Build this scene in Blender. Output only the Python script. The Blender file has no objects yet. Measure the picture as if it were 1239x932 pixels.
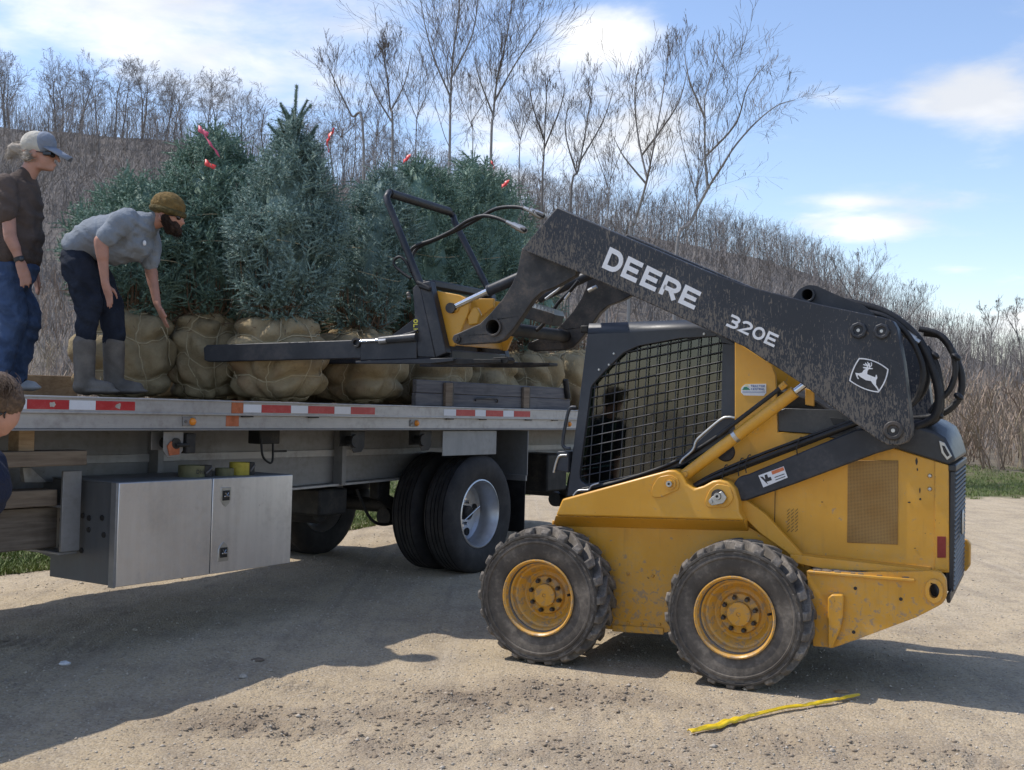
import bpy, bmesh, math, random
import numpy as np
from mathutils import Vector, Matrix
from mathutils.geometry import tessellate_polygon

SC = bpy.context.scene
COL = SC.collection
R_ = math.radians
random.seed(7)

# ------------------------------------------------------------------ camera
F, CX, CY, EYE = 1400.0, 619.5, 466.0, 1.67
ROLL = R_(0.9)
PITCH = math.atan(4.5 / F)
_f = Vector((0, math.cos(PITCH), math.sin(PITCH)))
_r0 = Vector((1, 0, 0))
_u0 = _r0.cross(_f)
CAM_R = _r0 * math.cos(ROLL) + _u0 * math.sin(ROLL)
CAM_U = _u0 * math.cos(ROLL) - _r0 * math.sin(ROLL)
CAM_F = _f
CAM_P = Vector((0, 0, EYE))
cd = bpy.data.cameras.new('camera')
cd.sensor_fit = 'HORIZONTAL'
cd.sensor_width = 36.0
cd.lens = 36.0 * F / 1239.0
cd.clip_start = 0.05
cd.clip_end = 5000
cam = bpy.data.objects.new('camera', cd)
COL.objects.link(cam)
cam.matrix_world = Matrix(((CAM_R.x, CAM_U.x, -CAM_F.x, CAM_P.x), (CAM_R.y, CAM_U.y, -CAM_F.y, CAM_P.y),
                           (CAM_R.z, CAM_U.z, -CAM_F.z, CAM_P.z), (0, 0, 0, 1)))
SC.camera = cam

# ------------------------------------------------------------------ light
SUN_DIR = Vector((-0.95, 0.31, 0)).normalized() * math.cos(R_(57)) + Vector((0, 0, math.sin(R_(57))))
sl = bpy.data.lights.new('sun', 'SUN')
sl.energy = 2.4
sl.angle = R_(0.6)
sl.color = (1.0, 0.945, 0.87)
sun = bpy.data.objects.new('sun', sl)
COL.objects.link(sun)
sun.location = (-20, 8, 40)
sun.rotation_euler = SUN_DIR.to_track_quat('Z', 'Y').to_euler()

world = bpy.data.worlds.new('World')
SC.world = world
world.use_nodes = True
world.cycles.sampling_method = 'MANUAL'
world.cycles.sample_map_resolution = 256
wt = world.node_tree
for n_ in list(wt.nodes):
    wt.nodes.remove(n_)


def wn(kind, **kw):
    n = wt.nodes.new(kind)
    for k, v in kw.items():
        setattr(n, k, v)
    return n


def wmath(op, a, b=None, clamp=False):
    n = wn('ShaderNodeMath', operation=op, use_clamp=clamp)
    for i, x in enumerate((a, b)):
        if x is None:
            continue
        if isinstance(x, (int, float)):
            n.inputs[i].default_value = x
        else:
            wt.links.new(x, n.inputs[i])
    return n.outputs[0]


sky = wn('ShaderNodeTexSky', sky_type='NISHITA')
sky.sun_disc = False
sky.sun_elevation = R_(57)
sky.sun_rotation = math.atan2(SUN_DIR.x, SUN_DIR.y)
sky.altitude = 300
sky.air_density = 1.0
sky.dust_density = 0.6
sky.ozone_density = 2.5
tc = wn('ShaderNodeTexCoord')
sep = wn('ShaderNodeSeparateXYZ')
wt.links.new(tc.outputs['Generated'], sep.inputs[0])
zc = wmath('ADD', wmath('MAXIMUM', sep.outputs[2], 0.0), 0.16)
comb = wn('ShaderNodeCombineXYZ')
wt.links.new(wmath('DIVIDE', sep.outputs[0], zc), comb.inputs[0])
wt.links.new(wmath('DIVIDE', sep.outputs[1], zc), comb.inputs[1])


def wnoise(vec, scale, loc, detail=6, rough=0.55, dist=0.0):
    mp = wn('ShaderNodeMapping')
    wt.links.new(vec, mp.inputs[0])
    mp.inputs['Location'].default_value = loc
    nz = wn('ShaderNodeTexNoise')
    nz.inputs['Scale'].default_value = scale
    nz.inputs['Detail'].default_value = detail
    nz.inputs['Roughness'].default_value = rough
    nz.inputs['Distortion'].default_value = dist
    wt.links.new(mp.outputs[0], nz.inputs['Vector'])
    return nz.outputs['Fac']


def cloud_spot(px, py, wx, wy):
    """a cloud bank at a place in the sky: soft lobe round a direction (az, el)"""
    az, el = (px - CX) / F, (470 - py) / F
    a = wmath('DIVIDE', wmath('SUBTRACT', wmath('DIVIDE', sep.outputs[0], wmath('MAXIMUM', sep.outputs[1], 0.05)), az), wx / F)
    e = wmath('DIVIDE', wmath('SUBTRACT', wmath('DIVIDE', sep.outputs[2], wmath('MAXIMUM', sep.outputs[1], 0.05)), el), wy / F)
    d2 = wmath('ADD', wmath('MULTIPLY', a, a), wmath('MULTIPLY', e, e))
    return wmath('POWER', 2.718, wmath('MULTIPLY', d2, -1.0))


n_big = wnoise(comb.outputs[0], 1.15, (3.1, 0.4, 0), 7, 0.56, 0.25)
n_fine = wnoise(comb.outputs[0], 4.5, (1.7, 5.2, 0), 6, 0.6, 0.3)
dens = wmath('ADD', wmath('MULTIPLY', n_big, 0.75), wmath('MULTIPLY', n_fine, 0.33))
for (px, py, wx, wy, s) in [(160, 10, 380, 100, .19), (725, 38, 75, 36, .24), (800, 165, 95, 55, .26), (1185, 112, 110, 34, .26), (985, 110, 60, 18, .16),
                            (1042, 268, 62, 20, .27), (1150, 318, 50, 12, .16), (1040, 237, 100, 9, .12), (300, 95, 170, 50, .12),
                            (560, 190, 160, 60, .10), (1230, 385, 40, 15, .18), (960, 60, 130, 50, -.14), (1120, 40, 140, 40, -.12), (900, 330, 260, 40, -.08), (1100, 190, 120, 40, -.12)]:
    dens = wmath('ADD', dens, wmath('MULTIPLY', cloud_spot(px, py, wx, wy), s))
mr = wn('ShaderNodeMapRange', interpolation_type='SMOOTHSTEP')
wt.links.new(dens, mr.inputs[0])
mr.inputs[1].default_value = 0.55
mr.inputs[2].default_value = 0.80
mask = wmath('MULTIPLY', mr.outputs[0], 0.93)
shade = wnoise(comb.outputs[0], 2.2, (9.3, 2.2, 0), 4, 0.5, 0.2)
ccol = wn('ShaderNodeValToRGB')
ccol.color_ramp.elements[0].position = 0.36
ccol.color_ramp.elements[0].color = (3.5, 3.6, 3.8, 1)
ccol.color_ramp.elements[1].position = 0.62
ccol.color_ramp.elements[1].color = (5.2, 5.15, 5.05, 1)
wt.links.new(shade, ccol.inputs[0])
tint = wn('ShaderNodeMix', data_type='RGBA', blend_type='MULTIPLY')
tint.inputs[0].default_value = 1.0
wt.links.new(sky.outputs[0], tint.inputs[6])
tint.inputs[7].default_value = (0.87, 0.82, 0.83, 1)
mixc = wn('ShaderNodeMix', data_type='RGBA')
wt.links.new(mask, mixc.inputs[0])
wt.links.new(tint.outputs[2], mixc.inputs[6])
wt.links.new(ccol.outputs[0], mixc.inputs[7])
bg = wn('ShaderNodeBackground')
bg.inputs[1].default_value = 0.15
wt.links.new(mixc.outputs[2], bg.inputs[0])
wo = wn('ShaderNodeOutputWorld')
wt.links.new(bg.outputs[0], wo.inputs[0])

SC.view_settings.view_transform = 'Standard'
SC.view_settings.look = 'None'
SC.view_settings.gamma = 1.0
SC.view_settings.exposure = 0.70
SC.view_settings.use_curve_mapping = False
SC.render.engine = 'CYCLES'
SC.cycles.max_bounces = 5
SC.cycles.diffuse_bounces = 2
SC.cycles.glossy_bounces = 3
SC.cycles.transparent_max_bounces = 12
SC.cycles.use_denoising = True


# ------------------------------------------------------------------ pixels to places
def ray(px, py):
    return CAM_F + CAM_R * ((px - CX) / F) - CAM_U * ((py - CY) / F)


def P(px, py, Y):
    d = ray(px, py)
    return CAM_P + d * (Y / d.y)


def G(px, py, z=0.0):
    d = ray(px, py)
    return CAM_P + d * ((z - EYE) / d.z)


# ------------------------------------------------------------------ mesh helpers
class MB:
    """collects shapes; build() links them as ONE mesh object"""

    def __init__(self):
        self.v = []
        self.f = []

    def add(self, vs, fs):
        o = len(self.v)
        self.v.extend([tuple(x) for x in vs])
        self.f.extend([tuple(i + o for i in f) for f in fs])
        return self

    def box(self, lo, hi):
        x0, y0, z0 = lo
        x1, y1, z1 = hi
        vs = [(x0, y0, z0), (x1, y0, z0), (x1, y1, z0), (x0, y1, z0), (x0, y0, z1), (x1, y0, z1), (x1, y1, z1), (x0, y1, z1)]
        return self.add(vs, [(0, 3, 2, 1), (4, 5, 6, 7), (0, 1, 5, 4), (1, 2, 6, 5), (2, 3, 7, 6), (3, 0, 4, 7)])

    def prism(self, loops, v0, v1, axis=1):
        """polygon(s) in the plane of the two other axes, first outer then holes, extruded along axis"""
        if not isinstance(loops[0][0], (tuple, list, Vector)):
            loops = [loops]

        def pt(a, b, c):
            return (a, c, b) if axis == 1 else ((c, a, b) if axis == 0 else (a, b, c))
        flat = [p for l in loops for p in l]
        n = len(flat)
        tris = tessellate_polygon([[Vector((p[0], p[1], 0)) for p in l] for l in loops])
        vs = [pt(p[0], p[1], v0) for p in flat] + [pt(p[0], p[1], v1) for p in flat]
        if len(loops) == 1:
            fs = [tuple(range(n)), tuple(range(2 * n - 1, n - 1, -1))]
        else:
            fs = [tuple(t) for t in tris] + [tuple(i + n for i in reversed(t)) for t in tris]
        o = 0
        for l in loops:
            m = len(l)
            for i in range(m):
                j = (i + 1) % m
                fs.append((o + i, o + j, o + j + n, o + i + n))
            o += m
        return self.add(vs, fs)

    def tube(self, pts, r, n=10, caps=True, flat=1.0):
        pts = [Vector(p) for p in pts]
        rs = r if isinstance(r, (list, tuple)) else [r] * len(pts)
        vs, fs = [], []
        prev = None
        for i, p in enumerate(pts):
            t = (pts[min(i + 1, len(pts) - 1)] - pts[max(i - 1, 0)]).normalized()
            if prev is None:
                a = Vector((0, 0, 1)) if abs(t.z) < 0.9 else Vector((1, 0, 0))
                s = t.cross(a).normalized()
            else:
                s = (prev - t * prev.dot(t)).normalized()
            prev = s
            b = t.cross(s)
            for k in range(n):
                an = 2 * math.pi * k / n
                vs.append(p + s * (math.cos(an) * rs[i]) + b * (math.sin(an) * rs[i] * flat))
        for i in range(len(pts) - 1):
            for k in range(n):
                k2 = (k + 1) % n
                fs.append((i * n + k, i * n + k2, (i + 1) * n + k2, (i + 1) * n + k))
        if caps:
            fs.append(tuple(range(n - 1, -1, -1)))
            m = (len(pts) - 1) * n
            fs.append(tuple(range(m, m + n)))
        return self.add(vs, fs)

    def lathe(self, prof, c, axis=1, n=48):
        """profile [(r, a)] turned about an axis through c; a runs along that axis"""
        vs, fs = [], []
        m = len(prof)
        for k in range(n):
            an = 2 * math.pi * k / n
            cs, sn = math.cos(an), math.sin(an)
            for (r, a) in prof:
                if axis == 1:
                    vs.append((c[0] + r * cs, c[1] + a, c[2] + r * sn))
                elif axis == 0:
                    vs.append((c[0] + a, c[1] + r * cs, c[2] + r * sn))
                else:
                    vs.append((c[0] + r * cs, c[1] + r * sn, c[2] + a))
        for k in range(n):
            k2 = (k + 1) % n
            for i in range(m - 1):
                fs.append((k * m + i, k * m + i + 1, k2 * m + i + 1, k2 * m + i))
        return self.add(vs, fs)

    def ell(self, c, rad, rot=None, nu=16, nv=10):
        vs, fs = [], []
        rot = rot or Matrix.Identity(3)
        c = Vector(c)
        vs.append(c + rot @ Vector((0, 0, -rad[2])))
        for j in range(1, nv):
            th = math.pi * j / nv - math.pi / 2
            for i in range(nu):
                ph = 2 * math.pi * i / nu
                vs.append(c + rot @ Vector((rad[0] * math.cos(th) * math.cos(ph), rad[1] * math.cos(th) * math.sin(ph), rad[2] * math.sin(th))))
        vs.append(c + rot @ Vector((0, 0, rad[2])))
        for i in range(nu):
            fs.append((0, 1 + (i + 1) % nu, 1 + i))
        for j in range(nv - 2):
            for i in range(nu):
                a, b = 1 + j * nu + i, 1 + j * nu + (i + 1) % nu
                fs.append((a, b, b + nu, a + nu))
        o = 1 + (nv - 2) * nu
        for i in range(nu):
            fs.append((len(vs) - 1, o + i, o + (i + 1) % nu))
        return self.add(vs, fs)

    def cap(self, p0, p1, r0, r1, n=14):
        """capsule with round ends"""
        p0, p1 = Vector(p0), Vector(p1)
        d = (p1 - p0)
        L = d.length or 1e-6
        d = d / L
        pts, rs = [], []
        for a in (90, 65, 40, 15):
            pts.append(p0 - d * (r0 * math.sin(R_(a))))
            rs.append(max(r0 * math.cos(R_(a)), 1e-4))
        for a in (15, 40, 65, 90):
            pts.append(p1 + d * (r1 * math.sin(R_(a))))
            rs.append(max(r1 * math.cos(R_(a)), 1e-4))
        return self.tube(pts, rs, n)

    def mesh(self, name, fix=True):
        me = bpy.data.meshes.new(name)
        me.from_pydata(self.v, [], self.f)
        if fix:
            bm = bmesh.new()
            bm.from_mesh(me)
            bmesh.ops.recalc_face_normals(bm, faces=bm.faces)
            bm.to_mesh(me)
            bm.free()
        return me

    def build(self, name, mat, parent=None, bev=0.0, smooth=40, fix=True):
        return link(name, self.mesh(name, fix), mat, parent, bev, smooth)


def link(name, me, mat, parent=None, bev=0.0, smooth=40):
    o = bpy.data.objects.new(name, me)
    COL.objects.link(o)
    if mat is not None and not me.materials:
        me.materials.append(mat)
    if smooth:
        me.polygons.foreach_set('use_smooth', [True] * len(me.polygons))
        if smooth < 180:
            me.set_sharp_from_angle(angle=R_(smooth))
    if bev:
        b = o.modifiers.new('edge', 'BEVEL')
        b.width = bev
        b.segments = 2
        b.limit_method = 'ANGLE'
        b.angle_limit = R_(35)
    if parent is not None:
        o.parent = parent
    return o


def empty(name, loc=(0, 0, 0), parent=None, rot=(0, 0, 0)):
    o = bpy.data.objects.new(name, None)
    COL.objects.link(o)
    o.location = loc
    o.rotation_euler = rot
    o.empty_display_size = 0.1
    if parent is not None:
        o.parent = parent
    return o


def tag(o, label=None, cat=None, group=None, kind=None):
    if label:
        o['label'] = label
    if cat:
        o['category'] = cat
    if group:
        o['group'] = group
    if kind:
        o['kind'] = kind
    return o


def copy_tree(o, parent=None):
    c = o.copy()
    COL.objects.link(c)
    c.parent = parent
    for ch in list(o.children):
        copy_tree(ch, c)
    return c


def big_mesh(name, V, Fq):
    """numpy arrays to mesh; faces all of one size"""
    me = bpy.data.meshes.new(name)
    V = np.asarray(V, dtype=np.float32)
    Fq = np.asarray(Fq, dtype=np.int32)
    n, k = Fq.shape
    me.vertices.add(len(V))
    me.vertices.foreach_set('co', V.ravel())
    me.loops.add(n * k)
    me.loops.foreach_set('vertex_index', Fq.ravel())
    me.polygons.add(n)
    me.polygons.foreach_set('loop_start', np.arange(0, n * k, k, dtype=np.int32))
    me.update(calc_edges=True)
    return me


def spline(pts, n=8):
    """Catmull-Rom through points"""
    pts = [Vector(p) for p in pts]
    out = []
    for i in range(len(pts) - 1):
        p0, p1, p2, p3 = pts[max(i - 1, 0)], pts[i], pts[i + 1], pts[min(i + 2, len(pts) - 1)]
        for k in range(n):
            t = k / n
            out.append(0.5 * ((2 * p1) + (p2 - p0) * t + (2 * p0 - 5 * p1 + 4 * p2 - p3) * t * t + (3 * p1 - p0 - 3 * p2 + p3) * t ** 3))
    out.append(pts[-1])
    return out


def vnoise(x, y, seed=0):
    """smooth value noise, 0..1, on numpy arrays"""
    xi, yi = np.floor(x).astype(np.int64), np.floor(y).astype(np.int64)
    fx, fy = x - xi, y - yi
    fx, fy = fx * fx * (3 - 2 * fx), fy * fy * (3 - 2 * fy)

    def h(a, b):
        n = (a * 374761393 + b * 668265263 + seed * 974711) & 0x7fffffff
        n = ((n ^ (n >> 13)) * 1274126177) & 0x7fffffff
        return ((n ^ (n >> 16)) & 0xffff) / 65535.0
    return (h(xi, yi) * (1 - fx) + h(xi + 1, yi) * fx) * (1 - fy) + (h(xi, yi + 1) * (1 - fx) + h(xi + 1, yi + 1) * fx) * fy


def fbm(x, y, seed=0, oct=4):
    s, a, t = 0, 0.5, 0
    for k in range(oct):
        s = s + a * vnoise(x * 2 ** k, y * 2 ** k, seed + k * 17)
        t += a
        a *= 0.5
    return s / t


# ------------------------------------------------------------------ materials
class NT:
    def __init__(self, name):
        self.m = bpy.data.materials.new(name)
        self.m.use_nodes = True
        self.t = self.m.node_tree
        self.b = self.t.nodes['Principled BSDF']
        self.out = self.t.nodes['Material Output']
        self.co = self.t.nodes.new('ShaderNodeTexCoord').outputs['Object']

    def n(self, kind, **kw):
        n = self.t.nodes.new(kind)
        for k, v in kw.items():
            setattr(n, k, v)
        return n

    def l(self, a, b):
        self.t.links.new(a, b)

    def setin(self, sock, val):
        if isinstance(val, (int, float)):
            sock.default_value = val
        elif isinstance(val, (tuple, list)):
            sock.default_value = tuple(val) + ((1,) if len(val) == 3 and sock.type == 'RGBA' else ())
        else:
            self.l(val, sock)

    def noise(self, scale, detail=4, rough=0.55, stretch=None, dist=0.0, rot=None, loc=None):
        v = self.co
        if stretch or rot or loc:
            mp = self.n('ShaderNodeMapping')
            self.l(v, mp.inputs[0])
            if stretch:
                mp.inputs['Scale'].default_value = stretch
            if rot:
                mp.inputs['Rotation'].default_value = rot
            if loc:
                mp.inputs['Location'].default_value = loc
            v = mp.outputs[0]
        z = self.n('ShaderNodeTexNoise')
        self.l(v, z.inputs['Vector'])
        z.inputs['Scale'].default_value = scale
        z.inputs['Detail'].default_value = detail
        z.inputs['Roughness'].default_value = rough
        z.inputs['Distortion'].default_value = dist
        return z.outputs['Fac']

    def voro(self, scale, feature='F1', out='Distance'):
        z = self.n('ShaderNodeTexVoronoi', feature=feature)
        self.l(self.co, z.inputs['Vector'])
        z.inputs['Scale'].default_value = scale
        return z.outputs[out]

    def ramp(self, fac, stops):
        r = self.n('ShaderNodeValToRGB')
        self.l(fac, r.inputs[0])
        e = r.color_ramp.elements
        while len(e) < len(stops):
            e.new(0.5)
        for k, (p, c) in enumerate(stops):
            e[k].position = p
            e[k].color = (c, c, c, 1) if isinstance(c, (int, float)) else tuple(c) + (1,)
        return r.outputs[0]

    def mix(self, fac, a, b, mode='MIX'):
        m = self.n('ShaderNodeMix', data_type='RGBA', blend_type=mode)
        self.setin(m.inputs[0], fac)
        self.setin(m.inputs[6], a)
        self.setin(m.inputs[7], b)
        return m.outputs[2]

    def math(self, op, a, b=None):
        m = self.n('ShaderNodeMath', operation=op)
        self.setin(m.inputs[0], a)
        if b is not None:
            self.setin(m.inputs[1], b)
        return m.outputs[0]

    def step(self, fac, lo, hi):
        r = self.n('ShaderNodeMapRange', interpolation_type='SMOOTHSTEP')
        self.l(fac, r.inputs[0])
        r.inputs[1].default_value = lo
        r.inputs[2].default_value = hi
        return r.outputs[0]

    def axis(self, k):
        s = self.n('ShaderNodeSeparateXYZ')
        self.l(self.co, s.inputs[0])
        return s.outputs[k]

    def bump(self, h, strength=0.3, dist=0.01):
        b = self.n('ShaderNodeBump')
        b.inputs['Strength'].default_value = strength
        b.inputs['Distance'].default_value = dist
        self.l(h, b.inputs['Height'])
        self.l(b.outputs[0], self.b.inputs['Normal'])

    def edge(self, rad):
        """1 on bent or cut edges, 0 on flats"""
        bv = self.n('ShaderNodeBevel', samples=4)
        bv.inputs['Radius'].default_value = rad
        g = self.n('ShaderNodeNewGeometry')
        d = self.n('ShaderNodeVectorMath', operation='DOT_PRODUCT')
        self.l(bv.outputs[0], d.inputs[0])
        self.l(g.outputs['Normal'], d.inputs[1])
        return self.step(self.math('SUBTRACT', 1.0, d.outputs['Value']), 0.03, 0.2)

    def fin(self, col, rough=0.6, metal=0.0, spec=0.5):
        self.setin(self.b.inputs['Base Color'], col)
        self.setin(self.b.inputs['Roughness'], rough)
        self.setin(self.b.inputs['Metallic'], metal)
        self.b.inputs['Specular IOR Level'].default_value = spec
        return self.m


def worn(name, col, rough=0.5, metal=0.0, dirt=(0.30, 0.25, 0.19), amt=0.35, scale=6.0, var=0.15, bump=0.05, spec=0.5, fine=90.0):
    """paint, metal or rubber with colour drift, blotches of dust and specks"""
    n = NT(name)
    a = n.noise(scale, 5, 0.6)
    b = n.noise(scale * 9, 4, 0.6)
    dark = tuple(c * (1 - var) for c in col)
    lite = tuple(min(1, c * (1 + var)) for c in col)
    base = n.mix(n.step(a, 0.3, 0.7), dark, lite)
    d = n.math('MULTIPLY', n.step(n.math('ADD', n.math('MULTIPLY', a, 0.6), n.math('MULTIPLY', b, 0.4)), 0.45, 0.75), amt)
    c = n.mix(d, base, dirt)
    r = n.math('ADD', n.math('MULTIPLY', b, 0.25), rough - 0.1)
    n.bump(n.noise(fine, 3, 0.6), bump, 0.004)
    return n.fin(c, r, metal, spec)


M = {}
THETA_M = R_(-32)


def yellow_mat():
    n = NT('machine_yellow')
    a = n.noise(3.0, 5, 0.6)
    b = n.noise(38.0, 4, 0.65)
    base = n.mix(n.step(a, 0.3, 0.7), (0.63, 0.308, 0.028), (0.73, 0.375, 0.040))
    # dust low down and in blotches, scratches, dark chips
    z = n.axis(2)
    low = n.math('SUBTRACT', 1.0, n.step(z, 0.25, 0.95))
    dust = n.math('MULTIPLY', n.step(n.math('ADD', n.math('MULTIPLY', a, 0.5), n.math('MULTIPLY', b, 0.5)), 0.42, 0.72),
                  n.math('ADD', n.math('MULTIPLY', low, 0.72), 0.20))
    c = n.mix(dust, base, (0.46, 0.32, 0.17))
    chips = n.step(n.noise(55.0, 2, 0.5, stretch=(1, 1, .6)), 0.735, 0.76)
    c = n.mix(n.math('MULTIPLY', chips, 0.75), c, (0.06, 0.045, 0.03))
    scr = n.step(n.noise(14.0, 2, 0.5, stretch=(1, 1, 9), rot=(0, R_(35), 0)), 0.72, 0.75)
    c = n.mix(n.math('MULTIPLY', scr, 0.35), c, (0.5, 0.36, 0.16))
    mud = n.step(n.math('ADD', n.noise(24.0, 5, .7, dist=.5), n.math('MULTIPLY', low, .11)), 0.63, 0.70)
    c = n.mix(n.math('MULTIPLY', mud, 0.7), c, (0.30, 0.235, 0.165))
    c = n.mix(n.math('MULTIPLY', n.edge(0.010), n.step(b, .38, .6)), c, (0.20, 0.13, 0.075))
    run = n.step(n.noise(9.0, 4, 0.6, stretch=(2.2, 2.2, .22)), 0.55, 0.8)
    c = n.mix(n.math('MULTIPLY', run, 0.3), c, (0.27, 0.15, 0.05))
    n.bump(n.noise(60, 3, 0.6), 0.04, 0.004)
    return n.fin(c, n.math('ADD', n.math('MULTIPLY', dust, 0.5), 0.36), 0, 0.5)


def arm_mat():
    """charcoal arm paint spattered with dried mud, slanting streaks"""
    n = NT('arm_charcoal')
    a = n.noise(2.2, 4, 0.6)
    base = n.mix(n.step(a, 0.3, 0.7), (0.020, 0.023, 0.030), (0.030, 0.034, 0.043))
    s1 = n.noise(88.0, 2, 0.5, stretch=(1.0, 1.0, .26), rot=(0, R_(-22), 0), dist=0.9)
    s2 = n.noise(150.0, 2, 0.5, stretch=(1.0, 1.0, .3), rot=(0, R_(-38), 0), dist=0.7)
    # thicker towards the lower edge (the side the wheels throw at)
    x, z = n.axis(0), n.axis(2)
    edge = n.math('ADD', z, n.math('MULTIPLY', x, 0.5))
    lowm = n.math('SUBTRACT', 1.0, n.step(edge, 1.86, 2.28))
    thr = n.math('ADD', n.math('MULTIPLY', lowm, 0.14), n.math('MULTIPLY', a, 0.20))
    sp = n.step(n.math('ADD', n.math('MAXIMUM', s1, n.math('SUBTRACT', s2, 0.02)), thr), 0.72, 0.79)
    c = n.mix(n.math('MULTIPLY', sp, 0.50), base, (0.26, 0.225, 0.18))
    c = n.mix(n.math('MULTIPLY', n.edge(0.010), n.step(n.noise(30, 3, .6), .40, .6)), c, (0.24, 0.15, 0.10))
    h = n.math('ADD', n.math('MULTIPLY', sp, 0.6), n.math('MULTIPLY', n.noise(60, 3, .6), .2))
    n.bump(h, 0.25, 0.004)
    return n.fin(c, n.math('ADD', n.math('MULTIPLY', sp, 0.45), 0.42), 0, 0.4)


def ground_mat():
    n = NT('gravel_ground')
    a = n.noise(0.35, 5, 0.6)
    b = n.noise(2.6, 6, 0.65)
    f = n.noise(55.0, 5, 0.7)
    st = n.voro(75.0, 'F1', 'Color')
    sd = n.voro(75.0)
    base = n.mix(n.step(a, 0.3, 0.7), (0.45, 0.355, 0.228), (0.56, 0.455, 0.305))
    base = n.mix(n.math('MULTIPLY', n.step(b, 0.42, 0.72), 0.55), base, (0.235, 0.19, 0.145))
    tk = n.noise(1.1, 4, .6, stretch=(6.5, .22, 1), rot=(0, 0, THETA_M))
    base = n.mix(n.math('MULTIPLY', n.step(tk, 0.45, 0.75), 0.5), base, (0.26, 0.215, 0.165))
    tk2 = n.noise(.8, 4, .6, stretch=(7, .25, 1), rot=(0, 0, THETA_M), loc=(3, 1, 0))
    base = n.mix(n.math('MULTIPLY', n.step(tk2, 0.5, 0.75), 0.45), base, (0.56, 0.475, 0.36))
    sv = n.n('ShaderNodeSeparateColor')
    n.l(st, sv.inputs[0])
    base = n.mix(n.math('MULTIPLY', n.step(sv.outputs[0], 0.55, 1.0), 0.5), base, (0.53, 0.465, 0.37))
    base = n.mix(n.math('MULTIPLY', n.step(sv.outputs[1], 0.7, 1.0), 0.5), base, (0.19, 0.155, 0.12))
    base = n.mix(n.math('MULTIPLY', n.step(f, 0.48, 0.72), 0.55), base, (0.20, 0.16, 0.12))
    base = n.mix(n.math('MULTIPLY', n.step(n.noise(160.0, 3, .6), 0.55, 0.75), 0.5), base, (0.60, 0.52, 0.40))
    n.co = n.t.nodes.new('ShaderNodeTexCoord').outputs['Object']
    at = n.n('ShaderNodeAttribute', attribute_name='soil')
    base = n.mix(n.math('MULTIPLY', at.outputs['Fac'], 0.72), base, n.mix(n.step(f, .3, .7), (0.155, 0.115, 0.08), (0.26, 0.205, 0.155)))
    gr = n.n('ShaderNodeAttribute', attribute_name='grassy')
    base = n.mix(n.step(n.math('ADD', gr.outputs['Fac'], n.math('MULTIPLY', n.math('SUBTRACT', b, .5), .9)), 0.35, 0.65), base,
                 n.mix(n.step(b, .35, .65), (0.075, 0.10, 0.028), (0.14, 0.125, 0.06)))
    wd = n.n('ShaderNodeAttribute', attribute_name='litter')
    base = n.mix(wd.outputs['Fac'], base, n.mix(n.step(b, .3, .7), (0.15, 0.125, 0.09), (0.22, 0.185, 0.135)))
    h = n.math('ADD', n.math('MULTIPLY', n.math('SUBTRACT', 1.0, sd), 0.5), n.math('MULTIPLY', f, 0.7))
    n.bump(h, 0.9, 0.014)
    return n.fin(base, 0.92, 0, 0.25)


def glass_mat(name, col, alpha):
    n = NT(name)
    tr = n.n('ShaderNodeBsdfTransparent')
    tr.inputs[0].default_value = tuple(col) + (1,)
    gl = n.n('ShaderNodeBsdfGlossy')
    gl.inputs['Roughness'].default_value = 0.04
    fr = n.n('ShaderNodeFresnel')
    fr.inputs[0].default_value = 1.5
    mx = n.n('ShaderNodeMixShader')
    n.l(n.math('ADD', n.math('MULTIPLY', fr.outputs[0], 0.9), alpha), mx.inputs[0])
    n.l(tr.outputs[0], mx.inputs[1])
    n.l(gl.outputs[0], mx.inputs[2])
    n.l(mx.outputs[0], n.out.inputs[0])
    return n.m


def burlap_mat():
    n = NT('burlap')
    a = n.noise(4.0, 5, 0.6)
    b = n.noise(14.0, 5, 0.65)
    oi = n.n('ShaderNodeObjectInfo')
    base = n.mix(n.step(a, 0.3, 0.7), (0.30, 0.235, 0.135), (0.43, 0.345, 0.21))
    base = n.mix(n.math('MULTIPLY', n.step(b, 0.5, 0.8), 0.45), base, (0.15, 0.105, 0.055))
    base = n.mix(n.math('MULTIPLY', n.step(n.noise(2.3, 3, .5, loc=(4, 1, 2)), 0.56, 0.75), 0.55), base, (0.24, 0.125, 0.06))
    w1 = n.noise(420, 1, 0.5, stretch=(1, 1, .15))
    w2 = n.noise(420, 1, 0.5, stretch=(.15, .15, 1))
    n.bump(n.math('ADD', n.math('MULTIPLY', n.math('ADD', w1, w2), 0.4), n.math('MULTIPLY', n.noise(26.0, 4, .6, dist=1.2), 1.6)), 0.8, 0.010)
    return n.fin(base, 0.95, 0, 0.1)


def needle_mat(name, c0, c1):
    n = NT(name)
    a = n.noise(3.2, 4, 0.6)
    g = n.n('ShaderNodeNewGeometry')
    col = n.mix(n.step(a, 0.32, 0.68), c0, c1)
    col = n.mix(n.math('MULTIPLY', g.outputs['Random Per Island'], 0.5), col, (c1[0] * 1.35, c1[1] * 1.3, c1[2] * 1.15))
    n.b.inputs['Subsurface Weight'].default_value = 0.0
    return n.fin(col, 0.6, 0, 0.3)


def cloth_mat(name, col, var=0.18, wr=7.0, strength=0.55, fine=260):
    n = NT(name)
    a = n.noise(wr, 4, 0.55, dist=0.6)
    b = n.noise(wr * 3.2, 4, 0.6)
    base = n.mix(n.step(a, 0.3, 0.7), tuple(c * (1 - var) for c in col), tuple(min(1, c * (1 + var)) for c in col))
    n.bump(n.math('ADD', n.math('MULTIPLY', a, 1.6), n.math('ADD', n.math('MULTIPLY', b, 0.5), n.math('MULTIPLY', n.noise(fine, 1, .5), 0.06))), strength, 0.03)
    return n.fin(base, 0.88, 0, 0.2)


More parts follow.
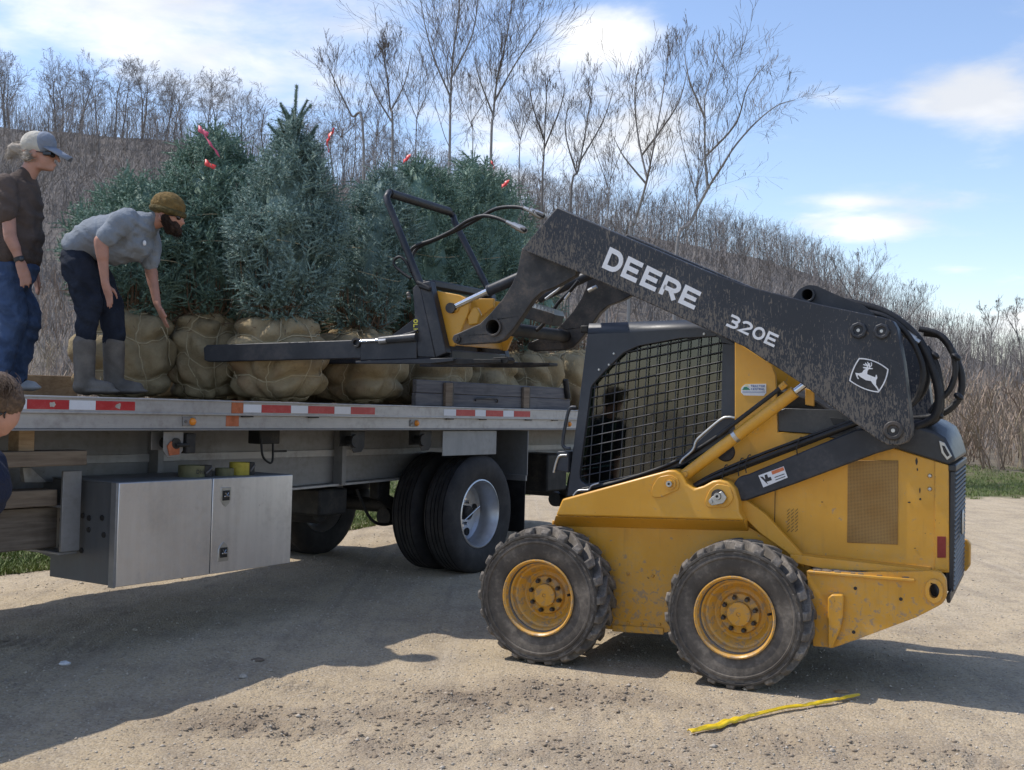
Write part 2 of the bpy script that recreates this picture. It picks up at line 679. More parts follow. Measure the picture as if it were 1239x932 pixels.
def wood_mat(name, c0, c1, axis=0, scale=5):
    n = NT(name)
    st = [9, 9, 9]
    st[axis] = 0.5
    g = n.noise(scale, 5, 0.65, stretch=tuple(st), dist=0.5)
    b = n.noise(3, 4, 0.6)
    c = n.mix(n.step(g, 0.3, 0.7), c0, c1)
    c = n.mix(n.math('MULTIPLY', n.step(b, 0.5, 0.8), 0.5), c, tuple(x * 0.45 for x in c0))
    n.bump(g, 0.4, 0.006)
    return n.fin(c, 0.85, 0, 0.2)


def brushed_mat(name, col, rough, axis_stretch, dirt=0.3, metal=0.85):
    n = NT(name)
    g = n.noise(14, 4, 0.6, stretch=axis_stretch)
    a = n.noise(2.5, 4, 0.6)
    b = n.noise(22, 4, 0.6)
    c = n.mix(n.step(g, 0.25, 0.75), tuple(x * 0.86 for x in col), col)
    c = n.mix(n.math('MULTIPLY', n.step(n.math('ADD', n.math('MULTIPLY', a, .6), n.math('MULTIPLY', b, .4)), 0.46, 0.72), dirt), c, (0.20, 0.175, 0.15))
    spots = n.step(n.noise(30, 2, .5), 0.72, 0.76)
    c = n.mix(n.math('MULTIPLY', spots, 0.35), c, (0.12, 0.1, 0.09))
    n.bump(n.math('ADD', n.math('MULTIPLY', g, .5), n.math('MULTIPLY', n.noise(5, 2, .5), .6)), 0.08, 0.006)
    return n.fin(c, n.math('ADD', n.math('MULTIPLY', b, 0.25), rough - .1), metal, 0.5)


def bark_mat(name, c0, c1, c2=None):
    n = NT(name)
    a = n.noise(0.6, 4, 0.6)
    b = n.noise(9, 4, 0.6, stretch=(1, 1, .35))
    c = n.mix(n.step(a, 0.3, 0.7), c0, c1)
    c = n.mix(n.math('MULTIPLY', n.step(b, 0.5, 0.75), 0.5), c, c2 or tuple(x * .5 for x in c0))
    return n.fin(c, 0.9, 0, 0.15)


M['yellow'] = yellow_mat()
M['deck_wood'] = wood_mat('deck_wood', (0.07, 0.055, 0.042), (0.125, 0.10, 0.08))
M['arm'] = arm_mat()
M['black'] = worn('black_paint', (0.024, 0.027, 0.034), 0.45, 0, (0.2, 0.17, 0.14), 0.22, 5, 0.2, 0.05, 0.45)
M['cab'] = worn('cab_charcoal', (0.030, 0.036, 0.047), 0.42, 0, (0.17, 0.15, 0.13), 0.14, 4, 0.15, 0.04, 0.5)
M['dark'] = worn('dark_steel', (0.02, 0.02, 0.02), 0.6, 0, (0.13, 0.1, 0.07), 0.4, 7, 0.3, 0.2, 0.35)
M['iron'] = worn('worn_iron', (0.045, 0.043, 0.042), 0.5, 0.3, (0.21, 0.15, 0.1), 0.5, 8, 0.35, 0.2, 0.5)
M['plastic'] = worn('hood_plastic', (0.032, 0.035, 0.040), 0.38, 0, (0.2, 0.18, 0.15), 0.25, 4, 0.12, 0.15, 0.5)
M['rubber'] = worn('skid_tyre_rubber', (0.07, 0.063, 0.055), 0.85, 0, (0.27, 0.235, 0.19), 0.55, 7, 0.3, 0.35, 0.25)
M['lug'] = worn('tread_rubber', (0.14, 0.125, 0.108), 0.85, 0, (0.40, 0.355, 0.30), 0.8, 9, 0.25, 0.35, 0.25)
M['sidewall'] = worn('sidewall_rubber', (0.105, 0.092, 0.078), 0.8, 0, (0.30, 0.26, 0.21), 0.75, 5, 0.3, 0.3, 0.25)
M['truck_rubber'] = worn('trailer_tyre_rubber', (0.030, 0.029, 0.030), 0.7, 0, (0.09, 0.08, 0.07), 0.35, 6, 0.25, 0.25, 0.3)
M['hose'] = worn('hose_rubber', (0.012, 0.012, 0.013), 0.5, 0, (0.1, 0.09, 0.08), 0.25, 12, 0.2, 0.4, 0.45)
M['chrome'] = worn('chrome_rod', (0.62, 0.63, 0.64), 0.14, 1.0, (0.3, 0.28, 0.26), 0.1, 9, 0.05, 0.02)
M['zinc'] = worn('zinc_fitting', (0.5, 0.5, 0.48), 0.38, 0.9, (0.25, 0.22, 0.19), 0.35, 20, 0.15, 0.1)
M['bolt'] = worn('bolt_steel', (0.2, 0.18, 0.16), 0.5, 0.6, (0.15, 0.11, 0.08), 0.5, 30, 0.3, 0.2)
M['decal_white'] = worn('decal_white', (0.74, 0.75, 0.76), 0.45, 0, (0.35, 0.31, 0.26), 0.55, 26, 0.05, 0.03)
M['decal_black'] = worn('decal_black', (0.015, 0.015, 0.017), 0.45, 0, (0.2, 0.17, 0.14), 0.2, 20, 0.1, 0.03)
M['decal_orange'] = worn('decal_orange', (0.62, 0.16, 0.05), 0.45, 0, (0.35, 0.3, 0.25), 0.2, 20, 0.1, 0.03)
M['decal_green'] = worn('decal_green', (0.03, 0.22, 0.13), 0.45, 0, (0.3, 0.3, 0.25), 0.1, 20, 0.1, 0.03)
M['decal_sun'] = worn('decal_pale_yellow', (0.75, 0.68, 0.3), 0.45, 0, (0.3, 0.3, 0.25), 0.1, 20, 0.1, 0.03)
M['decal_blue'] = worn('decal_blue', (0.05, 0.10, 0.30), 0.45, 0, (0.3, 0.3, 0.25), 0.1, 20, 0.1, 0.03)
M['mark_yellow'] = worn('mark_yellow', (0.62, 0.56, 0.06), 0.5, 0, (0.2, 0.2, 0.1), 0.2, 20, 0.1, 0.03)
M['cab_glass'] = glass_mat('cab_glass', (0.27, 0.36, 0.33), 0.05)
M['alu'] = brushed_mat('brushed_aluminium', (0.76, 0.75, 0.74), 0.38, (1, 1, .07), 0.28)
M['alu_rail'] = brushed_mat('weathered_aluminium', (0.46, 0.45, 0.44), 0.55, (.07, 1, 1), 0.5, 0.7)
M['alu_beam'] = brushed_mat('dull_aluminium', (0.30, 0.295, 0.29), 0.6, (.07, 1, 1), 0.55, 0.6)
M['alu_end'] = brushed_mat('grey_aluminium', (0.27, 0.28, 0.29), 0.55, (1, 1, .2), 0.4, 0.6)
M['box_end'] = brushed_mat('dark_aluminium', (0.14, 0.145, 0.15), 0.6, (1, 1, .2), 0.4, 0.4)
M['rim'] = brushed_mat('wheel_aluminium', (0.62, 0.63, 0.65), 0.36, (1, 1, 1), 0.25)
M['tape_red'] = worn('tape_red', (0.42, 0.018, 0.022), 0.35, 0, (0.3, 0.25, 0.22), 0.3, 14, 0.1, 0.03)
M['tape_white'] = worn('tape_white', (0.66, 0.68, 0.72), 0.35, 0, (0.35, 0.3, 0.26), 0.3, 14, 0.06, 0.03)
M['amber'] = worn('amber_lens', (0.75, 0.25, 0.02), 0.2, 0, (0.3, 0.2, 0.1), 0.2, 20, 0.1, 0.05)
M['rust_orange'] = worn('rust_orange_paint', (0.42, 0.12, 0.045), 0.7, 0, (0.2, 0.15, 0.12), 0.5, 18, 0.25, 0.2)
M['red_lens'] = worn('red_reflector', (0.22, 0.012, 0.012), 0.3, 0, (0.15, 0.1, 0.08), 0.25, 20, 0.1, 0.05)
M['perf'] = None
M['plank'] = wood_mat('weathered_plank', (0.12, 0.095, 0.072), (0.20, 0.165, 0.13))
M['board'] = wood_mat('grey_board', (0.095, 0.095, 0.105), (0.17, 0.165, 0.165))
M['new_wood'] = wood_mat('tan_plank', (0.30, 0.20, 0.115), (0.42, 0.30, 0.18))
M['dark_wood'] = wood_mat('dirty_timber', (0.15, 0.115, 0.085), (0.24, 0.19, 0.14))
M['burlap'] = burlap_mat()
M['twine'] = worn('twine', (0.52, 0.44, 0.29), 0.9, 0, (0.3, 0.22, 0.13), 0.4, 30, 0.15, 0.3, 0.1)
M['needle_blue'] = needle_mat('spruce_needles_blue', (0.122, 0.190, 0.172), (0.245, 0.345, 0.315))
M['needle_green'] = needle_mat('spruce_needles_green', (0.100, 0.175, 0.140), (0.205, 0.305, 0.245))
M['twig_brown'] = bark_mat('spruce_bark', (0.16, 0.105, 0.065), (0.24, 0.165, 0.11))
M['ribbon'] = worn('red_ribbon', (0.70, 0.05, 0.045), 0.4, 0, (0.4, 0.1, 0.1), 0.2, 20, 0.15, 0.05)
M['ribbon_pink'] = worn('pink_ribbon', (0.62, 0.09, 0.16), 0.4, 0, (0.4, 0.1, 0.1), 0.2, 20, 0.15, 0.05)
M['birch'] = bark_mat('birch_bark', (0.20, 0.185, 0.175), (0.36, 0.345, 0.33), (0.09, 0.08, 0.075))
M['twig'] = bark_mat('bare_twigs', (0.165, 0.145, 0.133), (0.235, 0.21, 0.193))
M['wood_far'] = bark_mat('far_twigs', (0.19, 0.172, 0.158), (0.285, 0.258, 0.236))
M['wood_far2'] = bark_mat('far_bark', (0.15, 0.138, 0.13), (0.23, 0.21, 0.195))
M['brush'] = bark_mat('brush_stems', (0.200, 0.183, 0.168), (0.30, 0.275, 0.250))
M['brush_red'] = bark_mat('russet_stems', (0.25, 0.185, 0.14), (0.36, 0.28, 0.21))
M['dry'] = bark_mat('dry_stalks', (0.33, 0.265, 0.165), (0.46, 0.38, 0.245))
M['grass'] = needle_mat('grass_blades', (0.085, 0.125, 0.03), (0.16, 0.20, 0.06))
M['skin'] = worn('skin', (0.46, 0.245, 0.175), 0.5, 0, (0.42, 0.17, 0.11), 0.45, 16, 0.1, 0.1, 0.4)
M['skin_tan'] = worn('skin_tanned', (0.42, 0.215, 0.15), 0.5, 0, (0.36, 0.14, 0.09), 0.45, 16, 0.1, 0.1, 0.4)
M['brown_tee'] = cloth_mat('brown_cotton', (0.098, 0.074, 0.062))
M['grey_tee'] = cloth_mat('grey_cotton', (0.225, 0.25, 0.28), 0.12)
M['navy'] = cloth_mat('navy_cotton', (0.018, 0.022, 0.04))
M['denim'] = cloth_mat('blue_denim', (0.058, 0.090, 0.165), 0.35)
M['denim_dark'] = cloth_mat('dark_denim', (0.020, 0.025, 0.038), 0.35)
M['boot'] = worn('boot_rubber', (0.125, 0.108, 0.09), 0.6, 0, (0.22, 0.19, 0.15), 0.5, 8, 0.2, 0.1, 0.4)
M['beanie'] = cloth_mat('olive_knit', (0.185, 0.122, 0.045), 0.2, 30, 0.6, 500)
M['beanie_band'] = cloth_mat('dark_knit', (0.105, 0.08, 0.032), 0.2, 30, 0.6, 500)
M['cap_pale'] = cloth_mat('pale_cap_cloth', (0.52, 0.49, 0.42), 0.1)
M['cap_blue'] = cloth_mat('faded_blue_cap', (0.25, 0.28, 0.335), 0.15)
M['hair_grey'] = worn('grey_hair', (0.38, 0.33, 0.27), 0.7, 0, (0.2, 0.17, 0.14), 0.6, 30, 0.25, 0.8, 0.3)
M['hair_brown'] = worn('brown_hair', (0.10, 0.062, 0.038), 0.6, 0, (0.2, 0.14, 0.09), 0.5, 60, 0.3, 0.9, 0.35)
M['beard'] = worn('dark_beard', (0.035, 0.022, 0.016), 0.8, 0, (0.06, 0.04, 0.03), 0.5, 60, 0.3, 0.9, 0.2)
M['lens'] = worn('dark_lens', (0.01, 0.01, 0.012), 0.1, 0, (0.02, 0.02, 0.02), 0.1, 20, 0.1, 0.0, 0.6)
M['shoe'] = worn('pale_sneaker', (0.50, 0.50, 0.50), 0.6, 0, (0.3, 0.27, 0.23), 0.4, 14, 0.15, 0.1)
M['strap_yellow'] = worn('strap_yellow', (0.46, 0.36, 0.045), 0.75, 0, (0.15, 0.12, 0.05), 0.5, 20, 0.2, 0.3)
M['strap_olive'] = worn('strap_olive', (0.155, 0.145, 0.07), 0.8, 0, (0.12, 0.1, 0.06), 0.5, 20, 0.2, 0.3)
M['tape_yellow'] = worn('yellow_webbing', (0.80, 0.56, 0.02), 0.45, 0, (0.6, 0.4, 0.05), 0.3, 30, 0.15, 0.2)
M['stone'] = worn('stone', (0.52, 0.455, 0.365), 0.9, 0, (0.27, 0.225, 0.18), 0.8, 40, 0.35, 0.3, 0.2)
M['clod'] = worn('soil_clod', (0.31, 0.25, 0.185), 0.95, 0, (0.20, 0.155, 0.115), 0.6, 30, 0.35, 0.3, 0.1)
M['ground'] = ground_mat()


def perf_mat():
    """punched steel screen: rows of dark round holes over dusty yellow"""
    n = NT('punched_screen')
    x, z = n.axis(0), n.axis(2)
    k = 2 * math.pi / 0.016
    w = n.math('MULTIPLY', n.math('SINE', n.math('MULTIPLY', n.math('ADD', x, z), k)), n.math('SINE', n.math('MULTIPLY', n.math('SUBTRACT', x, z), k)))
    hole = n.step(w, 0.05, 0.45)
    a = n.noise(6, 4, .6)
    base = n.mix(n.step(a, .3, .7), (0.30, 0.155, 0.03), (0.36, 0.21, 0.06))
    c = n.mix(n.math('MULTIPLY', hole, 0.8), base, (0.05, 0.033, 0.016))
    return n.fin(c, 0.6)


M['perf'] = perf_mat()
# ------------------------------------------------------------------ places of the trailer and the loader (used by ground and things)
THETA = math.atan(890.0 / F)          # the trailer's direction from the line of sight
TP_ = 5.62                            # distance of its near side from the camera
T_S0 = 11.8                           # its axle along that side
T_SLOPE = 0.0207
BETA = R_(25)                         # the loader's side against the picture plane


def sstep(x, a, b):
    t = np.clip((np.asarray(x, dtype=float) - a) / (b - a), 0, 1)
    return t * t * (3 - 2 * t)


def pdist(X, Y):
    return -(X * math.cos(THETA) - Y * math.sin(THETA))


GB = [(-200, 4), (-60, 6), (-10, 8), (-4.3, 10.0), (-2, 13), (0.5, 18.6), (8, 19.2), (30, 17.5), (200, 15)]


def grass_edge(X):
    return np.interp(X, [g[0] for g in GB], [g[1] for g in GB])


CHURN = [G(*p) for p in [(285, 876), (400, 895), (500, 872), (560, 846), (650, 838), (720, 846), (790, 860), (640, 905), (760, 925), (960, 905), (1100, 915)]]


def ground_z(X, Y, fine=True):
    X, Y = np.asarray(X, dtype=float), np.asarray(Y, dtype=float)
    z = 0.05 * sstep(pdist(X, Y), 4.4, 5.6)
    z = z + 0.05 * (fbm(X * 0.35, Y * 0.35, 3, 3) - 0.5) * sstep(np.hypot(X - 0.8, Y - 6.8), 1.2, 3)
    if fine:
        z = z + 0.016 * (fbm(X * 3.1, Y * 3.1, 11, 4) - 0.5)
        # wheel tracks running along the trailer
        c = np.sin(pdist(X, Y) * 9.0 + 1.8 * fbm(X * .6, Y * .6, 5, 2) * 3)
        z = z + 0.006 * c * sstep(fbm(X * .5, Y * .5, 19, 2), .35, .6)
        # cleat prints crossing the foreground
        w_ = X * .35 + Y
        pr = np.exp(-((w_ - 6.05 - .06 * np.sin(X * 2)) / .17) ** 2) + np.exp(-((w_ - 5.25 - .05 * np.sin(X * 1.7)) / .16) ** 2)
        z = z + 0.010 * pr * np.sin(X * 62 + 4 * np.sin(w_ * 9)) * sstep(fbm(X * 1.4, Y * 1.4, 29, 2), .3, .55)
        z = z + 0.010 * (fbm(X * 14, Y * 14, 23, 3) - 0.5)
        z = z + soil(X, Y) * (0.10 * (fbm(X * 8.5, Y * 8.5, 31, 4) - 0.42) + 0.06 * (vnoise(X * 3.2 + Y * 1.5, Y * 6.5, 37) - .4))
    return z


def soil(X, Y):
    s = np.zeros_like(np.asarray(X, dtype=float))
    for i, c in enumerate(CHURN):
        r = (0.30, 0.33, 0.28, 0.26, 0.26, 0.24, 0.22, 0.3, 0.3, 0.3, 0.25)[i]
        s = np.maximum(s, np.exp(-(((X - c.x) / (r * 1.5)) ** 2 + ((Y - c.y) / r) ** 2)) * (1, 1, 1, 1, 1, 1, .7, .6, .6, .5, .5)[i])
    return s * sstep(fbm(np.asarray(X) * 2.2, np.asarray(Y) * 2.2, 77, 3), 0.15, 0.5)


def stretch_axis(a, b, step, far):
    core = np.arange(a, b + 1e-6, step)
    out, d, x = [], step, b
    while x < far:
        d *= 1.22
        x += d
        out.append(x)
    lo, d, x = [], step, a
    while x > -far:
        d *= 1.22
        x -= d
        lo.append(x)
    return np.array(lo[::-1] + list(core) + out)


def make_ground():
    xs = stretch_axis(-4.4, 4.0, 0.028, 900)
    ys = stretch_axis(4.6, 11.5, 0.028, 900)
    ys = ys[ys > -60]
    X, Y = np.meshgrid(xs, ys)
    Z = ground_z(X, Y)
    far = np.hypot(X, Y)
    Z = np.where(far > 40, 0.0, Z)
    V = np.stack([X.ravel(), Y.ravel(), Z.ravel()], 1)
    nx, ny = len(xs), len(ys)
    i, j = np.meshgrid(np.arange(nx - 1), np.arange(ny - 1))
    a = (j * nx + i).ravel()
    me = big_mesh('ground', V, np.stack([a, a + 1, a + 1 + nx, a + nx], 1))
    ed = Y - grass_edge(X)
    for name, val in (('soil', soil(X, Y)), ('grassy', sstep(ed + 1.2 * (fbm(X * .8, Y * .8, 9, 3) - .5), -0.5, 0.7)), ('litter', sstep(ed, 5.0, 8.0))):
        at = me.attributes.new(name, 'FLOAT', 'POINT')
        at.data.foreach_set('value', np.asarray(val, dtype=np.float32).ravel())
    o = link('ground', me, M['ground'], smooth=180)
    tag(o, 'pale gravel yard with churned soil, grass at its far edge', None, kind='structure')


make_ground()


def make_gravel():
    """loose stones lying on the yard: small lumps, thicker near the camera and on the churned soil"""
    rng = np.random.default_rng(5)
    base = np.array([(1, 0, 0), (-1, 0, 0), (0, 1, 0), (0, -1, 0), (0, 0, 1), (0, 0, -1)], dtype=float)
    faces = np.array([(0, 2, 4), (2, 1, 4), (1, 3, 4), (3, 0, 4), (2, 0, 5), (1, 2, 5), (3, 1, 5), (0, 3, 5)])
    n = 30000
    Y = 4.6 + 9.5 * rng.random(n) ** 1.7
    X = (rng.random(n) - .5) * 1.02 * Y * 1239 / F
    keep = rng.random(n) < 0.35 + 0.65 * fbm(X * 1.3, Y * 1.3, 41, 3)
    X, Y = X[keep], Y[keep]
    n = len(X)
    size = 0.0022 + 0.008 * rng.random(n) ** 5
    size = np.where(rng.random(n) < 0.012, size * 2.0, size)
    Z = ground_z(X, Y) + size * 0.25
    V = base[None] * (0.65 + 0.7 * rng.random((n, 6, 1))) * size[:, None, None] * np.array([1.15, 1, 0.75])
    a = rng.random(n) * 6.28
    c, s = np.cos(a)[:, None], np.sin(a)[:, None]
    V = np.stack([V[..., 0] * c - V[..., 1] * s, V[..., 0] * s + V[..., 1] * c, V[..., 2]], -1)
    V += np.stack([X, Y, Z], -1)[:, None]
    Fc = faces[None] + (np.arange(n) * 6)[:, None, None]
    me = big_mesh('gravel', V.reshape(-1, 3), Fc.reshape(-1, 3))
    o = link('gravel', me, M['stone'], smooth=0)
    tag(o, 'loose small stones scattered over the yard', 'gravel', kind='stuff')


make_gravel()


def make_clods():
    rng = np.random.default_rng(15)
    base = np.array([(1, 0, 0), (-1, 0, 0), (0, 1, 0), (0, -1, 0), (0, 0, 1), (0, 0, -1)], dtype=float)
    faces = np.array([(0, 2, 4), (2, 1, 4), (1, 3, 4), (3, 0, 4), (2, 0, 5), (1, 2, 5), (3, 1, 5), (0, 3, 5)])
    n = 90000
    Y = 4.9 + 2.6 * rng.random(n)
    X = (rng.random(n) - .5) * Y * 1239 / F
    keep = rng.random(n) < .20 * soil(X, Y) ** 1.3
    X, Y = X[keep], Y[keep]
    n = len(X)
    size = 0.0035 + 0.0115 * rng.random(n) ** 3
    Z = ground_z(X, Y) + size * .15
    V = base[None] * (0.6 + 0.8 * rng.random((n, 6, 1))) * size[:, None, None] * np.array([1.2, 1, 0.7])
    V += np.stack([X, Y, Z], -1)[:, None]
    Fc = faces[None] + (np.arange(n) * 6)[:, None, None]
    o = link('soil_clods', big_mesh('soil_clods', V.reshape(-1, 3), Fc.reshape(-1, 3)), M['clod'], smooth=0)
    tag(o, 'crumbled brown clods where tyres churned the yard', 'soil', kind='stuff')


make_clods()

# ------------------------------------------------------------------ hill behind
RIDGE_Y = 150.0
RIDGE = [(-400, 150), (0, 155), (200, 172), (300, 205), (450, 232), (640, 258), (750, 280), (900, 308), (960, 325), (1000, 342), (1080, 385), (1150, 425), (1250, 452), (1600, 460)]
RX = [(p[0] - CX) / F * RIDGE_Y for p in RIDGE]
RZ = [max(0.4, (470 + 0.0157 * (p[0] - 620) - p[1]) / F * RIDGE_Y + EYE) for p in RIDGE]


def hill_z(X, Y):
    r = np.interp(X * RIDGE_Y / np.clip(Y, 60, RIDGE_Y), RX, RZ)
    up = sstep(Y, 30, 158) * 0.55 + 0.45 * np.clip((Y - 34) / (RIDGE_Y - 34), 0, 1)
    dn = 1 - 0.75 * sstep(Y, 175, 420)
    bump = (1.6 * (fbm(X * .03, Y * .03, 8, 3) - .5) + 1.1 * (fbm(X * .16, Y * .16, 18, 3) - .5)) * sstep(Y, 40, 80)
    return r * np.minimum(up, 1) * dn + bump - 0.5 * (1 - sstep(Y, 32, 40))


def make_hill():
    xs = np.concatenate([np.linspace(-420, -90, 24), np.linspace(-84, 84, 110), np.linspace(90, 420, 24)])
    ys = np.concatenate([np.linspace(31, 180, 90), np.linspace(186, 520, 24)])
    X, Y = np.meshgrid(xs, ys)
    Z = hill_z(X, Y)
    nx = len(xs)
    i, j = np.meshgrid(np.arange(nx - 1), np.arange(len(ys) - 1))
    a = (j * nx + i).ravel()
    me = big_mesh('hillside', np.stack([X.ravel(), Y.ravel(), Z.ravel()], 1), np.stack([a, a + 1, a + 1 + nx, a + nx], 1))
    n = NT('leaf_litter')
    b = n.noise(0.5, 6, .65)
    c = n.noise(0.07, 4, .6)
    col = n.mix(n.step(b, .3, .7), (0.125, 0.115, 0.107), (0.195, 0.178, 0.162))
    n.fin(n.mix(n.math('MULTIPLY', n.step(c, .4, .7), .4), col, (0.17, 0.148, 0.125)), .95, 0, .1)
    o = link('hillside', me, n.m, smooth=180)
    tag(o, 'brown leaf littered hillside rising to the wooded ridge', None, kind='structure')


make_hill()
# ------------------------------------------------------------------ flatbed trailer
T_ROOT = Vector((T_S0 * math.sin(THETA) - TP_ / math.cos(THETA), T_S0 * math.cos(THETA), 0.05))
TM = Matrix.Translation(T_ROOT) @ Matrix.Rotation(math.pi / 2 - THETA, 4, 'Z') @ Matrix.Rotation(math.atan(T_SLOPE), 4, 'Y')
TI = TM.inverted()
DZ = 1.451                                   # deck top above the trailer's own origin


def TQ(px, py, q):
    """pixel to trailer coordinates on the upright plane q metres in from its near side"""
    o = TI @ CAM_P
    d = TI.to_3x3() @ ray(px, py)
    return o + d * ((q - o.y) / d.y)


def TX(px, q=0.0, py=495):
    return TQ(px, py, q).x


def deck_pt(px, Y):
    """the point of the deck seen in column px at depth Y"""
    o = TI @ CAM_P
    best = None
    for py in np.arange(440, 560, 0.25):
        w = P(px, py, Y)
        if (TI @ w).z <= DZ:
            return w
    return P(px, 480, Y)


trailer = empty('flatbed_trailer')
trailer.matrix_world = TM
tag(trailer, 'long aluminium flatbed trailer carrying the balled spruces, red and white tape along its edge', 'trailer')
XL, XR = -9.2, 3.35

# deck boards, each its own piece
nb = 12
bw = 2.46 / nb
for k in range(nb):
    m = MB().box((XL, 0.045 + k * bw, DZ - 0.03), (XR - 0.02, 0.045 + (k + 1) * bw - 0.008, DZ - 0.004 - 0.003 * (k % 3)))
    m.build('deck_board', M['deck_wood'], trailer, 0.003)
# side rails: upper extrusion with the tape, lower lip
for side in (0, 1):
    y = (lambda v: v) if side == 0 else (lambda v: 2.55 - v)
    a, b = sorted((y(0.0), y(0.04)))
    r = MB().box((XL, a, DZ - 0.092), (XR, b, DZ + 0.004))
    ro = r.build('side_rail', M['alu_rail'], trailer, 0.004)
    a, b = sorted((y(0.016), y(0.05)))
    MB().box((XL, a, DZ - 0.182), (XR - .01, b, DZ - 0.0925)).build('lower_rail', M['alu_rail'], trailer, 0.004)
    a, b = sorted((y(0.002), y(0.06)))
    MB().box((XL, a, DZ - 0.192), (XR - .02, b, DZ - 0.183)).build('rail_lip', M['alu_beam'], trailer, 0.002)
    if side == 0:
        MB().box((XL, -0.007, DZ - 0.094), (XR - .005, -0.0005, DZ - 0.082)).build('rail_bead', M['alu_rail'], trailer, 0.002)
        MB().box((XL, -0.007, DZ - 0.008), (XR - .005, -0.0005, DZ + 0.002)).build('rail_bead', M['alu_rail'], trailer, 0.002)
MB().box((XR, 0.0, DZ - 0.21), (XR + 0.05, 2.55, DZ + 0.003)).build('rear_bumper_rail', M['alu_rail'], trailer, 0.005)

tapes = [(-20, 15, 'r'), (15.5, 32, 'w'), (32.3, 83, 'r'), (83.6, 115.3, 'w'), (115.6, 163, 'r'), (294.4, 316, 'w'), (316.4, 351.7, 'r'),
         (352, 372.5, 'w'), (372.8, 404.4, 'r'), (404.7, 424.2, 'w'), (424.5, 453.5, 'r'), (537, 551.7, 'w'), (552, 574.7, 'r'), (575, 587.7, 'w'),
         (588, 608.7, 'r'), (609, 621.7, 'w'), (622, 641.5, 'r'), (724, 733, 'w'), (733.3, 747, 'r'), (747.3, 757, 'w')]
for (a, b, c) in tapes:
    t = MB().box((TX(a), -0.0022, DZ - 0.072), (TX(b), 0.001, DZ - 0.019)).build('tape_strip', M['tape_red' if c == 'r' else 'tape_white'], trailer)
    t['label'] = 'red reflective tape strip' if c == 'r' else 'white reflective tape strip'
# a worn-through spot on two of the tapes
for (px, w) in ((63, 10), (143, 8)):
    vs = []
    for k in range(11):
        an = 2 * math.pi * k / 11
        rr = (0.5 + 0.5 * random.random())
        vs.append((TX(px) + math.cos(an) * w * 0.0032 * rr, DZ - 0.046 + math.sin(an) * 0.022 * rr))
    MB().prism(vs, -0.0036, 0.0).build('bare_patch', M['zinc'], trailer)
# orange paint mark over both rails
xa, xb = TX(280), TX(294)
MB().box((xa, -0.0028, DZ - 0.079), (xb, 0.0, DZ + 0.0055)).build('orange_paint_mark', M['rust_orange'], trailer)
MB().box((xa - .03, 0.0135, DZ - 0.165), (xb - .02, 0.02, DZ - 0.0955)).build('orange_paint_mark', M['rust_orange'], trailer)
# marker lamps on the lower lip
for px in (234, 505, 690):
    x = TX(px)
    b = MB().box((x - 0.075, 0.006, DZ - 0.163), (x + 0.03, 0.015, DZ - 0.108)).build('marker_lamp', M['alu_beam'], trailer, 0.002)
    l_ = MB()
    l_.lathe([(0.0, -0.022), (0.016, -0.02), (0.023, -0.010), (0.025, 0.004)], (x, 0.006, DZ - 0.136), 1, 20)
    l_.build('lens', M['amber'], b, 0, 60)
    MB().lathe([(0.0, -0.004), (0.009, -0.003), (0.01, 0.004)], (x - 0.055, 0.004, DZ - 0.136), 1, 12).build('screw', M['bolt'], b)
# scuffs: stake pockets and small tabs under the rail
for px in (545, 585, 640, 672, 380, 300):
    x = TX(px)
    MB().box((x - .05, -0.004, DZ - .104), (x + .05, 0.01, DZ - .096)).build('rail_tab', M['dark'], trailer)
# cross members
for k in range(30):
    x = XL + 0.2 + k * 0.42
    m = MB().box((x - .003, 0.735, DZ - .29), (x + .003, 1.76, DZ - .04)).box((x - .03, 0.735, DZ - .296), (x + .03, 1.76, DZ - .288))
    m.build('cross_member', M['alu_beam'], trailer)
# two main beams with flanges
zb0, zb1 = TQ(150, 575, 0.72).z, TQ(470, 567, 0.72).z
for q in (0.72, 1.77):
    m = MB()
    prof = [(XL, DZ - 0.04), (XR - .1, DZ - 0.04), (XR - .1, DZ - 0.44), (0.2, DZ - 0.62), (-2.6, DZ - 0.68), (XL, DZ - 0.70)]
    m.prism(prof, q, q + 0.012)
    m.build('main_beam', M['alu_beam'], trailer)
    low = MB().prism([(XL, DZ - .704), (-2.6, DZ - .684), (0.2, DZ - .624), (XR - .1, DZ - .444), (XR - .1, DZ - .462), (0.2, DZ - .644), (-2.6, DZ - .704), (XL, DZ - .724)], q - 0.075, q + 0.085)
    low.build('beam_flange', M['alu_rail'], trailer, 0.003)
    MB().prism([(XL, DZ - .375), (XR - .12, DZ - .375), (XR - .12, DZ - .43), (XL, DZ - .43)], q - .012, q - .001).build('beam_rib', M['alu_rail'], trailer, 0.003)
for (a, b) in ((-6.9, -6.85), (-2.9, -2.85), (-1.0, -0.95), (0.55, 0.6)):
    MB().prism([(a, DZ - .205), (b, DZ - .205), (b, DZ - .66), (a, DZ - .66)], 0.62, 0.718).build('web_stiffener', M['alu_beam'], trailer, 0.003)


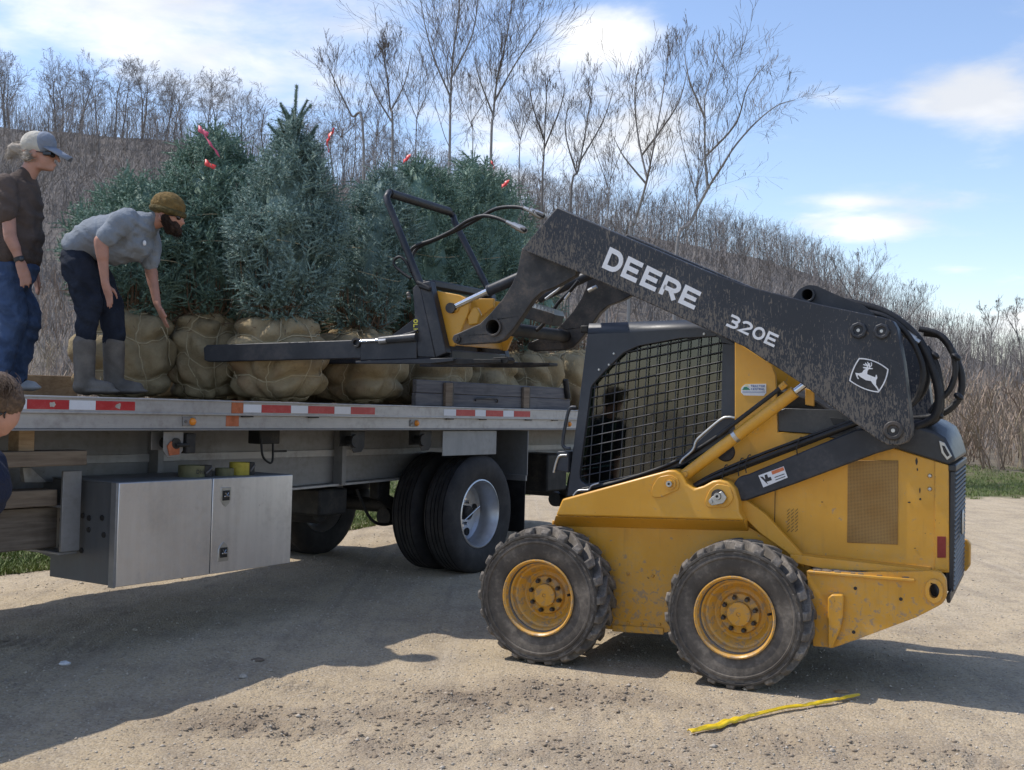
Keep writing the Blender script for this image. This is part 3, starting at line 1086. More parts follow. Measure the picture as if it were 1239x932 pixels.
# --- wheels
def truck_wheel(x, q0, outer, name='wheel'):
    """one of a pair: tyre 0.28 wide from q0 inwards, dished rim"""
    w = empty(name, (x, q0, 0.52), trailer)
    R, W = 0.522, 0.275
    tread = []
    gro = [0.05, 0.1, 0.1375, 0.175, 0.225]
    prof = [(0.295, 0.035), (0.31, 0.012), (0.36, -0.004), (0.43, -0.006), (0.478, 0.004), (0.503, 0.018), (0.515, 0.032)]
    for g in gro:
        prof += [(R, g - 0.009), (R, g - 0.0055), (R - 0.014, g - 0.004), (R - 0.014, g + 0.004), (R, g + 0.0055), (R, g + 0.009)]
    prof += [(0.515, W - .032), (0.503, W - .018), (0.478, W - .004), (0.43, W + .006), (0.36, W + .004), (0.31, W - .012), (0.295, W - .035), (0.295, 0.035)]
    MB().lathe(prof, (0, 0, 0), 1, 72).build('tyre', M['truck_rubber'], w, 0, 30)
    s = 1 if outer == -1 else -1
    if outer == -1:           # deep dish seen from the near side
        rp = [(0.305, 0.022), (0.303, 0.012), (0.292, 0.008), (0.284, 0.022), (0.279, 0.05), (0.263, 0.075), (0.258, 0.19), (0.235, 0.215), (0.17, 0.222), (0.165, 0.215), (0.0, 0.214)]
        hub = [(0.0, 0.125), (0.05, 0.125), (0.062, 0.135), (0.066, 0.215)]
    else:
        rp = [(0.305, 0.02), (0.295, 0.01), (0.285, 0.03), (0.262, 0.06), (0.255, 0.2), (0.0, 0.205)]
        hub = None
    if outer == 1:
        rp = [(r, W - a) for r, a in rp]
    rim = MB().lathe(rp, (0, 0, 0), 1, 56).build('rim', M['rim'], w, 0, 35)
    if hub:
        MB().lathe(hub, (0, 0, 0), 1, 24).build('hub', M['dark'], w, 0, 35)
        nut = MB()
        for k in range(10):
            an = 2 * math.pi * (k + .3) / 10
            nut.lathe([(0.0, 0.185), (0.014, 0.185), (0.016, 0.19), (0.016, 0.222)], (0.118 * math.cos(an), 0, 0.118 * math.sin(an)), 1, 6)
        nut.build('lug_nuts', M['chrome'], w, 0, 30)
        hand = MB()
        for k in range(5):
            an = 2 * math.pi * (k + .12) / 5
            p0 = Vector((0.20 * math.cos(an), 0.218, 0.20 * math.sin(an)))
            hand.lathe([(0.034, 0.0), (0.036, 0.006), (0.0, 0.007)], (p0.x, 0.207, p0.z), 1, 14)
        hand.build('hand_holes', M['dark'], w, 0, 30)
        MB().tube([(-0.115, 0.10, -0.055), (0.115, 0.10, 0.055)], 0.006, 8).build('hub_rod', M['chrome'], w)
    return w


wx = TQ(582, 626, 0.06).x
for axx in (wx, wx + 3.05):
    truck_wheel(axx, 0.055, -1)
    truck_wheel(axx, 0.055 + 0.345, 0)
    truck_wheel(axx, 2.55 - 0.055 - 0.275 - 0.345, 0)
    truck_wheel(axx, 2.55 - 0.055 - 0.275, 1)
    MB().tube([(axx, 0.30, 0.52), (axx, 2.25, 0.52)], 0.065, 16).build('axle', M['dark'], trailer)
    for q in (0.83, 1.72):
        MB().box((axx - .55, q - .05, DZ - .82), (axx - .38, q + .05, DZ - .62)).build('suspension_hanger', M['dark'], trailer, .01)
        MB().tube([(axx - .47, q, DZ - .80), (axx - .1, q, .50), (axx + .35, q, .52)], [.05, .06, .05], 10).build('trailing_arm', M['dark'], trailer)
        MB().lathe([(0.0, 0.0), (.12, 0.0), (.13, .06), (.11, .1), (.13, .14), (.12, .2), (0, .2)], (axx + .3, q, .53), 2, 20).build('air_spring', M['hose'], trailer)
        MB().lathe([(0.0, 0.0), (.08, 0.0), (.085, .05), (.085, .12), (.07, .18), (0, .18)], (axx - .28, q + .1, .45), 0, 16).build('brake_chamber', M['dark'], trailer)
MB().tube(spline([(wx - .7, .9, .72), (wx - .55, .85, .45), (wx - .35, .8, .40), (wx - .1, .85, .5)], 6), .014, 8).build('air_line', M['hose'], trailer)
MB().box((wx - 1.35, .74, DZ - .92), (wx - 1.0, 1.8, DZ - .70)).build('air_tank_bracket', M['dark'], trailer, .02)
MB().lathe([(0, 0), (.12, 0), (.14, .04), (.14, .76), (.12, .8), (0, .8)], (wx - 1.2, .86, DZ - .86), 1, 20).build('air_tank', M['dark'], trailer)

# mud flap on its plate behind the wheels
fx = wx + 0.72
MB().box((fx, 0.04, DZ - .62), (fx + .012, 0.70, DZ - .20)).build('flap_plate', M['alu_end'], trailer, .003)
MB().box((fx - .004, 0.05, DZ - .67), (fx + .02, 0.70, DZ - .615)).build('flap_clamp', M['alu_beam'], trailer, .003)
MB().box((fx + .004, 0.06, 0.30), (fx + .014, 0.69, DZ - .66)).build('mud_flap', M['hose'], trailer, .003)
MB().box((wx - .62, .05, DZ - .41), (wx + .2, .056, DZ - .20)).build('wheel_skirt', M['alu_end'], trailer, .002)
MB().box((fx + .9, .35, .62), (fx + 1.3, 1.2, DZ - .45)).build('rear_frame_box', M['dark'], trailer, .02)

# --- tool box slung under the near side
bx0, bx1 = TQ(142, 586, 0).x, TQ(354.5, 572, 0).x
bz1, bz0 = TQ(142, 585, 0).z, TQ(140, 711, 0).z
box = empty('tool_box', (0, 0, 0), trailer)
m = MB()
m.prism([(bx0 + .012, bz0 + .004), (bx1 - .01, bz0 + .004), (bx1 - .01, bz1 - .004), (bx0 + .012, bz1 - .004)], 0.022, 0.62)
m.build('box_body', M['box_end'], box, .004)
MB().box((bx0 - .004, 0.002, bz0 - .004), (bx0 + .012, 0.05, bz1 + .002)).build('box_edge', M['alu_beam'], box, .002)
MB().box((bx0 + .012, 0.012, bz1 - .003), (bx1, 0.63, bz1 + .003)).build('box_lid_plate', M['alu_end'], box, .002)
xm = TQ(257.5, 580, 0).x
MB().box((bx0 + .013, 0.0, bz0), (xm - .004, 0.021, bz1)).build('box_door', M['alu'], box, .004)
MB().box((xm + .004, 0.0, bz0), (bx1, 0.021, bz1)).build('box_door', M['alu'], box, .004)
MB().box((xm - .006, .0205, bz0 + .002), (xm + .006, .0215, bz1 - .002)).build('door_gap', M['dark'], box)
for (px, py, up) in ((273, 600, 1), (270, 669, -1)):
    c = TQ(px, py, 0)
    pl = [(-.045, .055 * up), (.045, .055 * up), (.045, -.025 * up), (.025, -.055 * up), (0, -.072 * up), (-.025, -.055 * up), (-.045, -.025 * up)]
    if up < 0:
        pl = pl[::-1]
    MB().prism([(c.x + a, c.z + b) for a, b in pl], -.004, 0.004).build('latch_plate', M['zinc'], box, .002)
    MB().box((c.x - .03, -.008, c.z - .03 * 1), (c.x + .03, -.0045, c.z + .035)).build('latch_cup', M['dark'], box, .002)
    MB().box((c.x - .022, -.016, c.z - .008), (c.x + .022, -.0085, c.z + .002)).build('latch_handle', M['chrome'], box, .003)
    MB().tube([(c.x - .012, -.011, c.z + .02), (c.x, -.011, c.z + .002), (c.x + .014, -.011, c.z + .02)], .003, 6).build('latch_wire', M['chrome'], box)
for (a, b) in ((.1, .36), (.13, .33), (.3, .4), (.36, .39), (.36, .32), (.1, .2), (.3, .19), (.48, .4), (.5, .3), (.14, .42)):
    MB().lathe([(0, -.006), (.016, -.006), (.018, 0.0)], (bx0 + .0115, .62 - a, bz0 + b), 0, 10).build('rivet', M['dark'], box, 0, 30)
# hanger plate of the box, stepped below the beam
MB().prism([(.62, bz1 - .03), (.95, bz1 - .06), (.95, bz1 - .16), (.76, bz0 + .14), (.62, bz0 + .12)], bx0 + .02, bx0 + .032, 0).build('hanger_plate', M['box_end'], box, .002)

# --- winches, junction box
for (px, orange) in ((207, True), (430, False), (512, False)):
    x = TX(px, .1, 530)
    w = empty('strap_winch', (x, 0.07, DZ - .2), trailer)
    fr = MB().prism([(-.085, 0), (.075, 0), (.075, -.12), (.04, -.16), (-.05, -.165), (-.085, -.12)], 0.0, 0.006).prism([(-.085, 0), (.075, 0), (.075, -.12), (-.085, -.12)], 0.11, 0.116)
    fr.build('winch_frame', M['alu_beam'] if orange else M['dark'], w, .003)
    MB().lathe([(0, -.012), (.035, -.012), (.035, .13), (0, .13)], (0.01, 0, -.075), 1, 14).build('winch_drum', M['dark'], w)
    if orange:
        MB().prism([(-.06, -.09), (-.03, -.06), (.04, -.105), (.04, -.145), (-.04, -.15)], -.008, -.001).build('orange_strap_end', M['rust_orange'], w, .002)
        MB().box((.085, -.02, -.14), (.16, .1, -.012)).build('ratchet_box', M['dark'], w, .006)
        MB().tube([(.0, -.015, -.085), (.1, -.02, -.085)], .012, 8).build('ratchet_bar', M['dark'], w)
    else:
        MB().lathe([(0, -.02), (.05, -.02), (.05, -.002), (0, -.002)], (-.05, 0, -.075), 1, 8).build('ratchet_wheel', M['dark'], w)
x = TX(327, .3, 525)
jb = MB().box((x - .1, .30, DZ - .30), (x + .1, .42, DZ - .19)).build('junction_box', M['dark'], trailer, .006)
MB().tube(spline([(x - .09, .3, DZ - .26), (x - .08, .29, DZ - .38), (x - .02, .29, DZ - .43), (x + .02, .29, DZ - .42), (x + .03, .3, DZ - .3)], 6), .008, 8).build('junction_cable', M['hose'], jb)
MB().box((x + .02, .285, DZ - .36), (x + .16, .295, DZ - .345)).build('cable_clip', M['dark'], jb)

# --- rack under the deck at the front: bracket, with loose timbers in it
for xx in (TX(85, .30, 590), TX(85, .30, 590) - 1.6):
    MB().box((xx - .065, .28, DZ - .92), (xx + .065, .30, DZ - .44)).build('rack_bracket', M['alu_beam'], trailer, .004)
    MB().box((xx - .065, .30, DZ - .94), (xx + .065, .70, DZ - .922)).build('rack_shelf', M['alu_beam'], trailer, .004)
    MB().box((xx - .06, .30, DZ - .66), (xx + .06, .70, DZ - .645)).build('rack_shelf', M['alu_beam'], trailer, .004)


def timber(pxa, pxb, pya, pyb, q, dep, lab, mat='dark_wood', name='timber'):
    """a beam along the trailer, its near face on plane q, seen from (pxa..pxb, pya..pyb)"""
    b0, b1 = TQ(pxb, pya, q), TQ(pxb, pyb, q)
    L = abs(TQ(pxa, pya, q).x - b0.x)
    o = MB().box((-L, 0, b1.z - b0.z), (0, dep, 0)).build(name, M[mat], None, .006)
    o.matrix_world = TM @ Matrix.Translation((b0.x, q, b0.z))
    tag(o, lab, 'timber', 'timbers in the under-deck rack')
    return o


timber(-160, 106, 545, 563, .16, .14, 'weathered brown timber with its end sticking out, topmost in the under-deck rack')
timber(-160, 70, 592, 612, .34, .16, 'grey brown timber below the bracket, middle of the three in the under-deck rack')
timber(-160, 70, 613, 662, .42, .05, 'wide pale plank on edge, lowest in the under-deck rack', 'plank', 'plank')
o = MB().box((-.05, 0, -.14), (.05, .1, 0)).build('wood_block', M['new_wood'], None, .004)
p_ = TQ(33, 519, .2)
o.matrix_world = TM @ Matrix.Translation(p_)
tag(o, 'short upright brown wood block wedged under the deck rail above the timbers', 'wood block')
MB().prism([(TQ(30, 584, .5).x, TQ(30, 584, .5).z), (TQ(57, 584, .5).x, TQ(57, 584, .5).z), (TQ(38, 566, .5).x, TQ(38, 566, .5).z), (TQ(28, 566, .5).x, TQ(28, 566, .5).z)], .5, .54).build('rack_strut', M['alu_rail'], trailer, .003)

# --- straps rolled up on the tool box
def strap_roll(px, py, r, h, mat, lab, buckle=0, lettered=False):
    c = TQ(px, py, .12 + r)
    root = empty('strap_roll')
    root.matrix_world = TM @ Matrix.Translation((c.x, .10 + r, bz1 + .0035))
    prof = []
    for k in range(7):
        rr = r * (1 - k * .1)
        prof += [(rr, 0.0 + .001 * k), (rr, h - .003 * (k % 2)), (rr - r * .05, h - .012)]
    MB().lathe([(r, 0), (r, h)] + prof[2:] + [(0.0, h - .02)], (0, 0, 0), 2, 36).build('webbing_coil', M[mat], root, 0, 35)
    if buckle:
        MB().box((r * .55, -r * .9, 0), (r * 1.25, -r * .2, h * 1.02)).build('buckle', M['dark'], root, .004)
        MB().tube([(r * .6, -r * .95, h * .3), (r * 1.2, -r * .95, h * .8)], .006, 6).build('buckle_pin', M['bolt'], root)
    if lettered:
        for k, ch in enumerate('DHAR'):
            letter_on_cyl(ch, root, r, h, -1.95 + k * .32)
    tag(root, lab, 'strap', 'ratchet straps rolled up on the tool box')
    return root
# ------------------------------------------------------------------ lettering as cut-out shapes
def arc(cx, cy, rx, ry, a0, a1, n=10):
    return [(cx + rx * math.cos(R_(a0 + (a1 - a0) * k / n)), cy + ry * math.sin(R_(a0 + (a1 - a0) * k / n))) for k in range(n + 1)]


# each glyph: strokes (polylines) in a 0..1 x 0..1 cell, drawn with a broad pen
GLYPH = {
    'D': [[(.12, .1), (.12, .9), (.5, .9)] + arc(.5, .5, .38, .4, 90, -90)[1:] + [(.12, .1)]],
    'E': [[(.92, .9), (.12, .9), (.12, .1), (.92, .1)], [(.12, .5), (.82, .5)]],
    'R': [[(.12, 0), (.12, .9), (.6, .9)] + arc(.6, .66, .28, .24, 90, -90)[1:] + [(.12, .42)], [(.5, .42), (.88, .0)]],
    '3': [[(.1, .9), (.55, .9)] + arc(.58, .71, .30, .19, 90, -90)[1:] + [(.35, .52)], [(.5, .5)] + arc(.58, .3, .32, .2, 90, -90) + [(.08, .1)]],
    '2': [arc(.5, .68, .38, .22, 170, -30) + [(.1, .1), (.92, .1)]],
    '0': [arc(.5, .5, .40, .40, 0, 360, 20)],
    'H': [[(.12, 0), (.12, 1)], [(.88, 0), (.88, 1)], [(.12, .5), (.88, .5)]],
    'A': [[(.05, 0), (.5, 1), (.95, 0)], [(.25, .38), (.75, .38)]],
    'T': [[(0, .92), (1, .92)], [(.5, .9), (.5, 0)]],
    'C': [arc(.52, .5, .4, .42, 45, 315, 14)],
    'O': [arc(.5, .5, .4, .42, 0, 360, 18)],
    'N': [[(.12, 0), (.12, 1), (.88, 0), (.88, 1)]],
    'L': [[(.12, 1), (.12, .08), (.9, .08)]],
}


def glyph_faces(ch, pen):
    """strips of quads with mitred joins; returns verts2d, faces"""
    vs, fs, sid = [], [], []
    for si, st in enumerate(GLYPH[ch]):
        st = [Vector(p) for p in st]
        closed = (st[0] - st[-1]).length < 1e-4
        if closed:
            st = st[:-1]
        n = len(st)
        o = len(vs)
        for i in range(n):
            a = st[i - 1] if (i > 0 or closed) else None
            b = st[(i + 1) % n] if (i < n - 1 or closed) else None
            d1 = (st[i] - a).normalized() if a is not None else None
            d2 = (b - st[i]).normalized() if b is not None else None
            d1 = d1 if d1 is not None else d2
            d2 = d2 if d2 is not None else d1
            n1, n2 = Vector((-d1.y, d1.x)), Vector((-d2.y, d2.x))
            mt = (n1 + n2)
            mt = mt.normalized() if mt.length > 1e-3 else n1
            w = pen / 2 / max(0.45, mt.dot(n1))
            vs += [st[i] + mt * w, st[i] - mt * w]
            sid += [si, si]
        for i in range(n if closed else n - 1):
            j = (i + 1) % n
            fs.append((o + 2 * i, o + 2 * i + 1, o + 2 * j + 1, o + 2 * j))
    return vs, fs, sid


def letter_quad(ch, c0, c1, pen, quad, at, thick=0.0016):
    """a letter filling columns c0..c1 of a quad given in (u, w): TL, TR, BL, BR; at(u, w, out) gives the 3D point"""
    vs, fs, sid = glyph_faces(ch, pen)
    m = MB()
    TL, TR, BL, BR = [Vector(q) for q in quad]
    pts = []
    for v in vs:
        s = c0 + (c1 - c0) * v.x
        b = BL + (BR - BL) * s
        t = TL + (TR - TL) * s
        p = b + (t - b) * v.y
        pts.append(p)
    n = len(pts)
    V = [at(p.x, p.y, thick + .0005 * k) for p, k in zip(pts, sid)] + [at(p.x, p.y, -0.0002) for p in pts]
    Fc = []
    for k, f in enumerate(fs):
        Fc.append(f)
        Fc.append(tuple(i + n for i in f[::-1]))
        for i in range(4):
            j = (i + 1) % 4
            Fc.append((f[i], f[j], f[j] + n, f[i] + n))
    # overlapping strokes: lift later ones a hair so no two faces lie in one plane
    m.add(V, Fc)
    return m


def word(text, quad, at, pen, mat, parent, gap=.16, name='letter'):
    n = len(text)
    cw = 1.0 / (n - gap * 0 + (n - 1) * gap)
    for k, ch in enumerate(text):
        if ch == ' ':
            continue
        a = k * cw * (1 + gap)
        m = letter_quad(ch, a, a + cw, pen, quad, at, 0.0016)
        m.build(name, mat, parent, 0, 0, fix=False)


def letter_on_cyl(ch, root, r, h, a0):
    vs, fs, sid = glyph_faces(ch, .2)
    m = MB()
    V = []
    for v in vs:
        an = a0 + v.x * .25
        V.append(((r + .002) * math.cos(an), (r + .002) * math.sin(an), h * (.3 + .38 * v.y)))
    m.add(V, fs)
    m.build('stencilled_letter', M['decal_black'], root, 0, 0, fix=False)


strap_roll(229, 577, .085, .075, 'strap_olive', 'olive webbing strap roll with stencilled letters and a buckle, on the tool box', 1, True)
strap_roll(269, 575, .062, .05, 'strap_olive', 'smallest flat olive yellow strap roll on the tool box')
strap_roll(287, 572, .068, .085, 'strap_yellow', 'bright yellow strap roll with dark buckle on the tool box', 1)

# --- boards standing on the deck
def deck_board(pxa, pxb, h, q, th, lab, mat, cat='board', name='wooden_board'):
    xa, xb = TX(pxa, q, 485), TX(pxb, q, 485)
    root = empty(name)
    root.matrix_world = TM @ Matrix.Translation((xa, q, DZ))
    tag(root, lab, cat)
    return root, xb - xa


rt, L = deck_board(503, 690, .2, .06, .05, 'weathered grey wooden side board with two cleats, standing on the deck edge', 'board', 'side board', 'side_board')
MB().box((0, 0, .004), (L, .045, .108)).build('plank', M['board'], rt, .006)
MB().box((.01, 0.003, .111), (L - .012, .047, .218)).build('plank', M['board'], rt, .006)
for px in (540, 634):
    x = TX(px, .06, 485) - TX(503, .06, 485)
    MB().box((x - .05, -.03, .006), (x + .05, -.0005, .205)).build('cleat', M['dark_wood'], rt, .005)
    MB().box((x + .052, -.018, .002), (x + .085, -.001, .21)).build('cleat_iron', M['iron'], rt, .003)
xh = TX(588, .06, 485) - TX(503, .06, 485)
MB().tube(spline([(xh - .18, -.012, .06), (xh - .17, -.02, .08), (xh, -.022, .085), (xh + .14, -.022, .085), (xh + .16, -.014, .05)], 5), .008, 8).build('handle_rod', M['iron'], rt)
xr = TX(685, .06, 485) - TX(503, .06, 485)
MB().tube([(xr - .06, -.02, .30), (xr, -.02, .12)], .028, 10).build('post_clamp', M['dark'], rt)

pa = deck_pt(-30, 8.9)
ti = TI @ pa
rt = empty('wooden_plank')
rt.matrix_world = TM @ Matrix.Translation((ti.x, ti.y, DZ))
tag(rt, 'tan plank on edge lying across the deck behind the men', 'plank')
pb = TI @ deck_pt(93, 9.25)
v_ = Vector((pb.x - ti.x, pb.y - ti.y, 0))
n_ = Vector((-v_.y, v_.x, 0)).normalized() * .04
z_ = Vector((0, 0, .165))
MB().add([(0, 0, .002), v_ + Vector((0, 0, .002)), v_ + z_, z_, n_ + Vector((0, 0, .002)), v_ + n_ + Vector((0, 0, .002)), v_ + n_ + z_, n_ + z_],
         [(0, 1, 2, 3), (4, 7, 6, 5), (0, 4, 5, 1), (1, 5, 6, 2), (2, 6, 7, 3), (3, 7, 4, 0)]).build('plank_body', M['new_wood'], rt, .005)
# ------------------------------------------------------------------ skid steer loader
_h = P(888, 747, 6.5)
S_ROOT = Vector((_h.x, _h.y, 0.0))
SM = Matrix.Translation(S_ROOT) @ Matrix.Rotation(-BETA, 4, 'Z')
SI = SM.inverted()
SW = 1.68                                    # width over the tyres


def SQ(px, py, v):
    """pixel to loader coordinates (x to its rear, y away from the camera, z up) on the upright plane y = v"""
    o = SI @ CAM_P
    d = SI.to_3x3() @ ray(px, py)
    return o + d * ((v - o.y) / d.y)


def SP(pts, v):
    out = []
    for p in pts:
        q = SQ(p[0], p[1], v)
        out.append((q.x, q.z))
    return out


def mir(v0, v1):
    return SW - v1, SW - v0


skid = empty('skid_steer_loader')
skid.matrix_world = SM
tag(skid, 'muddy yellow skid steer loader with charcoal lift arms raised over the trailer', 'skid steer')


def rounded(poly, r, idx=None, n=4):
    """cut the corners of a polygon with small arcs"""
    out = []
    m = len(poly)
    for i in range(m):
        p = Vector(poly[i])
        if idx is not None and i not in idx:
            out.append(tuple(p))
            continue
        a, b = Vector(poly[i - 1]), Vector(poly[(i + 1) % m])
        da, db = (a - p), (b - p)
        k = min(r, da.length * .45, db.length * .45)
        pa, pb = p + da.normalized() * k, p + db.normalized() * k
        for j in range(n + 1):
            t = j / n
            out.append(tuple((1 - t) ** 2 * pa + 2 * t * (1 - t) * p + t * t * pb))
    return out


# --- wheels
def skid_wheel(cx, v0, cz, spin, side):
    """tyre from v0 (its outer face) inwards; side -1: outer face towards -y"""
    w = empty('wheel', (cx, v0, cz), skid)
    s = 1 if side == -1 else -1
    W = 0.30
    R0 = 0.372
    prof = [(0.205, 0.045), (0.222, 0.028), (0.232, 0.020), (0.29, 0.004), (0.330, 0.004), (0.334, -0.004), (0.344, -0.004), (0.348, 0.004),
            (0.366, 0.004), (0.372, -0.005), (0.383, -0.003), (0.386, 0.008), (R0, 0.03), (R0, W - .03), (0.384, W - .008), (0.36, W), (0.29, W), (0.22, W - .03), (0.205, W - .05), (0.205, .045)]
    prof = [(r, a * s) for r, a in prof]
    MB().lathe(prof[8:], (0, 0, 0), 1, 80).build('tyre', M['rubber'], w, 0, 28)
    MB().lathe(prof[:9], (0, 0, 0), 1, 80).build('sidewall', M['sidewall'], w, 0, 28)
    lug = MB()
    NL = 22
    for half in (0, 1):
        for k in range(NL):
            a0 = 2 * math.pi * (k + .5 * half) / NL + spin
            # block: from the shoulder to just past the middle, swept forward with a kink
            st = [(0.000, 0.0, .050), (0.045, 0.0, .060), (0.085, 0.035, .050), (0.165, 0.115, .038)]
            rows = []
            for (d, sh, wd) in st:
                ax_ = (d if half == 0 else W - d) * s
                for sg in (-1, 1):
                    for (r_, wv) in ((R0 - .012, wd * .62), (0.420 if d > .01 else 0.402, wd * .42)):
                        an = a0 + (sh + sg * wv) / 0.40 * (1 if s > 0 else 1)
                        rows.append((r_ * math.cos(an), ax_, r_ * math.sin(an)))
            fs = []
            for i in range(3):
                o = i * 4
                fs += [(o + 1, o + 5, o + 7, o + 3), (o, o + 4, o + 5, o + 1), (o + 2, o + 3, o + 7, o + 6)]
            fs += [(0, 1, 3, 2), (12, 14, 15, 13)]
            lug.add(rows, fs)
    lug.build('tread_lugs', M['lug'], w, 0.006, 30)
    rp = [(0.232, 0.016), (0.234, 0.004), (0.226, 0.000), (0.216, 0.010), (0.210, 0.05), (0.196, 0.066), (0.190, 0.098), (0.178, 0.104), (0.160, 0.132), (0.150, 0.150),
          (0.140, 0.155), (0.122, 0.150), (0.112, 0.132), (0.078, 0.130), (0.074, 0.128), (0.0, 0.128)]
    MB().lathe([(r, a * s) for r, a in rp], (0, 0, 0), 1, 56).build('rim', M['yellow'], w, 0, 25)
    MB().lathe([(r, a * s) for r, a in [(0.070, .129), (0.070, .108), (0.066, .104), (0.012, .102), (0.01, .106), (0.0, .106)]], (0, 0, 0), 1, 32).build('hub_cap', M['yellow'], w, 0, 30)
    for k in range(8):
        an = 2 * math.pi * (k + .25) / 8 + spin
        b = MB().lathe([(r, a * s) for r, a in [(0, .098), (0.010, .098), (0.0125, .102), (0.0125, .132), (0.017, .130), (0.017, .136)]], (0.095 * math.cos(an), 0, 0.095 * math.sin(an)), 1, 6)
        b.build('lug_nut', M['iron'], w, 0, 30)
    MB().tube([(0.2 * math.cos(.15), .055 * s, .2 * math.sin(.15)), (0.185 * math.cos(.15), .035 * s, .185 * math.sin(.15))], .008, 8).build('valve', M['dark'], w)
    return w


rc, fc = SQ(888, 747, 0), SQ(650, 727.5, 0)
for c, spin in ((rc, .1), (fc, .33)):
    skid_wheel(c.x, 0.0, 0.405, spin, -1)
    skid_wheel(c.x, SW, 0.405, spin + .2, 1)

# --- chassis: side plates between the wheels, belly
low = SP([(668, 630), (900, 634), (955, 668), (985, 690), (985, 742), (802, 766), (741, 762), (690, 757), (664, 700)], .34)
for v0, v1 in ((.34, .355), mir(.34, .355)):
    MB().prism(low, v0, v1).build('side_plate', M['yellow'], skid, .004)
zb = min(p[1] for p in low)
MB().prism(SP([(690, 745), (985, 745), (985, 700), (690, 700)], .36), .358, SW - .358).build('belly', M['dark'], skid, .01)
MB().prism(SP([(672, 640), (690, 640), (690, 752), (672, 740)], .36), .36, SW - .36).build('front_sill', M['yellow'], skid, .006)
b0 = SQ(741, 762, .335)
bl = MB().prism(SP([(741, 756), (803, 760), (803, 768), (741, 764)], .335), .328, .3395).build('bottom_flange', M['yellow'], skid, .003)
for (px, py) in ((760, 694.6), (790, 697), (760.5, 753.6), (777, 755), (798, 755.5), (742, 752)):
    c = SQ(px, py, .338)
    MB().lathe([(0, -.008), (.007, -.008), (.010, -.004), (.011, .002)], (c.x, .338, c.z), 1, 10).build('rivet', M['yellow'], skid)
for r in (0, 1):
    c = fc if r else rc
    MB().tube([(c.x, .2, .405), (c.x, SW - .2, .405)], .07, 20).build('axle_tube', M['dark'], skid)

# upper fender, proud of the side plate, with the two pivot lugs on top
up = SP([(668, 632), (670, 616), (678, 604), (700, 597), (808, 569), (817, 569), (824, 574), (830, 585), (840, 591.5), (851, 588), (862, 582), (871, 580.5), (881, 583),
         (889, 592), (893, 606), (894, 622), (905, 632), (922, 644), (953, 666), (960, 675), (930, 668), (900, 634)], .20)
fl = SP([(672, 624), (680, 604), (808, 569), (817, 569), (824, 574), (830, 585), (840, 591.5), (851, 588), (862, 582), (871, 580.5), (881, 583), (889, 592), (893, 606), (894, 620), (900, 630)], .20)
for k, (v0, v1) in enumerate(((.20, .35), mir(.20, .35))):
    MB().prism(fl, v0, v1).build('fender', M['yellow'], skid, .012)
# the folded lip under the fender, turned in to the side plate
la, lb = SP([(672, 624.5), (899.5, 630.5)], .20)
lc, ld = SP([(668, 637), (905, 643)], .335)
MB().add([(la[0], .203, la[1]), (lb[0], .203, lb[1]), (ld[0], .341, ld[1]), (lc[0], .341, lc[1]), (la[0], .345, la[1] + .02), (lb[0], .345, lb[1] + .02)],
         [(0, 1, 2, 3), (0, 4, 5, 1), (3, 2, 5, 4), (0, 3, 4), (1, 5, 2)]).build('fender_lip', M['yellow'], skid, .003)
MB().prism(SP([(894, 616), (922, 644), (953, 666), (975, 686), (975, 672), (930, 622), (895, 596)], .36), .30, .338).build('rear_web', M['yellow'], skid, .006)
for (px, py, r, k) in ((812, 585, .036, 0), (870, 600, .040, 1)):
    c = SQ(px, py, .2)
    t = MB()
    if k == 0:
        t.prism(rounded(SP([(789, 590), (797, 577), (812, 574), (822, 580), (822, 592), (800, 602), (789, 602)], .2), .02), .190, .1995)
    else:
        t.prism(rounded(SP([(853, 607), (858, 594), (868, 585), (884, 588), (888, 604), (880, 614), (856, 614)], .2), .02), .190, .1995)
    t.build('pivot_pad', M['yellow'], skid, .004)
    MB().lathe([(0, -.028), (r * .55, -.028), (r * .6, -.02), (r * .62, -.014), (r, -.014), (r, 0)], (c.x, .19, c.z), 1, 28).build('pivot_boss', M['yellow'] if k == 0 else M['iron'], skid, 0, 30)
    MB().lathe([(0, -.037), (r * .5, -.037), (r * .5, -.02)], (c.x, .19, c.z), 1, 20).build('pivot_pin', M['zinc'], skid, 0, 30)
    MB().lathe([(0, -.039), (r * .2, -.039), (r * .2, -.03)], (c.x, .19, c.z), 1, 12).build('grease_hole', M['dark'], skid, 0, 30)
MB().prism(rounded(SP([(857, 606), (862, 601), (874, 594), (880, 602), (876, 609), (861, 612)], .175), .012), .164, .174).build('pin_lock', M['zinc'], skid, .003)
c = SQ(860, 607, .16)
MB().lathe([(0, -.01), (.011, -.01), (.012, .006)], (c.x, .162, c.z), 1, 6).build('lock_bolt', M['zinc'], skid)

# --- rear body and engine bay
body = SP([(889, 412), (934, 442), (939, 455), (941, 523), (986, 526), (1012, 530), (1074, 540), (1148, 563), (1148.5, 693), (1120, 693), (975, 672), (940, 660), (860, 640), (760, 620), (760, 590), (850, 560), (889, 525)], .40)
for v0, v1 in ((.40, .42), mir(.40, .42)):
    MB().prism(body, v0, v1).build('engine_side', M['yellow'], skid, .005)
uend = SQ(1148, 620, .40).x
zt, zl = SQ(1148, 563, .40).z, SQ(1148, 692, .40).z
MB().box((SQ(960, 600, .4).x, .425, zl + .02), (uend - .05, SW - .425, zt - .02)).build('engine_core', M['dark'], skid, .02)
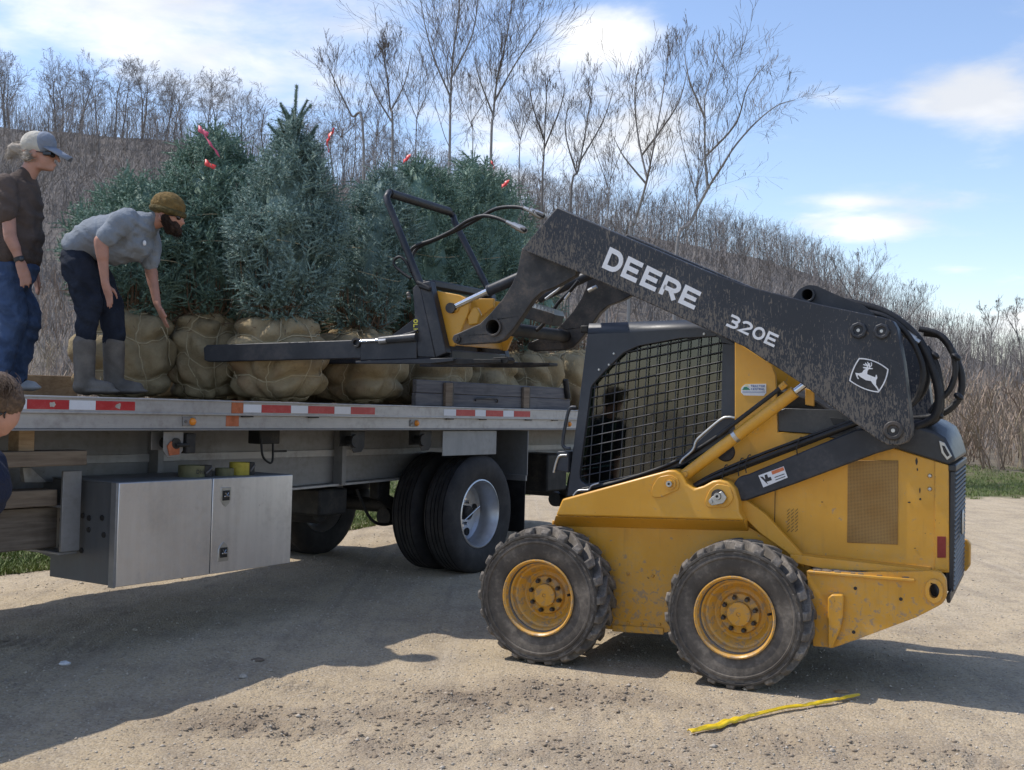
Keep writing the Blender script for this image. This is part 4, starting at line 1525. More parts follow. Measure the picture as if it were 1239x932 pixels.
# corner post and seam
MB().prism(SP([(1131, 558), (1147.5, 563), (1148, 690), (1131, 690)], .395), .392, .3995).build('corner_post', M['yellow'], skid, .003)
s0, s1 = SP([(938, 590), (938, 660)], .4)
MB().box((s0[0] - .002, .3985, s1[1]), (s0[0] + .002, .3995, s0[1])).build('panel_seam', M['dark'], skid)
MB().prism(SP([(1026, 557), (1087, 557.5), (1086.5, 659), (1025, 656.5)], .4), .394, .3995).build('punched_screen', M['perf'], skid, .002)
sl_ = MB()
for r in range(7):
    for cI in range(3):
        c = SQ(954.5 + cI * 4.9, 617 + r * 4.1, .4)
        dx = .011
        sl_.prism([(c.x - dx, c.z - .010), (c.x - dx + .003, c.z - .010), (c.x + dx - .004, c.z + .007), (c.x + dx - .007, c.z + .007)], .397, .3995)
sl_.build('vent_slots', M['decal_black'], skid)
for (px, py) in ((1125, 576), (1125, 592)):
    c = SQ(px, py, .392)
    MB().lathe([(0, -.012), (.008, -.011), (.012, -.004), (.013, .002)], (c.x, .3985, c.z), 1, 14).build('body_screw', M['zinc'], skid)
MB().prism(SP([(1134, 649), (1144.5, 649.5), (1144.5, 675), (1134, 675)], .388), .386, .3915).build('red_reflector', M['red_lens'], skid, .002)
# stains and runs down the rear panel
for (x0, y0, w, h) in ((1109, 553, 3, 12), (1110, 566, 2, 5), (1113, 590, 2, 7), (1113.5, 602, 3, 4), (1100, 607, 4, 2), (995, 607, 3, 1.2), (1107, 663, 4, 1)):
    poly = []
    for k in range(9):
        an = 2 * math.pi * k / 9
        rr = .6 + .5 * random.random()
        poly.append((x0 + math.cos(an) * w * .5 * rr, y0 + h * .5 + math.sin(an) * h * .5 * rr))
    MB().prism(SP(poly, .4), .3975, .3992).build('tar_stain', M['decal_black'], skid)

# hood: plastic cover over the engine, falling to the rear
hood = SP([(1040, 538), (1060, 532), (1095, 516), (1112, 517), (1131, 523), (1144, 531), (1151, 545), (1157, 557), (1147.5, 563), (1074, 540)], .385)
hm = MB()
n = len(hood)
inset = [(x, z + .015 if i in (2, 3, 4, 5) else z) for i, (x, z) in enumerate(hood)]
ys = [.385, .50, SW - .50, SW - .385]
vs = []
for k, y in enumerate(ys):
    for i, (x, z) in enumerate(hood):
        up_ = .05 if (k in (1, 2) and 1 <= i <= 6) else 0
        vs.append((x, y, z + up_))
fs = [tuple(range(n)), tuple(range(4 * n - 1, 3 * n - 1, -1))]
for k in range(3):
    for i in range(n):
        j = (i + 1) % n
        fs.append((k * n + i, k * n + j, (k + 1) * n + j, (k + 1) * n + i))
hm.add(vs, fs)
hm.build('hood', M['plastic'], skid, .012)
MB().prism(SP([(1136, 533), (1143, 536), (1152, 552), (1146, 557), (1139, 548)], .38), .377, .3845).build('tail_lamp_frame', M['zinc'], skid, .002)
MB().prism(SP([(1139.5, 539), (1143, 540), (1149, 551), (1146, 553), (1142, 547)], .375), .3735, .3765).build('tail_lamp', M['decal_black'], skid, .002)
# dark side window panel ahead of the hood
MB().prism(SP([(942, 497), (950, 494), (1012, 496), (1028, 508), (1044, 530), (1012, 531), (984, 525), (942, 522)], .39), .390, .3985).build('side_cowl', M['plastic'], skid, .004)
MB().prism(SP([(1004, 505), (1020, 507), (1030, 516), (1008, 514)], .385), .3855, .3895).build('cowl_vent', M['decal_black'], skid, .002)
MB().prism(SP([(941, 470), (990, 485), (1040, 520), (1000, 500), (941, 494)], .5), .46, SW - .46).build('engine_deck', M['dark'], skid, .01)
MB().prism(SP([(975, 470), (986, 474), (986, 492), (975, 490)], .45), .43, .45).build('yellow_bracket', M['yellow'], skid, .003)

# grille across the back: frame and louvres one by one
gz0, gz1 = SQ(1148, 716, .40).z, zt
MB().box((uend - .01, .40, gz1 - .035), (uend + .035, SW - .40, gz1 + .004)).build('grille_top', M['plastic'], skid, .008)
MB().box((uend - .012, .415, gz0), (uend + .004, SW - .415, gz1 - .036)).build('grille_back', M['decal_black'], skid)
nl = 26
for k in range(nl):
    z = gz0 + .02 + (gz1 - .06 - gz0) * k / (nl - 1)
    MB().add([(uend + .005, .42, z - .004), (uend + .034, .42, z - .016), (uend + .034, .42, z - .010), (uend + .005, .42, z + .004),
              (uend + .005, SW - .42, z - .004), (uend + .034, SW - .42, z - .016), (uend + .034, SW - .42, z - .010), (uend + .005, SW - .42, z + .004)],
             [(0, 1, 2, 3), (4, 7, 6, 5), (0, 4, 5, 1), (1, 5, 6, 2), (2, 6, 7, 3), (3, 7, 4, 0)]).build('louvre', M['plastic'], skid)
for y in (.405, SW - .42):
    MB().box((uend + .0045, y, gz0), (uend + .03, y + .013, gz1 - .036)).build('grille_post', M['plastic'], skid, .003)
MB().box((uend + .036, SW * .5 - .03, .86), (uend + .05, SW * .5 + .03, 1.0)).build('grille_latch', M['zinc'], skid, .006)

# rear counterweight: plate with tow eye, ledges above
cw = SP([(976, 691), (1040, 693), (1120, 691), (1136, 691), (1144.5, 700), (1146, 728), (1109, 747), (1034, 775), (1008, 784), (984, 782)], .22)
ey = SQ(1130.5, 715, .22)
def oval(c, rx, rz, n=24, rot=0.0):
    return [(c.x + rx * math.cos(2 * math.pi * k / n) * math.cos(rot) - rz * math.sin(2 * math.pi * k / n) * math.sin(rot),
             c.z + rx * math.cos(2 * math.pi * k / n) * math.sin(rot) + rz * math.sin(2 * math.pi * k / n) * math.cos(rot)) for k in range(n)]
for k, (v0, v1) in enumerate(((.22, .27), mir(.22, .27))):
    MB().prism([rounded(cw, .05, (3, 4, 5)), oval(ey, .026, .040)], v0, v1).build('counterweight_plate', M['yellow'], skid, .006)
MB().prism([oval(ey, .047, .066), oval(ey, .026, .040)], .205, .2195).build('tow_eye_ring', M['yellow'], skid, .008)
cwi = SP([(985, 700), (1130, 700), (1140, 728), (1109, 745), (1034, 772), (990, 778)], .3)
MB().prism(cwi, .272, SW - .272).build('counterweight', M['dark'], skid, .02)
ca, cb = SP([(978, 691), (1128, 691.5)], .23)
MB().box((ca[0], .20, ca[1] - .010), (SQ(1107, 696, .22).x, .272, ca[1] + .006)).build('lower_ledge', M['yellow'], skid, .004)
MB().prism(SP([(956, 671), (1010, 677), (1124, 690), (1124, 692.5), (1000, 690), (956, 680)], .27), .27, .41).build('upper_ledge', M['yellow'], skid, .004)
dirt = MB()
for k in range(70):
    t = random.random()
    c = SQ(985 + t * 120, 690 + 2 * t, .24 + .02 * random.random())
    r = .008 + .014 * random.random()
    dirt.ell((c.x, .23 + .035 * random.random(), ca[1] + .008), (r * 1.4, r, r * .55), None, 6, 4)
dirt.build('packed_dirt', M['dark_wood'], skid, 0, 60)
MB().prism(SP([(1003, 722), (1008, 718), (1021, 718.5), (1022, 722), (1021, 745), (1018, 760), (1008.5, 783), (1003, 782)], .22), .175, .2195).build('cast_flange', M['yellow'], skid, .008)
for (px, py) in ((1035, 712), (1090, 725), (1033, 765)):
    c = SQ(px, py, .22)
    MB().lathe([(0, -.0015), (.010, -.0015), (.010, .002)], (c.x, .219, c.z), 1, 14).build('bolt_hole', M['decal_black'], skid)
MB().prism(SP([(1144, 722), (1147, 718), (1150, 716), (1150, 730), (1146, 730)], .3), .30, SW - .3).build('rear_bar', M['iron'], skid, .006)
MB().prism([(uend - .02, .58), (uend + .035, .57), (uend + .06, .61), (uend + .06, .74), (uend + .04, .77), (uend - .02, .77)], SW - .34, SW - .25).build('rear_guard', M['yellow'], skid, .01)

# --- cab
VC = .44
outer = SP([(711, 404), (845, 397.5), (870, 404), (891, 417), (891, 525), (828, 562), (760, 583), (686, 601)], VC)
hole = rounded(SP([(715.5, 467), (729, 452), (754, 427), (773, 418.5), (823, 409.5), (868, 407), (874, 414), (872.5, 508), (820.6, 556), (766, 577), (712, 588), (702, 582), (701, 574)], VC), .02)
for v0, v1 in ((VC, VC + .035), mir(VC, VC + .035)):
    MB().prism([outer, hole], v0, v1).build('cab_side', M['cab'], skid, .005)
ra, rb, rc_, rd = SP([(711, 404), (845, 397.5), (870, 404), (891, 417)], VC)
rt0, rt1 = SP([(711, 391.5), (829, 387)], VC + .09)
rt2 = (rd[0], rd[1] + .03)
rm = MB()
side = [(ra[0], VC, ra[1]), (rb[0], VC, rb[1]), (rc_[0], VC, rc_[1]), (rd[0], VC, rd[1])]
top = [(rt0[0] + .01, VC + .09, rt0[1]), (rt1[0] + .02, VC + .09, rt1[1]), (rc_[0] + .02, VC + .09, rc_[1] + .045), (rd[0], VC + .09, rd[1] + .02)]
far_t = [(x, SW - y, z) for x, y, z in top]
far_s = [(x, SW - y, z) for x, y, z in side]
allv = side + top + far_t + far_s
fs = []
for r in range(3):
    for i in range(3):
        fs.append((r * 4 + i, r * 4 + i + 1, (r + 1) * 4 + i + 1, (r + 1) * 4 + i))
fs.append((0, 4, 8, 12))
rm.add(allv, fs)
ro = rm.build('roof', M['cab'], skid, 0, 30)
sd = ro.modifiers.new('thick', 'SOLIDIFY')
sd.thickness = .02
# rear wall with window, front header, floor
xr_ = outer[4][0]
MB().box((xr_ - .02, VC + .036, outer[4][1] - .15), (xr_ + .005, SW - VC - .036, outer[4][1] + .10)).build('rear_wall', M['cab'], skid, .005)
MB().box((xr_ - .010, VC + .04, outer[4][1] + .11), (xr_ - .004, SW - VC - .04, outer[3][1] - .03)).build('rear_window', M['cab_glass'], skid)
fa, fb = Vector(outer[0]), Vector(outer[7])
for (t0, t1) in ((0, .16), (.84, 1)):
    p, q = fa.lerp(fb, t0), fa.lerp(fb, t1)
    MB().add([(p.x + .005, VC + .036, p.y), (q.x + .005, VC + .036, q.y), (q.x + .005, SW - VC - .036, q.y), (p.x + .005, SW - VC - .036, p.y),
              (p.x + .05, VC + .036, p.y), (q.x + .05, VC + .036, q.y), (q.x + .05, SW - VC - .036, q.y), (p.x + .05, SW - VC - .036, p.y)],
             [(0, 1, 2, 3), (4, 7, 6, 5), (0, 4, 5, 1), (1, 5, 6, 2), (2, 6, 7, 3), (3, 7, 4, 0)]).build('door_frame', M['cab'], skid, .006)
p, q = fa.lerp(fb, .17), fa.lerp(fb, .83)
MB().add([(p.x + .025, VC + .037, p.y), (q.x + .025, VC + .037, q.y), (q.x + .025, SW - VC - .037, q.y), (p.x + .025, SW - VC - .037, p.y),
          (p.x + .031, VC + .037, p.y), (q.x + .031, VC + .037, q.y), (q.x + .031, SW - VC - .037, q.y), (p.x + .031, SW - VC - .037, p.y)],
         [(0, 1, 2, 3), (4, 7, 6, 5), (0, 4, 5, 1), (1, 5, 6, 2), (2, 6, 7, 3), (3, 7, 4, 0)]).build('door_glass', M['cab_glass'], skid)
MB().prism(hole, VC + .044, VC + .05).build('side_glass', M['cab_glass'], skid)
MB().prism(hole, SW - VC - .05, SW - VC - .044).build('side_glass', M['cab_glass'], skid)
MB().box((outer[7][0] + .03, VC + .04, .62), (xr_ - .02, SW - VC - .04, .66)).build('cab_floor', M['dark'], skid, .01)
# seat: cushion, back, armrests with levers
sx = SQ(815, 520, .8).x
MB().box((sx - .25, .58, .80), (sx + .22, 1.10, .93)).build('seat_cushion', M['hose'], skid, .05)
MB().add([(sx + .14, .60, .90), (sx + .27, .60, 1.50), (sx + .36, .62, 1.48), (sx + .26, .62, .88), (sx + .14, 1.08, .90), (sx + .27, 1.08, 1.50), (sx + .36, 1.06, 1.48), (sx + .26, 1.06, .88)],
         [(0, 1, 2, 3), (4, 7, 6, 5), (0, 4, 5, 1), (1, 5, 6, 2), (2, 6, 7, 3), (3, 7, 4, 0)]).build('seat_back', M['hose'], skid, .04)
MB().box((sx - .20, .66, .66), (sx + .15, 1.02, .795)).build('seat_base', M['dark'], skid, .02)
for y in (.52, 1.10):
    MB().box((sx - .32, y, 1.05), (sx + .15, y + .08, 1.13)).build('arm_rest', M['cab'], skid, .02)
    MB().tube([(sx - .26, y + .04, 1.12), (sx - .29, y + .04, 1.26)], [.014, .02], 10).build('control_lever', M['dark'], skid)
MB().box((sx - .62, .95, 1.35), (sx - .55, 1.16, 1.60)).build('display_panel', M['dark'], skid, .02)
MB().box((sx - .55, VC + .06, .66), (sx - .2, VC + .12, 1.02)).build('side_console', M['alu_end'], skid, .02)

# wire guard in the side opening, sloped rows and upright wires
def clip(p, q, poly):
    """pieces of the line p-q inside a polygon"""
    ts = [0.0, 1.0]
    for i in range(len(poly)):
        a, b = poly[i], poly[(i + 1) % len(poly)]
        dx, dy, ex, ey_ = q[0] - p[0], q[1] - p[1], b[0] - a[0], b[1] - a[1]
        den = dx * ey_ - dy * ex
        if abs(den) < 1e-9:
            continue
        t = ((a[0] - p[0]) * ey_ - (a[1] - p[1]) * ex) / den
        u = ((a[0] - p[0]) * dy - (a[1] - p[1]) * dx) / den
        if 0 <= u <= 1 and 0 < t < 1:
            ts.append(t)
    ts.sort()
    res = []
    for t0, t1 in zip(ts[:-1], ts[1:]):
        m_ = ((p[0] + (q[0] - p[0]) * (t0 + t1) / 2), (p[1] + (q[1] - p[1]) * (t0 + t1) / 2))
        ins = False
        for i in range(len(poly)):
            a, b = poly[i], poly[i - 1]
            if (a[1] > m_[1]) != (b[1] > m_[1]) and m_[0] < (b[0] - a[0]) * (m_[1] - a[1]) / (b[1] - a[1]) + a[0]:
                ins = not ins
        if ins and t1 - t0 > .005:
            res.append(((p[0] + (q[0] - p[0]) * t0, p[1] + (q[1] - p[1]) * t0), (p[0] + (q[0] - p[0]) * t1, p[1] + (q[1] - p[1]) * t1)))
    return res


for vv, nm in ((VC + .018, 0), (SW - VC - .018, 1)):
    gm = MB()
    for k in range(18):
        x = 690 + k * 12.3
        a, b = SP([(x + 9, 380), (x - 5, 620)], VC)
        for (s_, e_) in clip(a, b, hole):
            gm.tube([(s_[0], vv, s_[1]), (e_[0], vv, e_[1])], .0036, 6)
    for k in range(22):
        y = 440 + k * 11.6
        a, b = SP([(690, y), (890, y - 41)], VC)
        for (s_, e_) in clip(a, b, hole):
            gm.tube([(s_[0], vv - .006, s_[1]), (e_[0], vv - .006, e_[1])], .0036, 6)
    gm.build('wire_guard', M['cab'], skid)
for (px, py) in ((743, 428), (737, 441.5), (725, 447.5), (852, 404.5)):
    c = SQ(px, py, VC)
    MB().lathe([(0, -.008), (.006, -.008), (.009, -.003), (.010, .001)], (c.x, VC, c.z), 1, 12).build('cab_screw', M['zinc'], skid)


def srod(pts, v, r, name, mat, parent=None, nn=8, dv=None):
    pp = [SQ(p[0], p[1], v + (dv[i] if dv else 0)) for i, p in enumerate(pts)]
    return MB().tube(spline(pp, nn), r, 10).build(name, M[mat], parent or skid)


srod([(697, 493), (690, 494), (686, 505), (681, 535), (684, 542), (690, 543)], VC - .02, .011, 'grab_handle', 'cab')
srod([(823, 561), (826, 556), (838, 545), (842, 535), (848, 528), (872, 508), (882, 505), (889, 506)], VC - .05, .009, 'grab_handle', 'zinc')
MB().prism(SP([(676, 546), (689, 546), (689, 572), (673, 569)], VC), VC - .02, VC + .06).build('lamp_bracket', M['cab'], skid, .006)
srod([(670, 572), (673, 560), (677, 552), (686, 551)], VC - .03, .008, 'bracket_rod', 'zinc')
MB().box((SQ(700, 395, VC).x - .03, VC + .1, rt0[1] - .06), (SQ(700, 395, VC).x + .03, VC + .2, rt0[1] - .01)).build('work_lamp', M['dark'], skid, .01)
srod([(705, 592), (740, 585), (800, 566), (840, 546), (880, 520)], VC - .02, .012, 'cab_seal', 'hose')
srod([(694, 600), (700, 594), (712, 593), (716, 588), (725, 585)], VC - .03, .008, 'latch_rod', 'zinc')

# --- lift cylinders
for near in (1, 0):
    fm = (lambda v: v) if near else (lambda v: SW - v)
    a, b, c = SQ(826, 577, .29), SQ(962, 474, .29), SQ(1010, 438, .29)
    cy = MB().tube([(a.x, fm(.29), a.z), (b.x, fm(.29), b.z)], .036, 24)
    cy.build('lift_cylinder', M['yellow'], skid, .004)
    MB().tube([(b.x, fm(.29), b.z), (c.x, fm(.29), c.z)], .020, 18).build('cylinder_rod', M['chrome'], skid)
    col_ = SQ(890, 528, .29)
    d_ = (b - a).normalized() * .012
    MB().tube([(col_.x - d_.x, fm(.29), col_.z - d_.z), (col_.x + d_.x, fm(.29), col_.z + d_.z)], .0385, 24).build('cylinder_band', M['zinc'], skid)
    e = SQ(829, 574, .25)
    MB().lathe([(0, -.012), (.018, -.012), (.020, 0)], (e.x, fm(.254) if near else fm(.26), e.z), 1, 8).build('cylinder_bolt', M['yellow'], skid)
    if near:
        h0, h1 = SQ(868, 528, .27), SQ(944, 470, .27)
        MB().tube([(h0.x, .27, h0.z), (h1.x, .27, h1.z)], .013, 12).build('cylinder_pipe', M['hose'], skid)
        h2 = SQ(951, 464, .27)
        MB().tube([(h1.x, .27, h1.z), (h2.x, .27, h2.z)], .02, 6).build('pipe_fitting', M['yellow'], skid)
        MB().lathe([(.0, 0), (.052, 0), (.058, .006), (.0, .006)], (SQ(878, 547, .4).x, .393, SQ(878, 547, .4).z), 1, 24).build('body_hole', M['decal_black'], skid)

# --- lower links and the hoses along them
lk = rounded(SP([(884, 592), (893, 577), (905, 574), (1036, 519.5), (1085, 516), (1088, 541), (1060, 549), (961, 586), (900, 607), (889, 605)], .27), .03, (0, 1, 8, 9))
for v0, v1 in ((.27, .335), mir(.27, .335)):
    MB().prism(lk, v0, v1).build('lower_link', M['black'], skid, .01)
for k, (dy, r) in enumerate(((-7, .013), (-12, .010), (-3.5, .009))):
    srod([(836, 594 + dy * .4), (862, 584 + dy * .8), (900, 570 + dy), (960, 547 + dy), (1030, 519 + dy * .7), (1062, 506)], .275 + .02 * k, r, 'link_hose', 'hose')
for px, py in ((878, 574), (897, 566), (906, 562), (968, 541)):
    c = SQ(px, py, .27)
    MB().tube(spline([(c.x - .012, .262, c.z - .05), (c.x - .016, .255, c.z), (c.x, .258, c.z + .05), (c.x + .01, .27, c.z + .055)], 5), .0035, 6).build('hose_tie', M['hose'], skid)

# --- lift arms
arm = SP([(674, 250.6), (760, 288), (860, 330), (905, 346.5), (930, 353), (992, 368.5), (1068, 384), (1080, 388), (1085.5, 397), (1093.5, 440), (1103, 517), (1101.5, 528),
          (1096, 536), (1087, 539), (1074, 538.5), (1063, 533), (1014, 497.5), (970, 464.6), (945, 448), (900, 419.5), (860, 401), (749.5, 351), (708, 333), (631, 302)], .12)
for v0, v1 in ((.12, .27), mir(.12, .27)):
    MB().prism(arm, v0, v1).build('lift_arm', M['arm'], skid, .006)
# cover plates on the outer edge and top of the arm
foot = SP([(632, 300), (700, 325), (697, 334), (677, 345.5), (657, 353), (645, 364), (632, 383), (621.6, 398), (610, 411), (600, 415), (557, 417.4), (549.5, 415), (547, 410.5), (549, 405.5), (555, 403),
           (581, 391.6), (593.7, 379), (608.7, 361.6), (619.4, 344.4), (626, 329.4), (629, 314)], .22)
fh = SQ(597.5, 396, .22)
for v0, v1 in ((.215, .275), mir(.215, .275)):
    MB().prism([foot, oval(Vector((fh.x, 0, fh.z)), .045, .045)], v0, v1).build('arm_foot', M['iron'], skid, .006)
MB().lathe([(.058, -.014), (.058, 0.002), (.046, 0.002), (.046, -.014), (.058, -.014)], (fh.x, .214, fh.z), 1, 32).build('foot_ring', M['iron'], skid, .002)
MB().tube([(fh.x, .23, fh.z), (fh.x, SW - .23, fh.z)], .0455, 24, caps=False).build('foot_tube', M['dark'], skid)
fp = SQ(552, 410.3, .2)
MB().lathe([(0, -.02), (.012, -.02), (.014, -.012), (.026, -.012), (.026, .07), (0, .07)], (fp.x, .214, fp.z), 1, 16).build('coupler_pin', M['iron'], skid, 0, 30)
ho = MB()
for (px, py) in ((566, 405.5), (573, 402.8)):
    c = SQ(px, py, .215)
    ho.lathe([(0, -.001), (.007, -.001), (.007, .003)], (c.x, .2145, c.z), 1, 10)
ho.build('foot_holes', M['decal_black'], skid)
# front cross tube between the arms
ft = SQ(668, 300, .27)
MB().tube([(ft.x + .02, .265, ft.z + .02), (ft.x + .02, SW - .265, ft.z + .02)], .08, 20).build('arm_cross_tube', M['arm'], skid)
# pins in the tower
for (px, py, r) in ((1039, 400, .047), (1067, 401, .044), (1081, 521, .052)):
    c = SQ(px, py, .12)
    MB().lathe([(r, 0.0), (r, -.016), (r * .93, -.022), (r * .58, -.022), (r * .56, -.012), (0, -.012)], (c.x, .12, c.z), 1, 8 if r < .05 else 28).build('pin_boss', M['iron'] if r > .05 else M['black'], skid, .003, 30)
    MB().lathe([(0, -.020), (r * .2, -.020), (r * .22, -.010)], (c.x, .12, c.z), 1, 12).build('pin_bolt', M['zinc'], skid)
# bracket and tube on top of the tower
br = rounded(SP([(958, 364), (968, 350), (978, 345), (988, 346), (1017, 359), (1045, 370), (1060, 382), (960, 372)], .33), .02)
bt = SQ(977.5, 357, .31)
for v0, v1 in ((.31, .345), mir(.31, .345)):
    MB().prism([br, oval(Vector((bt.x, 0, bt.z)), .03, .03)], v0, v1).build('tower_bracket', M['black'], skid, .004)
MB().lathe([(.042, -.022), (.042, .0), (.031, .0), (.031, -.022), (.042, -.022)], (bt.x, .309, bt.z), 1, 24).build('bracket_ring', M['black'], skid, .002)
MB().tube([(bt.x, .33, bt.z), (bt.x, SW - .33, bt.z)], .0305, 20, caps=False).build('tower_tube', M['black'], skid)
tw = SP([(1020, 380), (1068, 392), (1078, 400), (1098, 517), (1090, 535), (1075, 535), (1040, 500)], .5)
MB().prism(tw, .60, .66).build('tower_web', M['black'], skid, .01)
# rear hoses
srod([(1008, 364), (1035, 368), (1066, 376), (1090, 390), (1112, 412), (1128, 445), (1136, 480), (1130, 505), (1108, 517)], .40, .024, 'rear_hose', 'hose')
srod([(1040, 376), (1070, 383), (1094, 400), (1110, 425), (1117, 452), (1110, 480), (1098, 495)], .35, .016, 'rear_hose', 'hose')
srod([(1118, 403), (1138, 407), (1152, 425), (1163, 452), (1162, 478), (1148, 496), (1125, 505), (1098, 507)], .50, .020, 'rear_hose', 'hose')
srod([(1112, 398), (1135, 404), (1150, 420), (1156, 446), (1150, 470), (1135, 486), (1125, 500)], .46, .017, 'rear_hose', 'hose')
srod([(1120, 420), (1132, 440), (1138, 470), (1137, 500), (1124, 512), (1100, 514)], .44, .020, 'rear_hose', 'hose')
srod([(1098, 404), (1112, 425), (1122, 452), (1116, 475), (1098, 494)], .55, .020, 'rear_hose', 'hose')
for (a, b, rr) in (((996, 364), (1025, 367), .014), ((1028, 374), (1049, 379), .012), ((1087, 397), (1112, 415), .018)):
    p, q = SQ(a[0], a[1], .38), SQ(b[0], b[1], .38)
    MB().tube([p, p.lerp(q, .3), p.lerp(q, .31), p.lerp(q, .8), p.lerp(q, .81), q], [rr * .8, rr * .8, rr * 1.25, rr * 1.25, rr, rr], 8).build('hose_fitting', M['zinc'], skid)
for (px, py) in ((1086, 385), (1131, 430), (1157, 432), (1160, 480), (1136, 502)):
    c = SQ(px, py, .42)
    MB().ell(c, (.03, .03, .018), Matrix.Rotation(.6, 3, 'Y'), 10, 6).build('hose_tie', M['hose'], skid)

# --- markings on the near arm
at_arm = lambda u, w, d: (u, .12 - d, w)
word('DEERE', SP([(738, 299), (850.5, 355), (728, 323.4), (841.5, 375.5)], .12), at_arm, .23, M['decal_white'], skid, .12)
word('320E', SP([(884.5, 379.5), (944, 406.5), (877, 393.7), (937.5, 421)], .12), at_arm, .2, M['decal_white'], skid, .12)
# badge: rounded outline and leaping deer (pixel sketch in a 1048 x 932 cell over x 1010..1100, y 410..490)
def bz(pts):
    return SP([(1010 + x * 90 / 1048, 410 + y * 80 / 932) for x, y in pts], .12)


def quadcurve(a, c, b, n=8):
    return [((1 - t) ** 2 * a[0] + 2 * t * (1 - t) * c[0] + t * t * b[0], (1 - t) ** 2 * a[1] + 2 * t * (1 - t) * c[1] + t * t * b[1]) for t in [k / n for k in range(n)]]


def badge_ring(k):
    cs = [(345, 278), (752, 432), (615, 752), (212, 590)]
    md = [(560, 275), (735, 600), (410, 735), (245, 420)]
    ctr = (480, 515)
    out = []
    for i in range(4):
        out += quadcurve(cs[i], md[i], cs[(i + 1) % 4])
    return [(ctr[0] + (x - ctr[0]) * k, ctr[1] + (y - ctr[1]) * k) for x, y in out]


badge = MB().prism(bz(badge_ring(1.0)), .1186, .1195).build('badge_field', M['decal_black'], skid)
MB().prism([bz(badge_ring(1.03)), bz(badge_ring(.955))], .1172, .1184).build('badge_outline', M['decal_white'], badge)
deer = [(290, 480), (340, 488), (385, 478), (410, 440), (440, 425), (398, 412), (402, 398), (450, 400), (490, 405), (540, 420), (535, 428), (480, 430), (462, 455), (458, 500), (520, 525), (572, 545), (580, 510), (592, 508),
        (602, 548), (596, 568), (584, 582), (582, 650), (612, 695), (628, 745), (612, 742), (595, 705), (540, 640), (512, 598), (440, 585), (370, 545), (330, 510), (322, 530), (342, 566), (325, 568), (305, 525)]
MB().prism(bz(deer), .1172, .1184).build('badge_deer', M['decal_white'], badge)
ant = MB()
for pl in ([(455, 402), (480, 378), (470, 345), (462, 328)], [(478, 380), (445, 362), (430, 340)], [(470, 382), (430, 372), (402, 362)], [(485, 400), (515, 385), (522, 355), (512, 335)], [(492, 392), (490, 360), (485, 345)]):
    for a, b in zip(pl[:-1], pl[1:]):
        dx, dy = b[0] - a[0], b[1] - a[1]
        L_ = math.hypot(dx, dy)
        nx_, ny_ = -dy / L_ * 9, dx / L_ * 9
        ant.prism(bz([(a[0] + nx_, a[1] + ny_), (b[0] + nx_ * .6, b[1] + ny_ * .6), (b[0] - nx_ * .6, b[1] - ny_ * .6), (a[0] - nx_, a[1] - ny_)]), .1170 + .0001 * random.random(), .1180)
ant.build('badge_antlers', M['decal_white'], badge)
# dealer sticker on the yellow post
dl = MB().prism(SP([(896.5, 470), (899, 467), (902, 465), (905, 465), (927, 464.5), (927, 475.5), (924, 479), (900, 478.5), (896.5, 475)], .395), .3965, .3995).build('dealer_sticker', M['decal_white'], skid)
MB().prism(SP([(898, 472), (900, 468.5), (903, 468), (906, 470), (908, 472)], .395), .3955, .3963).build('sticker_hills', M['decal_green'], dl)
MB().prism(SP([(900.5, 467.5), (902, 465.7), (904.5, 465.5), (906.5, 467.5), (904, 467.2)], .395), .3955, .3963).build('sticker_sun', M['decal_sun'], dl)
at_b = lambda u, w, d: (u, .3963 - d * .3, w)
word('TRACTOR', SP([(908.5, 466), (925.5, 466), (908.5, 468.6), (925.5, 468.6)], .396), at_b, .24, M['decal_blue'], dl, .2)
word('CENTRAL', SP([(908.5, 469.6), (925.5, 469.6), (908.5, 472.2), (925.5, 472.2)], .396), at_b, .24, M['decal_blue'], dl, .2)
MB().prism(SP([(898, 474.2), (926, 474.2), (926, 474.9), (898, 474.9)], .395), .3955, .3963).build('sticker_line', M['decal_blue'], dl)
# warning sticker on the link
ws = MB().prism(SP([(917.5, 575.5), (948, 564.5), (953, 578), (923.5, 590)], .265), .2665, .2695).build('warning_sticker', M['decal_white'], skid)
MB().prism(SP([(933, 570.5), (947.6, 565.2), (949, 569), (934.6, 574.6)], .265), .2655, .2663).build('sticker_band', M['decal_orange'], ws)
MB().prism(SP([(919.5, 577), (923, 577), (926, 580.5), (925, 575), (928, 574), (929.5, 578), (932.5, 577), (934, 581), (930, 582.5), (927.5, 583), (929.5, 586.5), (926, 583.5)], .265), .2655, .2663).build('sticker_symbol', M['decal_black'], ws)
for k in range(2):
    a = 577.5 + 3 * k
    MB().prism(SP([(937 + k, a), (949 + k, a - 4.4), (949.3 + k, a - 3.4), (937.3 + k, a + .9)], .265), .2655, .2663).build('sticker_text_line', M['decal_black'], ws)

